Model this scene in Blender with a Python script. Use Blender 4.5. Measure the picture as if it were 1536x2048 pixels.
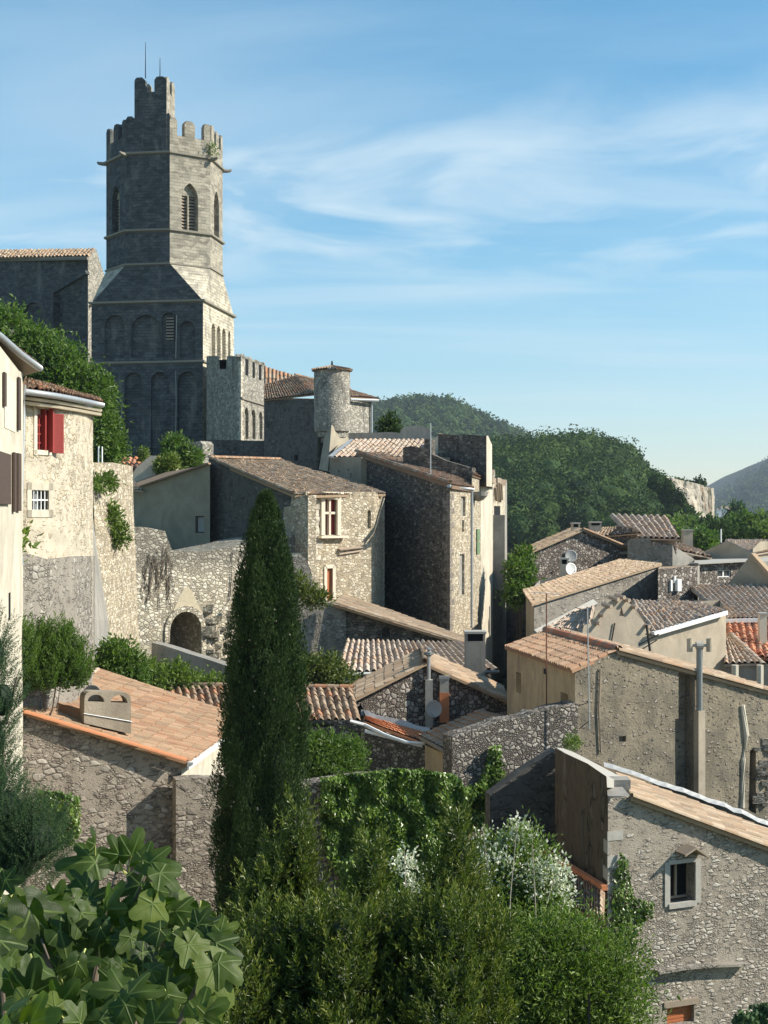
import bpy, bmesh, math, random
import numpy as np
from mathutils import Vector, noise
from mathutils.geometry import tessellate_polygon
R = math.radians
random.seed(7); rng = np.random.default_rng(7)
sc = bpy.context.scene
for _o in list(bpy.data.objects): bpy.data.objects.remove(_o)

# ------------------------------------------------------------ camera, sky, sun
F = 2800.0                                   # focal length in photo pixels (photo 1536 x 2048)
cam_d = bpy.data.cameras.new('camera'); cam = bpy.data.objects.new('camera', cam_d)
sc.collection.objects.link(cam); cam.rotation_euler = (R(90), 0, 0)
cam_d.sensor_fit = 'VERTICAL'; cam_d.sensor_height = 36; cam_d.lens = 36 * F / 2048
cam_d.clip_start = .3; cam_d.clip_end = 12000
sc.camera = cam
HAZE = .00013
SUN_AZ, SUN_EL = R(96), R(35)               # azimuth from +Y towards +X
w = bpy.data.worlds.new('World'); sc.world = w; w.use_nodes = True
nt = w.node_tree; nt.nodes.clear()
def WN(t, **k):
    n = nt.nodes.new(t)
    for a, v in k.items(): setattr(n, a, v)
    return n
sky = WN('ShaderNodeTexSky', sky_type='NISHITA', sun_disc=False, sun_elevation=SUN_EL, sun_rotation=SUN_AZ,
         altitude=200, air_density=1.0, dust_density=0.3, ozone_density=2.5)
tc = WN('ShaderNodeTexCoord'); sep = WN('ShaderNodeSeparateXYZ'); nt.links.new(tc.outputs['Generated'], sep.inputs[0])
def wm(op, a, b=None, c=None, clamp=False):
    n = WN('ShaderNodeMath', operation=op, use_clamp=clamp)
    for i, v in enumerate((a, b, c)):
        if v is None: continue
        if isinstance(v, (int, float)): n.inputs[i].default_value = v
        else: nt.links.new(v, n.inputs[i])
    return n.outputs[0]
zz = sep.outputs[2]
den = wm('ADD', wm('MAXIMUM', zz, 0.0), .10)
cmb = WN('ShaderNodeCombineXYZ')
nt.links.new(wm('DIVIDE', sep.outputs[0], den), cmb.inputs[0]); nt.links.new(wm('DIVIDE', sep.outputs[1], den), cmb.inputs[1])
def cloud(scale, rot, sx, sy, dist, detail, lo, hi, off=0.0):
    mp = WN('ShaderNodeMapping'); mp.inputs['Rotation'].default_value[2] = R(rot); mp.inputs['Scale'].default_value = (sx, sy, 1)
    mp.inputs['Location'].default_value = (off, off * .7, 0)
    nt.links.new(cmb.outputs[0], mp.inputs[0])
    nz = WN('ShaderNodeTexNoise'); nz.inputs['Scale'].default_value = scale; nz.inputs['Detail'].default_value = detail
    nz.inputs['Roughness'].default_value = .55; nz.inputs['Distortion'].default_value = dist
    nt.links.new(mp.outputs[0], nz.inputs['Vector'])
    mr = WN('ShaderNodeMapRange', interpolation_type='SMOOTHSTEP'); mr.inputs[1].default_value = lo; mr.inputs[2].default_value = hi
    nt.links.new(nz.outputs[0], mr.inputs[0]); return mr.outputs[0]
def band(c, wd):
    d = wm('DIVIDE', wm('SUBTRACT', zz, c), wd); return wm('POWER', 2.718, wm('MULTIPLY', wm('MULTIPLY', d, d), -1.0))
c_tuft = cloud(2.3, 12, .8, .75, .6, 10, .34, .74, 3.1)
c_str = cloud(1.3, -14, .4, 1.6, .5, 9, .32, .76, 1.7)
c_thin = cloud(.8, 20, .5, 1.2, .4, 6, .30, .85, 8.3)
f1 = wm('MULTIPLY', wm('MULTIPLY', c_tuft, band(.215, .062)), 1.0)
f2 = wm('MULTIPLY', wm('MULTIPLY', c_str, band(.16, .12)), .60)
f3 = wm('MULTIPLY', c_thin, .46)
fac = wm('MAXIMUM', wm('MAXIMUM', f1, f2), f3)
lowhaze = wm('MULTIPLY', wm('POWER', wm('SUBTRACT', 1.0, wm('MAXIMUM', zz, 0.0), clamp=True), 14.0), .30)
fac = wm('MAXIMUM', fac, lowhaze, clamp=True)
fac = wm('MINIMUM', fac, .82)
mixw = WN('ShaderNodeMix', data_type='RGBA'); nt.links.new(fac, mixw.inputs[0])
hsv = WN('ShaderNodeHueSaturation'); hsv.inputs['Saturation'].default_value = 1.40; hsv.inputs['Hue'].default_value = .483; hsv.inputs['Value'].default_value = 1.0
nt.links.new(sky.outputs[0], hsv.inputs['Color']); nt.links.new(hsv.outputs[0], mixw.inputs[6])
CLOUD = mixw.inputs[7]; CLOUD.default_value = (4.9, 5.8, 6.2, 1)
bg = WN('ShaderNodeBackground'); bg.inputs[1].default_value = .100
nt.links.new(mixw.outputs[2], bg.inputs[0])
wo = WN('ShaderNodeOutputWorld'); nt.links.new(bg.outputs[0], wo.inputs[0])
sl = bpy.data.lights.new('sun', 'SUN'); sl.energy = 4.7; sl.angle = R(.53); sl.color = (1, .93, .80)
so = bpy.data.objects.new('sun', sl); sc.collection.objects.link(so)
sdir = Vector((math.sin(SUN_AZ) * math.cos(SUN_EL), math.cos(SUN_AZ) * math.cos(SUN_EL), math.sin(SUN_EL)))
so.rotation_euler = sdir.to_track_quat('Z', 'Y').to_euler(); so.location = (60, -20, 80)
sc.view_settings.view_transform = 'Standard'; sc.view_settings.look = 'None'
sc.view_settings.exposure = 0.75; sc.view_settings.gamma = 1
sc.cycles.max_bounces = 6; sc.cycles.volume_bounces = 0
sc.cycles.volume_max_steps = 64

# ------------------------------------------------------------ helpers: placement
def P(px, py, Y): return Vector(((px - 768) / F * Y, Y, (1024 - py) / F * Y))
def H(px, py, z): return P(px, py, z * F / (1024 - py))
def XY(px, Y): return Vector(((px - 768) / F * Y, Y))

def rloc(o):
    v = Vector((0, 0, 0))
    while o is not None: v = v + o.location; o = o.parent
    return v
def tag(o, label=None, cat=None, group=None, kind=None):
    if label: o['label'] = label
    if cat: o['category'] = cat
    if group: o['group'] = group
    if kind: o['kind'] = kind
    return o
def root(name, loc, label, cat, group=None):
    o = bpy.data.objects.new(name, None); sc.collection.objects.link(o); o.location = Vector(loc)
    return tag(o, label, cat, group)
def put(name, me, mat, parent=None):
    o = bpy.data.objects.new(name, me); sc.collection.objects.link(o)
    if mat: me.materials.append(mat)
    if parent: o.parent = parent
    return o
def auto_uv(me):
    n = len(me.polygons)
    if not n: return
    nl = len(me.loops)
    vco = np.empty(len(me.vertices) * 3, 'f'); me.vertices.foreach_get('co', vco); vco = vco.reshape(-1, 3)
    li = np.empty(nl, 'i'); me.loops.foreach_get('vertex_index', li)
    nor = np.empty(n * 3, 'f'); me.polygons.foreach_get('normal', nor); nor = nor.reshape(-1, 3)
    tot = np.empty(n, 'i'); me.polygons.foreach_get('loop_total', tot)
    ln = np.repeat(nor, tot, axis=0); co = vco[li]
    t = np.stack([-ln[:, 1], ln[:, 0], np.zeros(nl)], 1); l = np.linalg.norm(t, axis=1)
    flat = l < .35; t[l > 0] /= l[l > 0][:, None]
    u = (co * t).sum(1); v = co[:, 2].copy()
    u[flat] = co[flat, 0]; v[flat] = co[flat, 1]
    uvl = me.uv_layers.new(name='UVMap')
    uvl.data.foreach_set('uv', np.stack([u, v], 1).astype('f').ravel())
def from_bm(name, bm, mat, parent=None, smooth=False):
    off = rloc(parent) if parent else Vector((0, 0, 0))
    me = bpy.data.meshes.new(name); bm.normal_update(); bm.to_mesh(me); bm.free()
    auto_uv(me)
    if smooth: me.shade_smooth()
    if off.length: me.transform(__import__('mathutils').Matrix.Translation(-off))
    return put(name, me, mat, parent)
def from_np(name, V, Fc, mat, parent=None, rnd=None, smooth=False, k=None, uv=None):
    """V (n,3); Fc (m,k) faces"""
    off = rloc(parent) if parent else Vector((0, 0, 0))
    V = np.asarray(V, 'f') - np.array(off, 'f'); Fc = np.asarray(Fc, 'i'); m, k = Fc.shape
    me = bpy.data.meshes.new(name)
    me.vertices.add(len(V)); me.vertices.foreach_set('co', V.ravel())
    me.loops.add(m * k); me.loops.foreach_set('vertex_index', Fc.ravel())
    me.polygons.add(m); me.polygons.foreach_set('loop_start', np.arange(m, dtype='i') * k)
    me.update(calc_edges=True); me.validate()
    if rnd is not None and len(me.polygons) == m:
        a = me.attributes.new('rnd', 'FLOAT', 'FACE'); a.data.foreach_set('value', np.asarray(rnd, 'f'))
    if uv is not None and len(me.loops) == m * k:
        l = me.uv_layers.new(name='UVMap'); l.data.foreach_set('uv', np.asarray(uv, 'f')[Fc.ravel()].ravel())
    if smooth: me.shade_smooth()
    else: me.shade_flat()
    return put(name, me, mat, parent)

def quad(bm, *ps):
    return bm.faces.new([bm.verts.new(p) for p in ps])
def bar(bm, p, q, w, d, n=None):
    """box from p to q, width w across, depth d along n (centred)"""
    p = Vector(p); q = Vector(q); t = (q - p).normalized()
    if n is None: n = Vector((0, -1, 0)) if abs(t.y) < .9 else Vector((1, 0, 0))
    n = Vector(n); n = (n - t * n.dot(t)).normalized(); s = t.cross(n)
    vs = []
    for e in (p, q):
        for a, b in ((-1, -1), (1, -1), (1, 1), (-1, 1)): vs.append(bm.verts.new(e + s * (w / 2 * a) + n * (d / 2 * b)))
    for f in ((3, 2, 1, 0), (4, 5, 6, 7), (0, 1, 5, 4), (1, 2, 6, 5), (2, 3, 7, 6), (3, 0, 4, 7)): bm.faces.new([vs[i] for i in f])
def tube(bm, pts, rad, seg=8, cap=True):
    pts = [Vector(p) for p in pts]; rings = []
    for i, p in enumerate(pts):
        t = (pts[min(i + 1, len(pts) - 1)] - pts[max(i - 1, 0)]).normalized()
        a = t.cross(Vector((0, 0, 1)));
        if a.length < .05: a = t.cross(Vector((0, 1, 0)))
        a.normalize(); b = t.cross(a); r = rad[i] if isinstance(rad, (list, tuple)) else rad
        rings.append([bm.verts.new(p + a * (math.cos(k * 2 * math.pi / seg) * r) + b * (math.sin(k * 2 * math.pi / seg) * r)) for k in range(seg)])
    for r0, r1 in zip(rings, rings[1:]):
        for k in range(seg): bm.faces.new((r0[k], r0[(k + 1) % seg], r1[(k + 1) % seg], r1[k]))
    if cap: bm.faces.new(rings[0]); bm.faces.new(rings[-1][::-1])
def lathe(bm, c, prof, seg=24, a0=0, a1=2 * math.pi):
    full = abs(a1 - a0 - 2 * math.pi) < 1e-6; n = seg if full else seg + 1
    rings = [[bm.verts.new(Vector(c) + Vector((math.cos(a0 + (a1 - a0) * k / seg) * r, math.sin(a0 + (a1 - a0) * k / seg) * r, z))) for k in range(n)] for r, z in prof]
    for r0, r1 in zip(rings, rings[1:]):
        for k in range(seg):
            j = (k + 1) % n
            bm.faces.new((r0[k], r0[j], r1[j], r1[k]))
def boxbm(bm, x0, x1, y0, y1, z0, z1):
    v = [bm.verts.new((x, y, z)) for z in (z0, z1) for x, y in ((x0, y0), (x1, y0), (x1, y1), (x0, y1))]
    for f in ((3, 2, 1, 0), (4, 5, 6, 7), (0, 1, 5, 4), (1, 2, 6, 5), (2, 3, 7, 6), (3, 0, 4, 7)): bm.faces.new([v[i] for i in f])

# ------------------------------------------------------------ helpers: walls
class W:
    """a vertical wall plane through two ground points; left to right as seen from outside"""
    def __init__(s, A, B):
        s.a = XY(*A) if isinstance(A, tuple) else Vector(A); s.b = XY(*B) if isinstance(B, tuple) else Vector(B)
        u = (s.b - s.a); s.len = u.length; u.normalize(); s.u = Vector((u.x, u.y, 0)); s.n = Vector((u.y, -u.x, 0))
        s.o = Vector((s.a.x, s.a.y, 0))
    def pt(s, px, py):
        d = Vector(((px - 768) / F, 1, (1024 - py) / F)); return d * (s.o.dot(s.n) / d.dot(s.n))
    def at(s, t, z): return s.o + s.u * t + Vector((0, 0, z))
    def tz(s, p): return (p - s.o).dot(s.u), p.z
    def rect(s, l, t, r, b):
        """rectangle whose sides are plumb and level, fitted to a photo box"""
        p = s.pt(l, (t + b) / 2); q = s.pt(r, (t + b) / 2); m = s.pt((l + r) / 2, t).z; k = s.pt((l + r) / 2, b).z
        t0 = s.tz(p)[0]; t1 = s.tz(q)[0]
        return [s.at(t0, k), s.at(t1, k), s.at(t1, m), s.at(t0, m)]
    def arch(s, l, t, r, b, pointed=False, n=10, rise=None):
        c = s.rect(l, t, r, b); t0, z0 = s.tz(c[0]); t1, z1 = s.tz(c[2]); w2 = (t1 - t0) / 2
        out = [s.at(t0, z0), s.at(t1, z0)]
        if pointed:
            h = w2 * 2 * .866; zs = z1 - h
            for k in range(n + 1):
                a = k / n * R(60); out.append(s.at(t0 + 2 * w2 * math.cos(a), zs + 2 * w2 * math.sin(a)))
            for k in range(n - 1, -1, -1):
                a = k / n * R(60); out.append(s.at(t1 - 2 * w2 * math.cos(a), zs + 2 * w2 * math.sin(a)))
        else:
            h = rise if rise else min(w2, (z1 - z0) * .6); zs = z1 - h
            for k in range(n + 1):
                a = k / n * math.pi; out.append(s.at(t0 + w2 + w2 * math.cos(a), zs + h * math.sin(a)))
        return out
    def face(s, bm, outer, holes=(), depth=.3, back=True):
        loops = [list(outer)] + [list(h[0] if isinstance(h, tuple) else h) for h in holes]
        flat = [p for l in loops for p in l]; vs = [bm.verts.new(p) for p in flat]
        for t in tessellate_polygon(loops):
            try: f = bm.faces.new([vs[i] for i in t])
            except ValueError: continue
            f.normal_update()
            if f.normal.dot(s.n) < 0: f.normal_flip()
        for h in holes:
            dp, bk = depth, back
            if isinstance(h, tuple): dp = h[1]; bk = h[2] if len(h) > 2 else back; h = h[0]
            q = [p - s.n * dp for p in h]; k = len(h)
            for i in range(k): quad(bm, h[i], h[(i + 1) % k], q[(i + 1) % k], q[i])
            if bk:
                vv = [bm.verts.new(p) for p in q]
                for t in tessellate_polygon([q]):
                    f = bm.faces.new([vv[i] for i in t]); f.normal_update()
                    if f.normal.dot(s.n) < 0: f.normal_flip()
def rough_line(pts, step, amp):
    """ragged masonry top between 3-D points"""
    out = []
    for p, q in zip(pts, pts[1:]):
        n = max(1, int((q - p).length / step))
        for i in range(n):
            v = p.lerp(q, i / n)
            if 0 < i: v = v + Vector((0, 0, random.uniform(-amp, amp)))
            out.append(v)
    return out + [pts[-1]]

class House:
    """closed walls round a footprint; corners run left to right in front, then back round: (px, Y, py of wall top)"""
    def __init__(s, name, label, cat, corners, zb, group=None):
        s.c = []
        for c in corners:
            if len(c) == 3: p = P(c[0], c[2], c[1])
            else: p = Vector(c[0])
            s.c.append(p)
        m = sum(s.c, Vector()) / len(s.c); s.zb = zb
        s.root = root(name, (m.x, m.y, zb), label, cat, group); s.bms = {}
        s.w = [W(s.c[i].xy, s.c[(i + 1) % len(s.c)].xy) for i in range(len(s.c))]
        s.n = len(s.c)
    def bm(s, m):
        if m.name not in s.bms: s.bms[m.name] = (bmesh.new(), m)
        return s.bms[m.name][0]
    def wall(s, i, mat, top=(), holes=(), depth=.3, rough=None, back=True, zb=None):
        w_ = s.w[i]; zb = s.zb if zb is None else zb
        A, B = s.c[i], s.c[(i + 1) % s.n]
        line = [A] + [(w_.pt(*t) if isinstance(t, tuple) else Vector(t)) for t in top] + [B]
        if rough: line = rough_line(line, *rough)
        outer = [Vector((B.x, B.y, zb)), *reversed(line), Vector((A.x, A.y, zb))]
        w_.face(s.bm(mat), outer, holes, depth, back)
        return w_
    def cap(s, mat, dz=-.02):
        b = s.bm(mat); vs = [b.verts.new(p + Vector((0, 0, dz))) for p in s.c]
        for t in tessellate_polygon([s.c]):
            f = b.faces.new([vs[i] for i in t]); f.normal_update()
            if f.normal.z < 0: f.normal_flip()
    def done(s, name='wall'):
        for b, m in s.bms.values(): from_bm(name, b, m, s.root)
        s.bms = {}
        return s.root

def slab(bm, w_, top, zb, th, holes=(), rough=None):
    """free-standing wall: front polygon, back and top, thickness th"""
    line = [p if isinstance(p, Vector) else w_.pt(*p) for p in top]
    if rough: line = rough_line(line, *rough)
    A = Vector((line[0].x, line[0].y, zb)); B = Vector((line[-1].x, line[-1].y, zb))
    w_.face(bm, [B, *reversed(line), A], holes, th, False)
    d = -w_.n * th
    bk = [A + d] + [p + d for p in line] + [B + d]
    vs = [bm.verts.new(p) for p in bk]
    hb = [[p + d for p in (h[0] if isinstance(h, tuple) else h)] for h in holes]
    loops = [bk] + hb; vs = vs + [bm.verts.new(p) for h in hb for p in h]
    for t in tessellate_polygon(loops):
        try: bm.faces.new([vs[i] for i in t])
        except ValueError: pass
    fr = [A] + line + [B]
    for p, q in zip(fr, fr[1:]): quad(bm, p, q, q + d, p + d)

# ------------------------------------------------------------ helpers: tiled roofs
def tiles(name, e0, e1, r1, r0, mat, parent, pitch=.24, row=.36, amp=.05, over=.12, jit=1.0, flat=False, thick=.10, sag=.03, crumble=0.0):
    amp = amp * (1.25 if not flat else 1.0)
    """clay-tile roof sheet on the quad eave-left, eave-right, ridge-right, ridge-left"""
    e0, e1, r1, r0 = [np.array(v, 'd') for v in (e0, e1, r1, r0)]
    wd = max(np.linalg.norm(e1 - e0), np.linalg.norm(r1 - r0)); L = (np.linalg.norm(r0 - e0) + np.linalg.norm(r1 - e1)) / 2
    if over:
        d0 = (e0 - r0); d1 = (e1 - r1); e0 = e0 + d0 / max(np.linalg.norm(d0), .1) * over; e1 = e1 + d1 / max(np.linalg.norm(d1), .1) * over
    nc = max(2, int(round(wd / pitch))); nr = max(2, int(round(L / row)))
    N = np.cross(e1 - e0, r0 - e0); N = N / np.linalg.norm(N)
    if N[2] < 0: N = -N
    if flat: ph = np.array([0, .08, .16, .24, .55, .85]); hh = np.array([0, .8, 1, .55, .3, .1]) * amp
    else: ph = np.array([0, .10, .22, .36, .50, .64, .78, .90]); hh = np.array([-.25, .05, .62, .95, 1.0, .80, .30, -.1]) * amp
    k = len(ph)
    cj = rng.normal(0, 1, (nr, nc)) * jit; ch = rng.normal(0, 1, (nr, nc)) * jit; col = rng.random((nr, nc))
    colc = rng.normal(0, .06, nc) * jit                                 # whole columns wander a little
    rowsV = []; rnd = []
    us = ((np.arange(nc)[:, None] + ph[None, :]) / nc).ravel(); us = np.append(us, 1.0)
    for r in range(nr):
        for end in (0, 1):
            v = (r + end) / nr
            lift = (.028 if not flat else .050) * (1 - end)
            du = (colc[:, None] * .5 + cj[r][:, None] * .05) * np.ones(k)[None, :] / nc
            hq = hh[None, :] * (1 + .08 * ch[r][:, None]) + lift + ch[r][:, None] * .006 * (1 + crumble * 3)
            u = us.copy(); u[:-1] += du.ravel(); u = np.clip(u, 0, 1)
            h = np.append(hq.ravel(), hq.ravel()[0])
            if not flat: vv = v + (0 if end else -1) * np.append(np.repeat(np.abs(cj[r]) * .05, k), 0) / nr
            else: vv = np.full_like(u, v)
            base = (1 - u)[:, None] * ((1 - vv)[:, None] * e0 + vv[:, None] * r0) + u[:, None] * ((1 - vv)[:, None] * e1 + vv[:, None] * r1)
            sg = np.array([noise.noise(Vector((p[0] * .45, p[1] * .45, p[2] * .45))) for p in base[::4]]); sg = np.repeat(sg, 4)[:len(base)]
            rowsV.append(base + N * (h + sg * sag)[:, None])
    V = np.array(rowsV); nl, m, _ = V.shape; V = V.reshape(-1, 3)
    a = (np.arange(nl - 1)[:, None] * m + np.arange(m - 1)[None, :]); Fc = np.stack([a, a + 1, a + m + 1, a + m], -1).reshape(-1, 4)
    cidx = np.minimum(np.arange(m - 1) // k, nc - 1)
    for l in range(nl - 1): rnd.append(col[min(l // 2, nr - 1)][cidx] * 1.0)
    rnd = np.concatenate(rnd)
    g = 7; gs = np.linspace(0, 1, g); n0 = len(V)
    bot = np.array([(1 - a) * ((1 - b) * e0 + b * r0) + a * ((1 - b) * e1 + b * r1) for b in gs for a in gs])
    V = np.vstack([V, bot - N * thick, bot])
    ex = [[n0 + j * g + i, n0 + (j + 1) * g + i, n0 + (j + 1) * g + i + 1, n0 + j * g + i + 1] for j in range(g - 1) for i in range(g - 1)]
    gg_ = g * g; rim = [i for i in range(g)] + [j * g + g - 1 for j in range(1, g)] + [(g - 1) * g + i for i in range(g - 2, -1, -1)] + [j * g for j in range(g - 2, 0, -1)]
    ex += [[n0 + a, n0 + b, n0 + gg_ + b, n0 + gg_ + a] for a, b in zip(rim, rim[1:] + rim[:1])]; ex = np.array(ex)
    Fc = np.vstack([Fc, ex]); rnd = np.append(rnd, [.1] * len(ex))
    return from_np(name, V, Fc, mat, parent, rnd=rnd)
def ridge(name, p, q, mat, parent, r=.11, ln=.4):
    """a run of half-round cover tiles"""
    p = Vector(p); q = Vector(q); d = q - p; n = max(1, int(d.length / ln)); t = d.normalized()
    s = t.cross(Vector((0, 0, 1))).normalized(); up = s.cross(t)
    V = []; Fc = []; rn = []
    for i in range(n):
        a = p + d * (i / n); b = p + d * ((i + 1.06) / n); base = len(V); j = random.uniform(-.015, .015); cr = random.random()
        for e, rr in ((a, r), (b, r * .86)):
            for k in range(7):
                th = math.pi * k / 6; V.append(e + s * (math.cos(th) * rr + j) + up * (math.sin(th) * rr - .02))
        for k in range(6): Fc.append((base + k, base + k + 1, base + k + 8, base + k + 7)); rn.append(cr)
    return from_np(name, [list(v) for v in V], Fc, mat, parent, rnd=rn)

# ------------------------------------------------------------ materials
class M:
    def __init__(s, name, rough=.9):
        s.m = bpy.data.materials.new(name); s.m.use_nodes = True; s.t = s.m.node_tree
        s.b = s.t.nodes['Principled BSDF']; s.b.inputs['Roughness'].default_value = rough
        s.b.inputs['Specular IOR Level'].default_value = .2
    def N(s, t, props=None, **ins):
        n = s.t.nodes.new(t)
        for k, v in (props or {}).items(): setattr(n, k, v)
        for k, v in ins.items():
            k = k.replace('_', ' ') if not k.startswith('i') or not k[1:].isdigit() else int(k[1:])
            s.set(n.inputs[k], v)
        return n
    def set(s, sock, v):
        if isinstance(v, bpy.types.NodeSocket): s.t.links.new(v, sock)
        elif isinstance(v, (tuple, list)) and len(v) == 3 and sock.type == 'RGBA': sock.default_value = (*v, 1)
        else: sock.default_value = v
    def math(s, op, a, b=0.0, clamp=False): return s.N('ShaderNodeMath', {'operation': op, 'use_clamp': clamp}, i0=a, i1=b).outputs[0]
    def mix(s, f, a, b, blend='MIX'):
        n = s.N('ShaderNodeMix', {'data_type': 'RGBA', 'blend_type': blend}); s.set(n.inputs[0], f); s.set(n.inputs[6], a); s.set(n.inputs[7], b); return n.outputs[2]
    def ramp(s, f, stops, mode='LINEAR'):
        n = s.N('ShaderNodeValToRGB'); s.set(n.inputs[0], f); cr = n.color_ramp; cr.interpolation = mode
        while len(cr.elements) < len(stops): cr.elements.new(.5)
        for e, (p, c) in zip(cr.elements, stops): e.position = p; e.color = (*c, 1) if len(c) == 3 else c
        return n.outputs[0]
    def smooth(s, v, lo, hi):
        n = s.N('ShaderNodeMapRange', {'interpolation_type': 'SMOOTHSTEP'}); s.set(n.inputs[0], v); n.inputs[1].default_value = lo; n.inputs[2].default_value = hi; return n.outputs[0]
    def uv(s, sx=1, sy=1, ox=0, oy=0):
        u = s.N('ShaderNodeUVMap'); mp = s.N('ShaderNodeMapping'); mp.inputs['Scale'].default_value = (sx, sy, 1); mp.inputs['Location'].default_value = (ox, oy, 0)
        s.t.links.new(u.outputs[0], mp.inputs[0]); return mp.outputs[0]
    def pos(s, sx=1, sy=1, sz=1):
        g = s.N('ShaderNodeNewGeometry'); mp = s.N('ShaderNodeMapping'); mp.inputs['Scale'].default_value = (sx, sy, sz)
        s.t.links.new(g.outputs['Position'], mp.inputs[0]); return mp.outputs[0]
    def noise(s, vec, scale, detail=4, rough=.5, dist=0):
        return s.N('ShaderNodeTexNoise', None, Vector=vec, Scale=scale, Detail=detail, Roughness=rough, Distortion=dist).outputs[0]
    def bump(s, h, dist, strength=1.0): 
        n = s.N('ShaderNodeBump', None, Strength=strength, Distance=dist, Height=h); s.t.links.new(n.outputs[0], s.b.inputs['Normal'])
    def out(s, col): s.set(s.b.inputs['Base Color'], col); return s.m

def rubble(name, pal, mortar, size=.28, squash=1.7, mw=.10, plaster=None, stain=None, bump=.06, hstain=None, warp=.5, seed=0.0):
    m = M(name, .95)
    size = size * .66
    uv = m.uv(1 / size, squash / size, seed, seed * 1.7)
    def warped(scale, amt, src):
        wn = m.N('ShaderNodeTexNoise', None, Vector=src, Scale=scale, Detail=3.0); wv = m.N('ShaderNodeVectorMath', {'operation': 'MULTIPLY_ADD'})
        m.t.links.new(wn.outputs[1], wv.inputs[0]); wv.inputs[1].default_value = (amt, amt, 0); m.t.links.new(src, wv.inputs[2]); return wv.outputs[0]
    v = warped(.8, warp, uv); v = warped(4.0, .16, v)
    def cells(scale):
        a = m.N('ShaderNodeTexVoronoi', {'feature': 'F1', 'voronoi_dimensions': '2D'}, Vector=v, Scale=scale, Randomness=.95)
        e = m.N('ShaderNodeTexVoronoi', {'feature': 'DISTANCE_TO_EDGE', 'voronoi_dimensions': '2D'}, Vector=v, Scale=scale, Randomness=.95)
        sp = m.N('ShaderNodeSeparateColor'); m.t.links.new(a.outputs['Color'], sp.inputs[0]); return sp.outputs[0], sp.outputs[1], m.math('DIVIDE', e.outputs[0], scale), sp.outputs[2]
    r1, g1, e1, b1 = cells(.75); r2, g2, e2, _ = cells(1.7)
    small = m.math('GREATER_THAN', b1, .5)                       # some blocks give way to clusters of small stones
    def sel(x, y):
        n = m.N('ShaderNodeMix', {'data_type': 'FLOAT'}); m.set(n.inputs[0], small); m.set(n.inputs[2], x); m.set(n.inputs[3], y); return n.outputs[0]
    cr = sel(r1, r2); cr2 = sel(g1, g2); ed = sel(e1, m.math('MINIMUM', e1, e2))
    n = len(pal); col = m.ramp(cr, [(i / (n - 1) if n > 1 else 0, p) for i, p in enumerate(pal)])
    pos = m.pos(); fine = m.noise(pos, 26, 5, .7); big = m.noise(pos, .35, 5, .6, .3); mid = m.noise(pos, 2.2, 5, .6)
    col = m.mix(.6, col, m.mix(fine, (.25, .25, .25), (1.6, 1.6, 1.6)), 'MULTIPLY')
    col = m.mix(.5, col, m.mix(mid, (.5, .5, .5), (1.4, 1.4, 1.4)), 'MULTIPLY')
    wj = m.math('MULTIPLY', m.math('ADD', .35, mid), 1.2)         # joint width wanders
    q = m.math('DIVIDE', m.math('ADD', ed, m.math('MULTIPLY', m.math('SUBTRACT', fine, .5), .10)), wj)
    ins = m.smooth(q, mw * .15, mw * 1.1)
    mo = m.mix(m.smooth(mid, .35, .65), tuple(c * .65 for c in mortar), tuple(c * 1.4 for c in mortar))
    if plaster:
        pc, amt = plaster
        cover = m.smooth(m.math('ADD', m.math('ADD', big, m.math('MULTIPLY', cr2, .34)), m.math('MULTIPLY', mid, .3)), 1.02 - amt * .6, 1.12 - amt * .6)
        ins = m.math('MULTIPLY', ins, m.math('SUBTRACT', 1.0, cover))
        mo = m.mix(cover, mo, m.mix(m.smooth(mid, .3, .7), tuple(c * .78 for c in pc), pc))
    col = m.mix(ins, mo, col)
    if stain:
        scol, amt = stain
        st = m.noise(m.pos(.9, .9, .22), 1.3, 6, .62)
        col = m.mix(m.math('MULTIPLY', m.smooth(st, .66 - amt * .3, .80 - amt * .25), .85), col, scol)
    if hstain:
        scol, z0, z1 = hstain         # weathered from z0 (none) to z1 (full)
        g = m.N('ShaderNodeNewGeometry'); sx = m.N('ShaderNodeSeparateXYZ'); m.t.links.new(g.outputs['Position'], sx.inputs[0])
        hz = m.math('ADD', sx.outputs[2], m.math('MULTIPLY', m.math('SUBTRACT', mid, .5), abs(z1 - z0) * 1.8))
        hz = m.smooth(hz, z0, z1) if z1 > z0 else m.math('SUBTRACT', 1.0, m.smooth(hz, z1, z0))
        col = m.mix(m.math('MULTIPLY', hz, .75), col, m.mix(m.math('MULTIPLY', ins, cr), tuple(c * .6 for c in scol), tuple(c * 1.5 for c in scol)))
    dome = m.math('POWER', m.math('MULTIPLY', ed, 2.6, True), .45)
    h = m.math('MULTIPLY', ins, m.math('ADD', m.math('MULTIPLY', dome, .7), m.math('MULTIPLY', cr2, .7)))
    h = m.math('ADD', h, m.math('MULTIPLY', fine, .45)); h = m.math('ADD', h, m.math('MULTIPLY', mid, .6))
    m.bump(h, bump * .75)
    return m.out(col)
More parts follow.
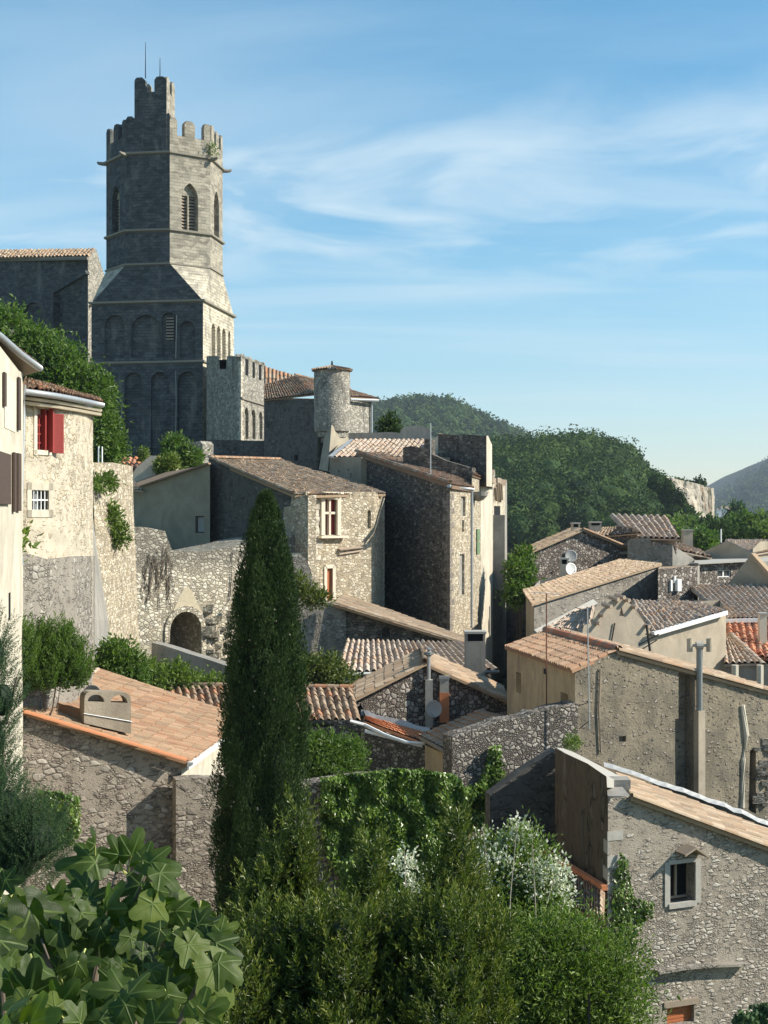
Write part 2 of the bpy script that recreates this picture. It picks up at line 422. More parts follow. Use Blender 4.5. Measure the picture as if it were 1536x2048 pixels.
def ashlar(name, c1, c2, mort, bw=.55, bh=.28, stain=None, hz=None, bump=.02):
    m = M(name, .92)
    uv = m.uv()
    br = m.N('ShaderNodeTexBrick', {'offset': .5, 'squash': 1.0}, Vector=uv, Color1=c1, Color2=c2, Mortar=mort, Scale=1.0)
    for k, v in (('Mortar Size', .018), ('Mortar Smooth', .3), ('Brick Width', bw), ('Row Height', bh), ('Bias', 0)): br.inputs[k].default_value = v
    pos = m.pos(); fine = m.noise(pos, 14, 5, .7); big = m.noise(m.pos(.7, .7, .25), .9, 7, .65, .3)
    vb = m.N('ShaderNodeTexVoronoi', {'feature': 'F1', 'voronoi_dimensions': '2D'}, Vector=m.uv(1.9, 3.4), Scale=1.0); sp = m.N('ShaderNodeSeparateColor'); m.t.links.new(vb.outputs['Color'], sp.inputs[0])
    col = m.mix(.6, br.outputs[0], m.mix(sp.outputs[0], (.55, .55, .56), (1.4, 1.38, 1.3)), 'MULTIPLY')
    col = m.mix(.5, col, m.mix(fine, (.3, .3, .3), (1.6, 1.6, 1.6)), 'MULTIPLY')
    if stain:
        sc_, lo, hi = stain; col = m.mix(m.math('MULTIPLY', m.smooth(big, lo, hi), .85), col, sc_)
    if hz:
        hc, z0, z1 = hz
        g = m.N('ShaderNodeNewGeometry'); sx = m.N('ShaderNodeSeparateXYZ'); m.t.links.new(g.outputs['Position'], sx.inputs[0])
        q = m.smooth(m.math('ADD', sx.outputs[2], m.math('MULTIPLY', m.math('SUBTRACT', big, .5), 8)), z0, z1)
        col = m.mix(m.math('MULTIPLY', q, .75), col, m.mix(m.math('MULTIPLY', fine, sp.outputs[0]), tuple(c * .5 for c in hc), tuple(c * 1.5 for c in hc)))
    m.bump(m.math('ADD', m.math('MULTIPLY', br.outputs[1], -.6), m.math('ADD', fine, m.math('MULTIPLY', sp.outputs[0], .5))), bump)
    return m.out(col)
def plaster(name, c, c2, streak=.4, bump=.015, stones=None, dark=(.12, .10, .08)):
    m = M(name, .95); pos = m.pos(); n1 = m.noise(pos, 1.1, 6, .6, .3); n2 = m.noise(pos, 18, 5, .7); n3 = m.noise(m.pos(2.4, 2.4, .5), 1.4, 7, .68, .6)
    col = m.mix(m.smooth(n1, .35, .65), c, c2)
    col = m.mix(m.math('MULTIPLY', m.smooth(n3, .50, .78), streak), col, dark)
    col = m.mix(.4, col, m.mix(n2, (.4, .4, .4), (1.5, 1.5, 1.5)), 'MULTIPLY'); n4 = m.noise(m.pos(1, 1, .6), .7, 7, .7, .8)
    col = m.mix(.55, col, m.mix(m.smooth(n4, .3, .7), (.66, .66, .66), (1.25, 1.25, 1.25)), 'MULTIPLY')
    h = m.math('ADD', m.math('MULTIPLY', n2, .5), n1)
    if stones:
        sc_, size, thr = stones
        u0 = m.uv(1 / size, 1.5 / size); wn = m.N('ShaderNodeTexNoise', None, Vector=u0, Scale=1.6, Detail=4.0); wv = m.N('ShaderNodeVectorMath', {'operation': 'MULTIPLY_ADD'}); m.t.links.new(wn.outputs[1], wv.inputs[0]); wv.inputs[1].default_value = (1.1, 1.1, 0); m.t.links.new(u0, wv.inputs[2])
        v = m.N('ShaderNodeTexVoronoi', {'feature': 'F1', 'voronoi_dimensions': '2D'}, Vector=wv.outputs[0], Scale=1.0, Randomness=1.0)
        sp = m.N('ShaderNodeSeparateColor'); m.t.links.new(v.outputs['Color'], sp.inputs[0])
        pres = m.smooth(m.math('ADD', sp.outputs[0], m.math('MULTIPLY', n1, .8)), thr, thr + .05)
        st = m.math('MULTIPLY', pres, m.math('SUBTRACT', 1.0, m.smooth(m.math('ADD', v.outputs[0], m.math('ADD', m.math('MULTIPLY', n2, .35), m.math('MULTIPLY', sp.outputs[2], .45))), .36, .62)))
        col = m.mix(st, col, m.mix(sp.outputs[1], sc_, tuple(x * .45 for x in sc_))); h = m.math('ADD', h, m.math('MULTIPLY', st, 1.6))
    m.bump(h, bump)
    return m.out(col)
def tile_mat(name, pal, lichen=(.30, .28, .22), la=.5):
    m = M(name, .9); at = m.N('ShaderNodeAttribute', {'attribute_name': 'rnd'}); n = len(pal)
    col = m.ramp(at.outputs['Fac'], [(i / n, p) for i, p in enumerate(pal)], 'CONSTANT')
    pos = m.pos(); n1 = m.noise(pos, 5, 6, .65); n2 = m.noise(pos, .5, 4, .6); n3 = m.noise(pos, 24, 4, .7)
    col = m.mix(m.math('MULTIPLY', m.smooth(m.math('ADD', n1, m.math('MULTIPLY', n2, .6)), .66, .98), la), col, lichen)
    col = m.mix(.5, col, m.mix(n3, (.4, .4, .4), (1.5, 1.5, 1.5)), 'MULTIPLY')
    m.bump(n3, .012); return m.out(col)
def leaf_mat(name, cols, trans=.3, rough=.5, spec=.35):
    m = M(name, rough); m.b.inputs['Specular IOR Level'].default_value = spec
    at = m.N('ShaderNodeAttribute', {'attribute_name': 'rnd'}); n = len(cols)
    col = m.ramp(at.outputs['Fac'], [(i / (n - 1), c) for i, c in enumerate(cols)]); m.out(col)
    if trans:
        tr = m.N('ShaderNodeBsdfTranslucent'); m.t.links.new(m.mix(1.0, col, (1.2, 1.5, .5), 'MULTIPLY'), tr.inputs[0])
        mx = m.N('ShaderNodeMixShader', None, i0=trans); m.t.links.new(m.b.outputs[0], mx.inputs[1]); m.t.links.new(tr.outputs[0], mx.inputs[2])
        m.t.links.new(mx.outputs[0], m.t.nodes['Material Output'].inputs[0])
    return m.m
def plain(name, c, rough=.6, metal=0, var=.25, spec=.3):
    m = M(name, rough); m.b.inputs['Metallic'].default_value = metal; m.b.inputs['Specular IOR Level'].default_value = spec
    n = m.noise(m.pos(), 9, 5, .65); return m.out(m.mix(n, tuple(x * (1 - var) for x in c), tuple(x * (1 + var) for x in c)))

def rough_stone(name, c):
    m = M(name, .95); n = m.noise(m.pos(), 1.6, 3, .5); f = m.noise(m.pos(), 20, 6, .7); o = m.noise(m.pos(2, 2, 3), 2.0, 2, .5)
    col = m.mix(m.smooth(o, .35, .65), tuple(x * .7 for x in c), tuple(x * 1.2 for x in c)); col = m.mix(.6, col, m.mix(f, (.3, .3, .3), (1.6, 1.6, 1.6)), 'MULTIPLY')
    m.bump(m.math('ADD', m.math('MULTIPLY', f, .7), n), .05); return m.out(col)
GREYS = [(.10, .10, .10), (.24, .23, .21), (.17, .165, .15), (.36, .34, .30), (.20, .19, .18)]
CREAM = [(.44, .37, .26), (.62, .55, .43), (.52, .45, .33), (.68, .62, .50), (.38, .32, .23)]
mt = dict(
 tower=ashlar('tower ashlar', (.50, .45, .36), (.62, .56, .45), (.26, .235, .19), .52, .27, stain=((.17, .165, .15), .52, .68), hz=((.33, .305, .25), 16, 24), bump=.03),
 tower_dark=ashlar('blackened and shaded ashlar', (.070, .078, .085), (.11, .118, .122), (.06, .064, .068), .44, .26, stain=((.24, .24, .215), .52, .76), bump=.03),  # blackened stone, with the shade of its faces added to the colour
 tower_trim=plain('weathered cornice stone', (.24, .22, .18), .95, var=.5),
 keep=rubble('keep rubble', [(.30, .28, .24), (.48, .45, .38), (.38, .35, .29), (.58, .54, .46)], (.15, .14, .12), .26, 1.5, .08, stain=((.11, .11, .105), .35), bump=.05),
 facade=rubble('cream facade rubble', CREAM, (.34, .27, .18), .25, 1.45, .12, bump=.05, stain=((.30, .27, .22), .1)),
 archwall=rubble('arch wall rubble', [(.46, .41, .31), (.68, .62, .50), (.56, .50, .39), (.72, .67, .56), (.40, .36, .28)], (.32, .27, .2), .27, 1.45, .12, bump=.07, hstain=((.24, .225, .19), -3.2, -2.2)),
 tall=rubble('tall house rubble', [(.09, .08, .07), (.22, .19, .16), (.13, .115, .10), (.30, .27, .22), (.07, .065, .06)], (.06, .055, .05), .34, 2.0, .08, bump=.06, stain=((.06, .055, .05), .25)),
 shade_stone=rubble('shade-darkened old rubble', [(.075, .072, .068), (.155, .145, .13), (.10, .097, .09), (.21, .20, .175)], (.06, .057, .053), .30, 1.8, .10, plaster=((.13, .125, .115), .40), bump=.05, seed=4.0),  # shade of the sunless walls is mixed into these dark stone colours
 cobble=rubble('cobble gable', [(.20, .17, .15), (.42, .37, .32), (.28, .22, .19), (.55, .50, .44), (.16, .13, .12)], (.10, .085, .07), .21, 1.0, .13, bump=.10, seed=9.0),
 fgl=rubble('ash brown rubble', [(.22, .19, .16), (.42, .37, .31), (.30, .25, .21), (.50, .45, .38), (.20, .17, .145)], (.22, .185, .15), .27, 1.7, .11, plaster=((.34, .29, .235), .34), bump=.10, stain=((.11, .085, .065), .25), seed=2.0),
 fgr=rubble('stacked pale rubble', [(.30, .27, .23), (.52, .47, .40), (.40, .35, .29), (.58, .54, .47), (.30, .27, .23)], (.27, .23, .185), .20, 2.1, .10, plaster=((.38, .33, .27), .40), bump=.09, seed=6.0),
 garden=rubble('garden wall rubble', [(.18, .16, .14), (.40, .36, .31), (.26, .23, .2), (.50, .46, .40)], (.09, .08, .07), .17, 1.2, .14, bump=.10, seed=3.0),
 oldwall=rubble('grey old wall rubble', [(.22, .205, .18), (.40, .37, .32), (.30, .275, .24), (.46, .43, .38)], (.19, .17, .145), .26, 1.4, .13, plaster=((.30, .27, .23), .38), bump=.07, seed=8.0),
 roundhouse=rubble('patchy rendered rubble', CREAM, (.42, .35, .25), .22, 1.35, .12, plaster=((.55, .49, .385), .40), bump=.05, seed=5.0, hstain=((.34, .31, .26), -2.6, -3.8)),
 bigwall=plaster('pebbly render', (.325, .275, .20), (.20, .175, .135), .4, .09, stones=((.56, .50, .43), .18, .58)),
 blotchy=rubble('soot streaked rubble render', [(.11, .09, .065), (.19, .16, .12), (.08, .065, .05)], (.05, .042, .032), .75, .55, .10, plaster=((.125, .10, .07), .50), bump=.09, seed=11.0),  # dark palette with uneven render cover for the side wall
 ochre=plaster('ochre render', (.52, .40, .25), (.44, .34, .22), .6, .02),
 beige=plaster('beige render', (.46, .39, .295), (.40, .34, .265), .12, .012),
 grey_render=plaster('grey render', (.33, .31, .27), (.27, .255, .23), .35, .03),
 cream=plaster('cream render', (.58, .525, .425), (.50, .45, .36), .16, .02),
 courtyard=plaster('sand render', (.36, .315, .235), (.33, .29, .22), .12, .01),
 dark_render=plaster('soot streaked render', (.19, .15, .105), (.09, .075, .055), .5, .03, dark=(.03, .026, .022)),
 blue_render=plaster('pale flaking render', (.20, .20, .20), (.12, .12, .12), .5, .03),
 quoin=rough_stone('dressed corner stone', (.24, .21, .175)), quoin_pale=rough_stone('pale corner stone', (.56, .505, .41)),
 concrete=plain('concrete coping', (.38, .36, .32), .95, var=.3),
 limestone=plain('pale dressed limestone', (.60, .54, .43), .9, var=.22),
 tile_old=tile_mat('old canal tile', [(.37, .26, .17), (.45, .33, .225), (.28, .20, .14), (.41, .27, .175), (.49, .38, .28), (.32, .235, .165)], (.33, .27, .185), .5),
 tile_brown=tile_mat('brown canal tile', [(.26, .175, .12), (.35, .245, .17), (.30, .20, .135), (.40, .30, .215), (.42, .20, .11), (.22, .16, .12)], (.32, .26, .18), .4),
 tile_pink=tile_mat('rose clay tile', [(.36, .20, .12), (.41, .235, .145), (.31, .18, .115), (.39, .25, .16), (.44, .28, .185), (.29, .19, .13)], (.30, .235, .155), .6),
 tile_red=tile_mat('red clay tile', [(.48, .18, .09), (.55, .22, .11), (.42, .16, .09), (.50, .27, .17), (.30, .18, .13)], (.36, .30, .23), .25),
 tile_mixed=tile_mat('mixed pale tile', [(.43, .33, .25), (.49, .38, .29), (.46, .31, .21), (.53, .43, .35), (.40, .31, .24)], (.45, .40, .33), .35),
 orange=plain('orange clay', (.46, .19, .09), .8, var=.2),
 zinc=plain('zinc', (.42, .44, .45), .5, .6), silver=plain('aluminium flashing', (.38, .38, .37), .45, .3, var=.15),
 pipe=plain('grey flue pipe', (.22, .24, .24), .5, .3), white=plain('white paint', (.78, .77, .74), .6, var=.1),
 maroon=plain('maroon paint', (.26, .035, .03), .55, var=.2), brown=plain('brown shutter paint', (.075, .05, .038), .6),
 rust=plain('rust red shutter', (.40, .13, .05), .7), wood=plain('grey timber', (.30, .24, .18), .85),
 iron=plain('dark iron', (.03, .03, .03), .6, .4), black=plain('dark interior', (.008, .008, .009), .95),
 glass=plain('window glass', (.05, .055, .06), .12, 0, .2, .6), dish=plain('dish grey', (.36, .36, .35), .6), brick=plain('orange brick', (.55, .20, .09), .85, var=.3),
 bark=plain('bark', (.14, .11, .085), .95, var=.45), twig=plain('pale twig', (.24, .21, .165), .9, var=.3),
 yellow=plain('yellow green stalk', (.38, .40, .12), .6), cone=plain('cypress cone', (.55, .46, .36), .8),
)
# ------------------------------------------------------------ the ground
CP = np.array([  # x, y, z control points of the terrain
 (0, 0, -2.2), (-6, 6, -3.6), (0, 7, -4.2), (5, 7, -5), (-4, 14, -6.4), (0, 15, -7.2), (5, 15, -8), (-12, 20, -8), (0, 25, -11), (8, 25, -12.5), (-14, 30, -10), (0, 33, -12.5), (12, 33, -13.5),
 (-12, 40, -10.8), (-4, 40, -11.8), (4, 42, -12.5), (14, 44, -13), (-22, 45, -7), (-10, 48, -9), (0, 52, -11), (8, 55, -12), (25, 55, -13), (-14, 58, -8.3), (-14, 68, -7.9), (-6, 66, -8.2), (-3, 72, -8.4),
 (4, 72, -10.5), (9, 80, -12), (20, 80, -11), (-8, 90, -3), (-20, 80, 0), (-30, 60, 0), (-25, 70, 0.5), (-16, 106, 2.6), (-25, 120, 2.8), (-40, 130, 3), (-8, 112, 2.0), (0, 104, -2), (10, 100, -13), (8, 93, -14), (7, 86, -14), (12, 108, -14), (30, 100, -10),
 (25, 130, -12), (50, 140, -14), (-10, 150, 0), (0, 180, -12), (60, 220, -18), (-60, 200, 0), (100, 160, -18), (-60, 60, 2), (-50, 20, -4), (50, 20, -16), (60, 60, -16), (0, 320, -20), (150, 400, -24), (-150, 400, -10)])
def terrain_z(x, y):
    x = np.asarray(x, 'd'); y = np.asarray(y, 'd')
    d = (x[..., None] - CP[:, 0]) ** 2 + (y[..., None] - CP[:, 1]) ** 2
    wt = 1 / (d + 12) ** 2.0
    z = (wt * CP[:, 2]).sum(-1) / wt.sum(-1)
    far = np.clip((np.hypot(x, y) - 300) / 900, 0, 1)
    return z * (1 - far) - 34 * far
def grid_mesh(name, xs, ys, zf, mat):
    X, Y = np.meshgrid(xs, ys); Z = zf(X, Y); V = np.stack([X, Y, Z], -1).reshape(-1, 3); nx = len(xs)
    a = (np.arange(len(ys) - 1)[:, None] * nx + np.arange(nx - 1)[None, :]); Fc = np.stack([a, a + 1, a + nx + 1, a + nx], -1).reshape(-1, 4)
    return from_np(name, V, Fc, mat, None, smooth=True)
def gm():
    m = M('earth and grass', .95); p = m.pos(); n = m.noise(p, .5, 7, .65); n2 = m.noise(p, 6, 6, .7); n3 = m.noise(p, .02, 6, .6)
    c = m.mix(m.smooth(n, .4, .6), (.16, .13, .085), (.07, .10, .03)); c = m.mix(.5, c, m.mix(n2, (.3, .3, .3), (1.6, 1.6, 1.6)), 'MULTIPLY')
    c = m.mix(m.math('MULTIPLY', m.smooth(n3, .45, .6), .7), c, (.05, .08, .03)); m.bump(m.math('ADD', n2, n), .08); return m.out(c)
GM = gm()
xs = np.concatenate([np.linspace(-6000, -160, 24), np.linspace(-150, 200, 176), np.linspace(215, 6000, 24)])
ys = np.concatenate([np.linspace(-400, -20, 12), np.linspace(-15, 260, 138), np.linspace(275, 9000, 30)])
tag(grid_mesh('ground', xs, ys, lambda X, Y: terrain_z(X, Y) + np.where(Y < 260, 0, 0), GM), kind='structure')

# ------------------------------------------------------------ foliage helpers
def unit(a): return a / np.maximum(np.linalg.norm(a, axis=-1, keepdims=True), 1e-9)
def ico(sub):
    b = bmesh.new(); bmesh.ops.create_icosphere(b, subdivisions=sub, radius=1); b.verts.ensure_lookup_table()
    V = np.array([v.co[:] for v in b.verts]); Fc = np.array([[v.index for v in f.verts] for f in b.faces]); b.free(); return V, Fc
ICO1, ICO2, ICO3 = ico(1), ico(2), ico(3)
def leaf_geo(Pc, D, size, ratio=.4, fold=.25, spread=None):
    """folded lozenge leaves at points Pc pointing along D; returns V, F"""
    n = len(Pc); D = unit(D); s = unit(np.cross(D, rng.normal(size=(n, 3)))); up = np.cross(s, D)
    size = np.asarray(size).reshape(-1, 1) * np.ones((n, 1)); w2 = size * ratio / 2
    mid = Pc + D * size * .45
    a = Pc; t = Pc + D * size - up * size * fold * .4
    l = mid + s * w2 + up * w2 * fold * 2; r = mid - s * w2 + up * w2 * fold * 2
    V = np.stack([a, r, t, l], 1).reshape(-1, 3); b = np.arange(n)[:, None] * 4
    Fc = np.concatenate([b + [0, 1, 2], b + [0, 2, 3]], 1).reshape(-1, 3)
    return V, Fc
def blob_points(blobs, n, shell=.55, flatb=None):
    """points biased to the outside of a union of ellipsoids [(x,y,z,rx,ry,rz)]; returns points, outward normals"""
    B = np.array(blobs, 'd'); vol = (B[:, 3] * B[:, 4] * B[:, 5]) ** .67; pick = rng.choice(len(B), n, p=vol / vol.sum())
    d = unit(rng.normal(size=(n, 3))); r = 1 - (1 - rng.random(n) ** .5) * (1 - shell) * 1.0; r = r * (1 + rng.normal(0, .05, n))
    c = B[pick]; return c[:, :3] + d * c[:, 3:6] * r[:, None], unit(d / c[:, 3:6]), pick
def noise_v(P_, s, seed=0):
    return np.array([noise.noise(Vector(p) * s + Vector((seed, seed, seed))) for p in P_])
def foliage(name, parent, mat, blobs, clumps, per, size, ratio=.42, spread=.25, up=.25, outw=.8, rand=.7, core=.72, cmat=None, shell=.6, col=(.15, 1.0), gap=.0, droop=0.0, size_var=.3):
    Pc, Nn, _ = blob_points(blobs, clumps, shell)
    if gap:
        k = noise_v(Pc, 1.6 / spread / 4, 5.0) > -gap; Pc = Pc[k]; Nn = Nn[k]
    n = len(Pc); tone = rng.random(n)
    off = rng.normal(0, 1, (n, per, 3)) * spread * .5
    L = (Pc[:, None, :] + off).reshape(-1, 3)
    D = (Nn[:, None, :] * outw + unit(off) * .5 + rng.normal(0, rand, (n, per, 3)) + np.array([0, 0, up - droop])).reshape(-1, 3)
    sz = size * (1 + rng.normal(0, size_var, len(L)).clip(-.6, .8))
    V, Fc = leaf_geo(L, D, sz, ratio)
    rn = np.clip(col[0] + (col[1] - col[0]) * (.55 * np.repeat(tone, per) + .45 * rng.random(len(L))), 0, 1); rn = np.repeat(rn, 2)
    if core:
        for b in blobs:
            v, f = ICO2; q = v * (1 + .18 * noise_v(v, 1.7, b[0])[:, None]); q = q * np.array(b[3:6]) * core + np.array(b[:3])
            Fc = np.vstack([Fc, f + len(V)]); V = np.vstack([V, q]); rn = np.append(rn, np.zeros(len(f)))
    return from_np(name, V, Fc, mat, parent, rnd=rn)
def sprigs(name, parent, mat, blobs, n, per, leaf, length=(.3, .6), ratio=.30, lean=.55, shell=.5, tips=0.0, core=.6):
    """upright leafy shoots; leaves set alternately along each, lighter towards the tip"""
    Pc, Nn, _ = blob_points(blobs, n, shell); k = Nn[:, 2] > -.5; Pc = Pc[k]; Nn = Nn[k]; n = len(Pc)
    ax = unit(Nn * lean + np.array([0, 0, 1.0]) + rng.normal(0, .16, (n, 3))); ln = rng.uniform(*length, n); tone = rng.random(n)
    t = (np.arange(per) + .5) / per; t = t[None, :] + rng.normal(0, .02, (n, per))
    L = Pc[:, None, :] + ax[:, None, :] * ((t - .35) * ln[:, None])[..., None]
    s1 = unit(np.cross(ax, rng.normal(size=(n, 3)))); s2 = np.cross(ax, s1); a = np.arange(per) * 2.4
    side = s1[:, None, :] * np.cos(a)[None, :, None] + s2[:, None, :] * np.sin(a)[None, :, None]
    D = ax[:, None, :] * (.35 + t * .75)[..., None] + side * (1.0 - .45 * t)[..., None] + rng.normal(0, .14, (n, per, 3))
    V, Fc = leaf_geo(L.reshape(-1, 3), D.reshape(-1, 3), (leaf * rng.uniform(.75, 1.2, (n, per)) * (1 - .25 * t)).ravel(), ratio, .3)
    rn = np.clip(.0 + .45 * tone[:, None] + .42 * t ** 1.5 + .16 * rng.random((n, per)), 0, 1).ravel(); rn = np.repeat(rn, 2)
    if core:
        for b in blobs:
            v, f = ICO2; q = v * (1 + .18 * noise_v(v, 1.7, b[0])[:, None]); q = q * np.array(b[3:6]) * core + np.array(b[:3])
            Fc = np.vstack([Fc, f + len(V)]); V = np.vstack([V, q]); rn = np.append(rn, np.zeros(len(f)))
    o = from_np(name, V, Fc, mat, parent, rnd=rn); o['kind'] = 'stuff'; return o
LM = dict(
 broad=leaf_mat('broad green leaves', [(.025, .048, .012), (.065, .115, .022), (.105, .170, .032), (.15, .22, .05)], .35),
 olive=leaf_mat('laurel leaves', [(.016, .028, .005), (.052, .078, .011), (.105, .135, .020), (.22, .23, .045)], .22, .45, .4),
 bright=leaf_mat('fresh green leaves', [(.03, .050, .012), (.085, .130, .026), (.14, .20, .04), (.20, .27, .06)], .3),
 cyp=leaf_mat('cypress sprays', [(.010, .018, .008), (.030, .055, .020), (.055, .092, .030), (.085, .125, .040)], .1, .7, .15),
 juniper=leaf_mat('feathery conifer sprays', [(.015, .030, .014), (.045, .085, .038), (.070, .125, .048), (.10, .155, .060)], .1, .7, .2),
 ivy=leaf_mat('ivy leaves', [(.025, .045, .008), (.075, .130, .020), (.12, .195, .030), (.22, .30, .06)], .15, .38, .6),
 silver=leaf_mat('silver flowers', [(.28, .31, .20), (.46, .47, .37), (.68, .67, .60), (.75, .73, .68)], .2, .7, .2),
 forest=leaf_mat('forest leaves', [(.014, .030, .010), (.036, .068, .018), (.062, .105, .025), (.110, .150, .040)], .1, .8, .1),
 lime=leaf_mat('yellow green leaves', [(.08, .11, .02), (.16, .21, .04), (.22, .27, .06)], .3),
)
def trunk_mesh(name, parent, base, top, r0, r1, limbs=5, spread=1.0, mat=None, seg=7):
    bm = bmesh.new(); base = Vector(base); top = Vector(top); pts = []
    for i in range(6):
        t = i / 5; p = base.lerp(top, t) + Vector((random.uniform(-1, 1), random.uniform(-1, 1), 0)) * (r0 * .6 if 0 < i < 5 else 0); pts.append(p)
    tube(bm, pts, [r0 + (r1 - r0) * i / 5 for i in range(6)], seg)
    for k in range(limbs):
        s = pts[2 + k % 3].lerp(pts[3 + k % 3], random.random()); a = random.uniform(0, 6.28); h = (top - base).length
        e = s + Vector((math.cos(a) * spread, math.sin(a) * spread, random.uniform(.2, .5) * h)); e.z = min(e.z, top.z + spread * .3); m_ = s.lerp(e, .5) + Vector((0, 0, -.06 * h))
        tube(bm, [s, m_, e], [r0 * .45, r0 * .3, r0 * .1], 5)
    return from_bm(name, bm, mat or mt['bark'], parent)

# ------------------------------------------------------------ hills
def lerp_prof(prof, x): return np.interp(x, [p[0] for p in prof], [p[1] for p in prof])
HM = M('wooded slope', .95); _p = HM.pos(); _n = HM.noise(_p, .12, 7, .7); _n2 = HM.noise(_p, .8, 5, .7)
HM.bump(_n2, 1.5); HILLM = HM.out(HM.mix(_n, (.020, .034, .014), (.055, .075, .030)))
def hill(name, prof, Yb, Yc, Yk, pyb, seed, px0, px1, tall=0.0, n=120, m=50, mat=None, amp=.03, lean=.75):
    """a ridge: front foot at depth Yb, crest at depth Yc following the skyline, back foot at Yk"""
    pxs = np.linspace(px0, px1, n); cr = lerp_prof(prof, pxs); zc = (1024 - cr) / F * Yc - tall; xc = (pxs - 768) / F * Yc
    zb = (1024 - pyb) / F * Yb
    V = []; ts = np.linspace(0, 2, m)
    for t in ts:
        if t <= 1: Y = Yb + (Yc - Yb) * t; s = np.sin(t * math.pi / 2) ** lean; z = zb + (zc - zb) * s
        else: Y = Yc + (Yk - Yc) * (t - 1); s = math.cos((t - 1) * math.pi / 2); z = zb - 5 + (zc - zb + 5) * s
        # the slope keeps true ground position: x of each column fixed
        V.append(np.stack([(pxs - 768) / F * (Y if t <= 1 else Yc), np.full(n, Y), z], 1))
    V = np.array(V)
    for i in range(1, m - 1):
        t = ts[i]; a = amp * min(1, t * 3) * (0 if abs(t - 1) < .02 else 1) * min(1, abs(t - 1) * 3)
        nz = np.array([noise.fractal(Vector((p[0] / (Yc * .1) + seed, p[1] / (Yc * .1), 0)), 1, 2, 4) for p in V[i]])
        V[i, :, 2] += nz * a * (zc.max() - zb)
    a = (np.arange(m - 1)[:, None] * n + np.arange(n - 1)[None, :]); Fc = np.stack([a, a + 1, a + n + 1, a + n], -1).reshape(-1, 4)
    o = from_np(name, V.reshape(-1, 3), Fc, mat or HILLM, None, smooth=True); tag(o, kind='structure'); return V, ts
def wood(name, label, V, ts, cnt, rad, leaf, per, tmax=1.12, mat=None, keep=None, cat='woodland'):
    m, n, _ = V.shape; ok = int((ts <= tmax).sum())
    pts = []
    i = rng.integers(0, ok - 1, cnt * 4); j = rng.random(cnt * 4) * (n - 1); j0 = j.astype(int); fj = (j - j0)[:, None]; fi = rng.random(cnt * 4)[:, None]
    p = V[i, j0] * (1 - fj) * (1 - fi) + V[i, np.minimum(j0 + 1, n - 1)] * fj * (1 - fi) + V[i + 1, j0] * (1 - fj) * fi + V[i + 1, np.minimum(j0 + 1, n - 1)] * fj * fi
    if keep is not None: p = p[keep(p)]
    p = p[:cnt]
    return crowns(name, label, p, rad, leaf, per, mat, cat)
def crowns(name, label, p, rad, leaf, per, mat=None, cat='woodland'):
    r = rad * (.55 + .95 * rng.random(len(p)) ** 1.6); c = p + np.array([0, 0, 1]) * r[:, None] * .55
    # crowns: an uneven core plus many leaf clumps standing off it
    r = r * np.clip(p[:, 1] / 470, .62, 1.0) if rad < 6 else r; c = p + np.array([0, 0, 1]) * r[:, None] * .55
    v, f = (ICO2 if rad < 6 else ICO1); V1 = []; F1 = []; R1 = []
    sc3 = np.stack([r, r, r * rng.uniform(.75, 1.2, len(p))], 1); q = v[None] * sc3[:, None, :] * .80 * (1 + (.10 if rad < 6 else .16) * rng.normal(size=(len(p), len(v), 1))) + c[:, None, :]
    V1 = q.reshape(-1, 3); F1 = (f[None] + (np.arange(len(p)) * len(v))[:, None, None]).reshape(-1, 3); tone = rng.random(len(p)) ** 1.0; R1 = np.repeat(tone * .5, len(f))
    d = unit(rng.normal(size=(len(p), per, 3)) + np.array([0, -.35, .35])); lp = c[:, None, :] + d * sc3[:, None, :] * rng.uniform(.82, 1.12, (len(p), per, 1))
    LV, LF = leaf_geo(lp.reshape(-1, 3), (np.cross(d, rng.normal(size=d.shape)) + d * .35 + rng.normal(0, .25, d.shape)).reshape(-1, 3), leaf * rng.uniform(.6, 1.4, len(p) * per), .8, .3)
    rn = np.clip(np.repeat(tone, per) * .72 + rng.random(len(p) * per) * .3, 0, 1); rn = np.repeat(rn, 2)
    o = from_np(name, np.vstack([V1, LV]), np.vstack([F1, LF + len(V1)]), mat or LM['forest'], None, rnd=np.concatenate([R1, rn]))
    return tag(o, label, cat, kind='stuff')
near_prof = [(400, 1000), (700, 990), (880, 930), (960, 892), (1000, 875), (1060, 868), (1110, 860), (1160, 860), (1200, 866), (1245, 876), (1262, 905), (1290, 930), (1330, 958), (1390, 966), (1420, 976), (1426, 1040), (1440, 1075), (1600, 1090)]
far_prof = [(300, 900), (560, 850), (740, 815), (780, 803), (850, 796), (900, 805), (950, 825), (1000, 850), (1040, 868), (1100, 900), (1200, 960), (1300, 1020), (1350, 1060)]
dist_prof = [(1350, 1075), (1424, 1010), (1450, 995), (1480, 975), (1510, 955), (1536, 938), (1600, 895), (1700, 850), (1850, 830), (2100, 900), (2300, 1040)]
V1, T1 = hill('hill', near_prof, 330, 520, 800, 1100, 1.0, 560, 1500, 13.5, amp=.02)
wood('woodland', 'dark green wood covering the near hill down to the cliff', V1, T1, 2500, 5.6, .80, 200, keep=lambda p: (p[:, 0] / p[:, 1] * F + 768 < np.interp(1024 - p[:, 2] / p[:, 1] * F, [900, 955, 1000, 1045, 1100], [1400, 1322, 1352, 1386, 1400]) - 8) | ((1024 - p[:, 2] / p[:, 1] * F < 972) & (p[:, 0] / p[:, 1] * F + 768 < 1418) & (p[:, 1] > 470)))
V2, T2 = hill('hill.001', far_prof, 900, 1400, 2100, 1090, 4.0, 420, 1360, 11.0, amp=.02)
wood('woodland.001', 'hazy green wood on the rounded hill behind the turret', V2, T2, 3600, 6.5, 2.2, 36)
V3, T3 = hill('hill.002', dist_prof, 1900, 2700, 4200, 1062, 9.0, 1330, 2300, 14.0)
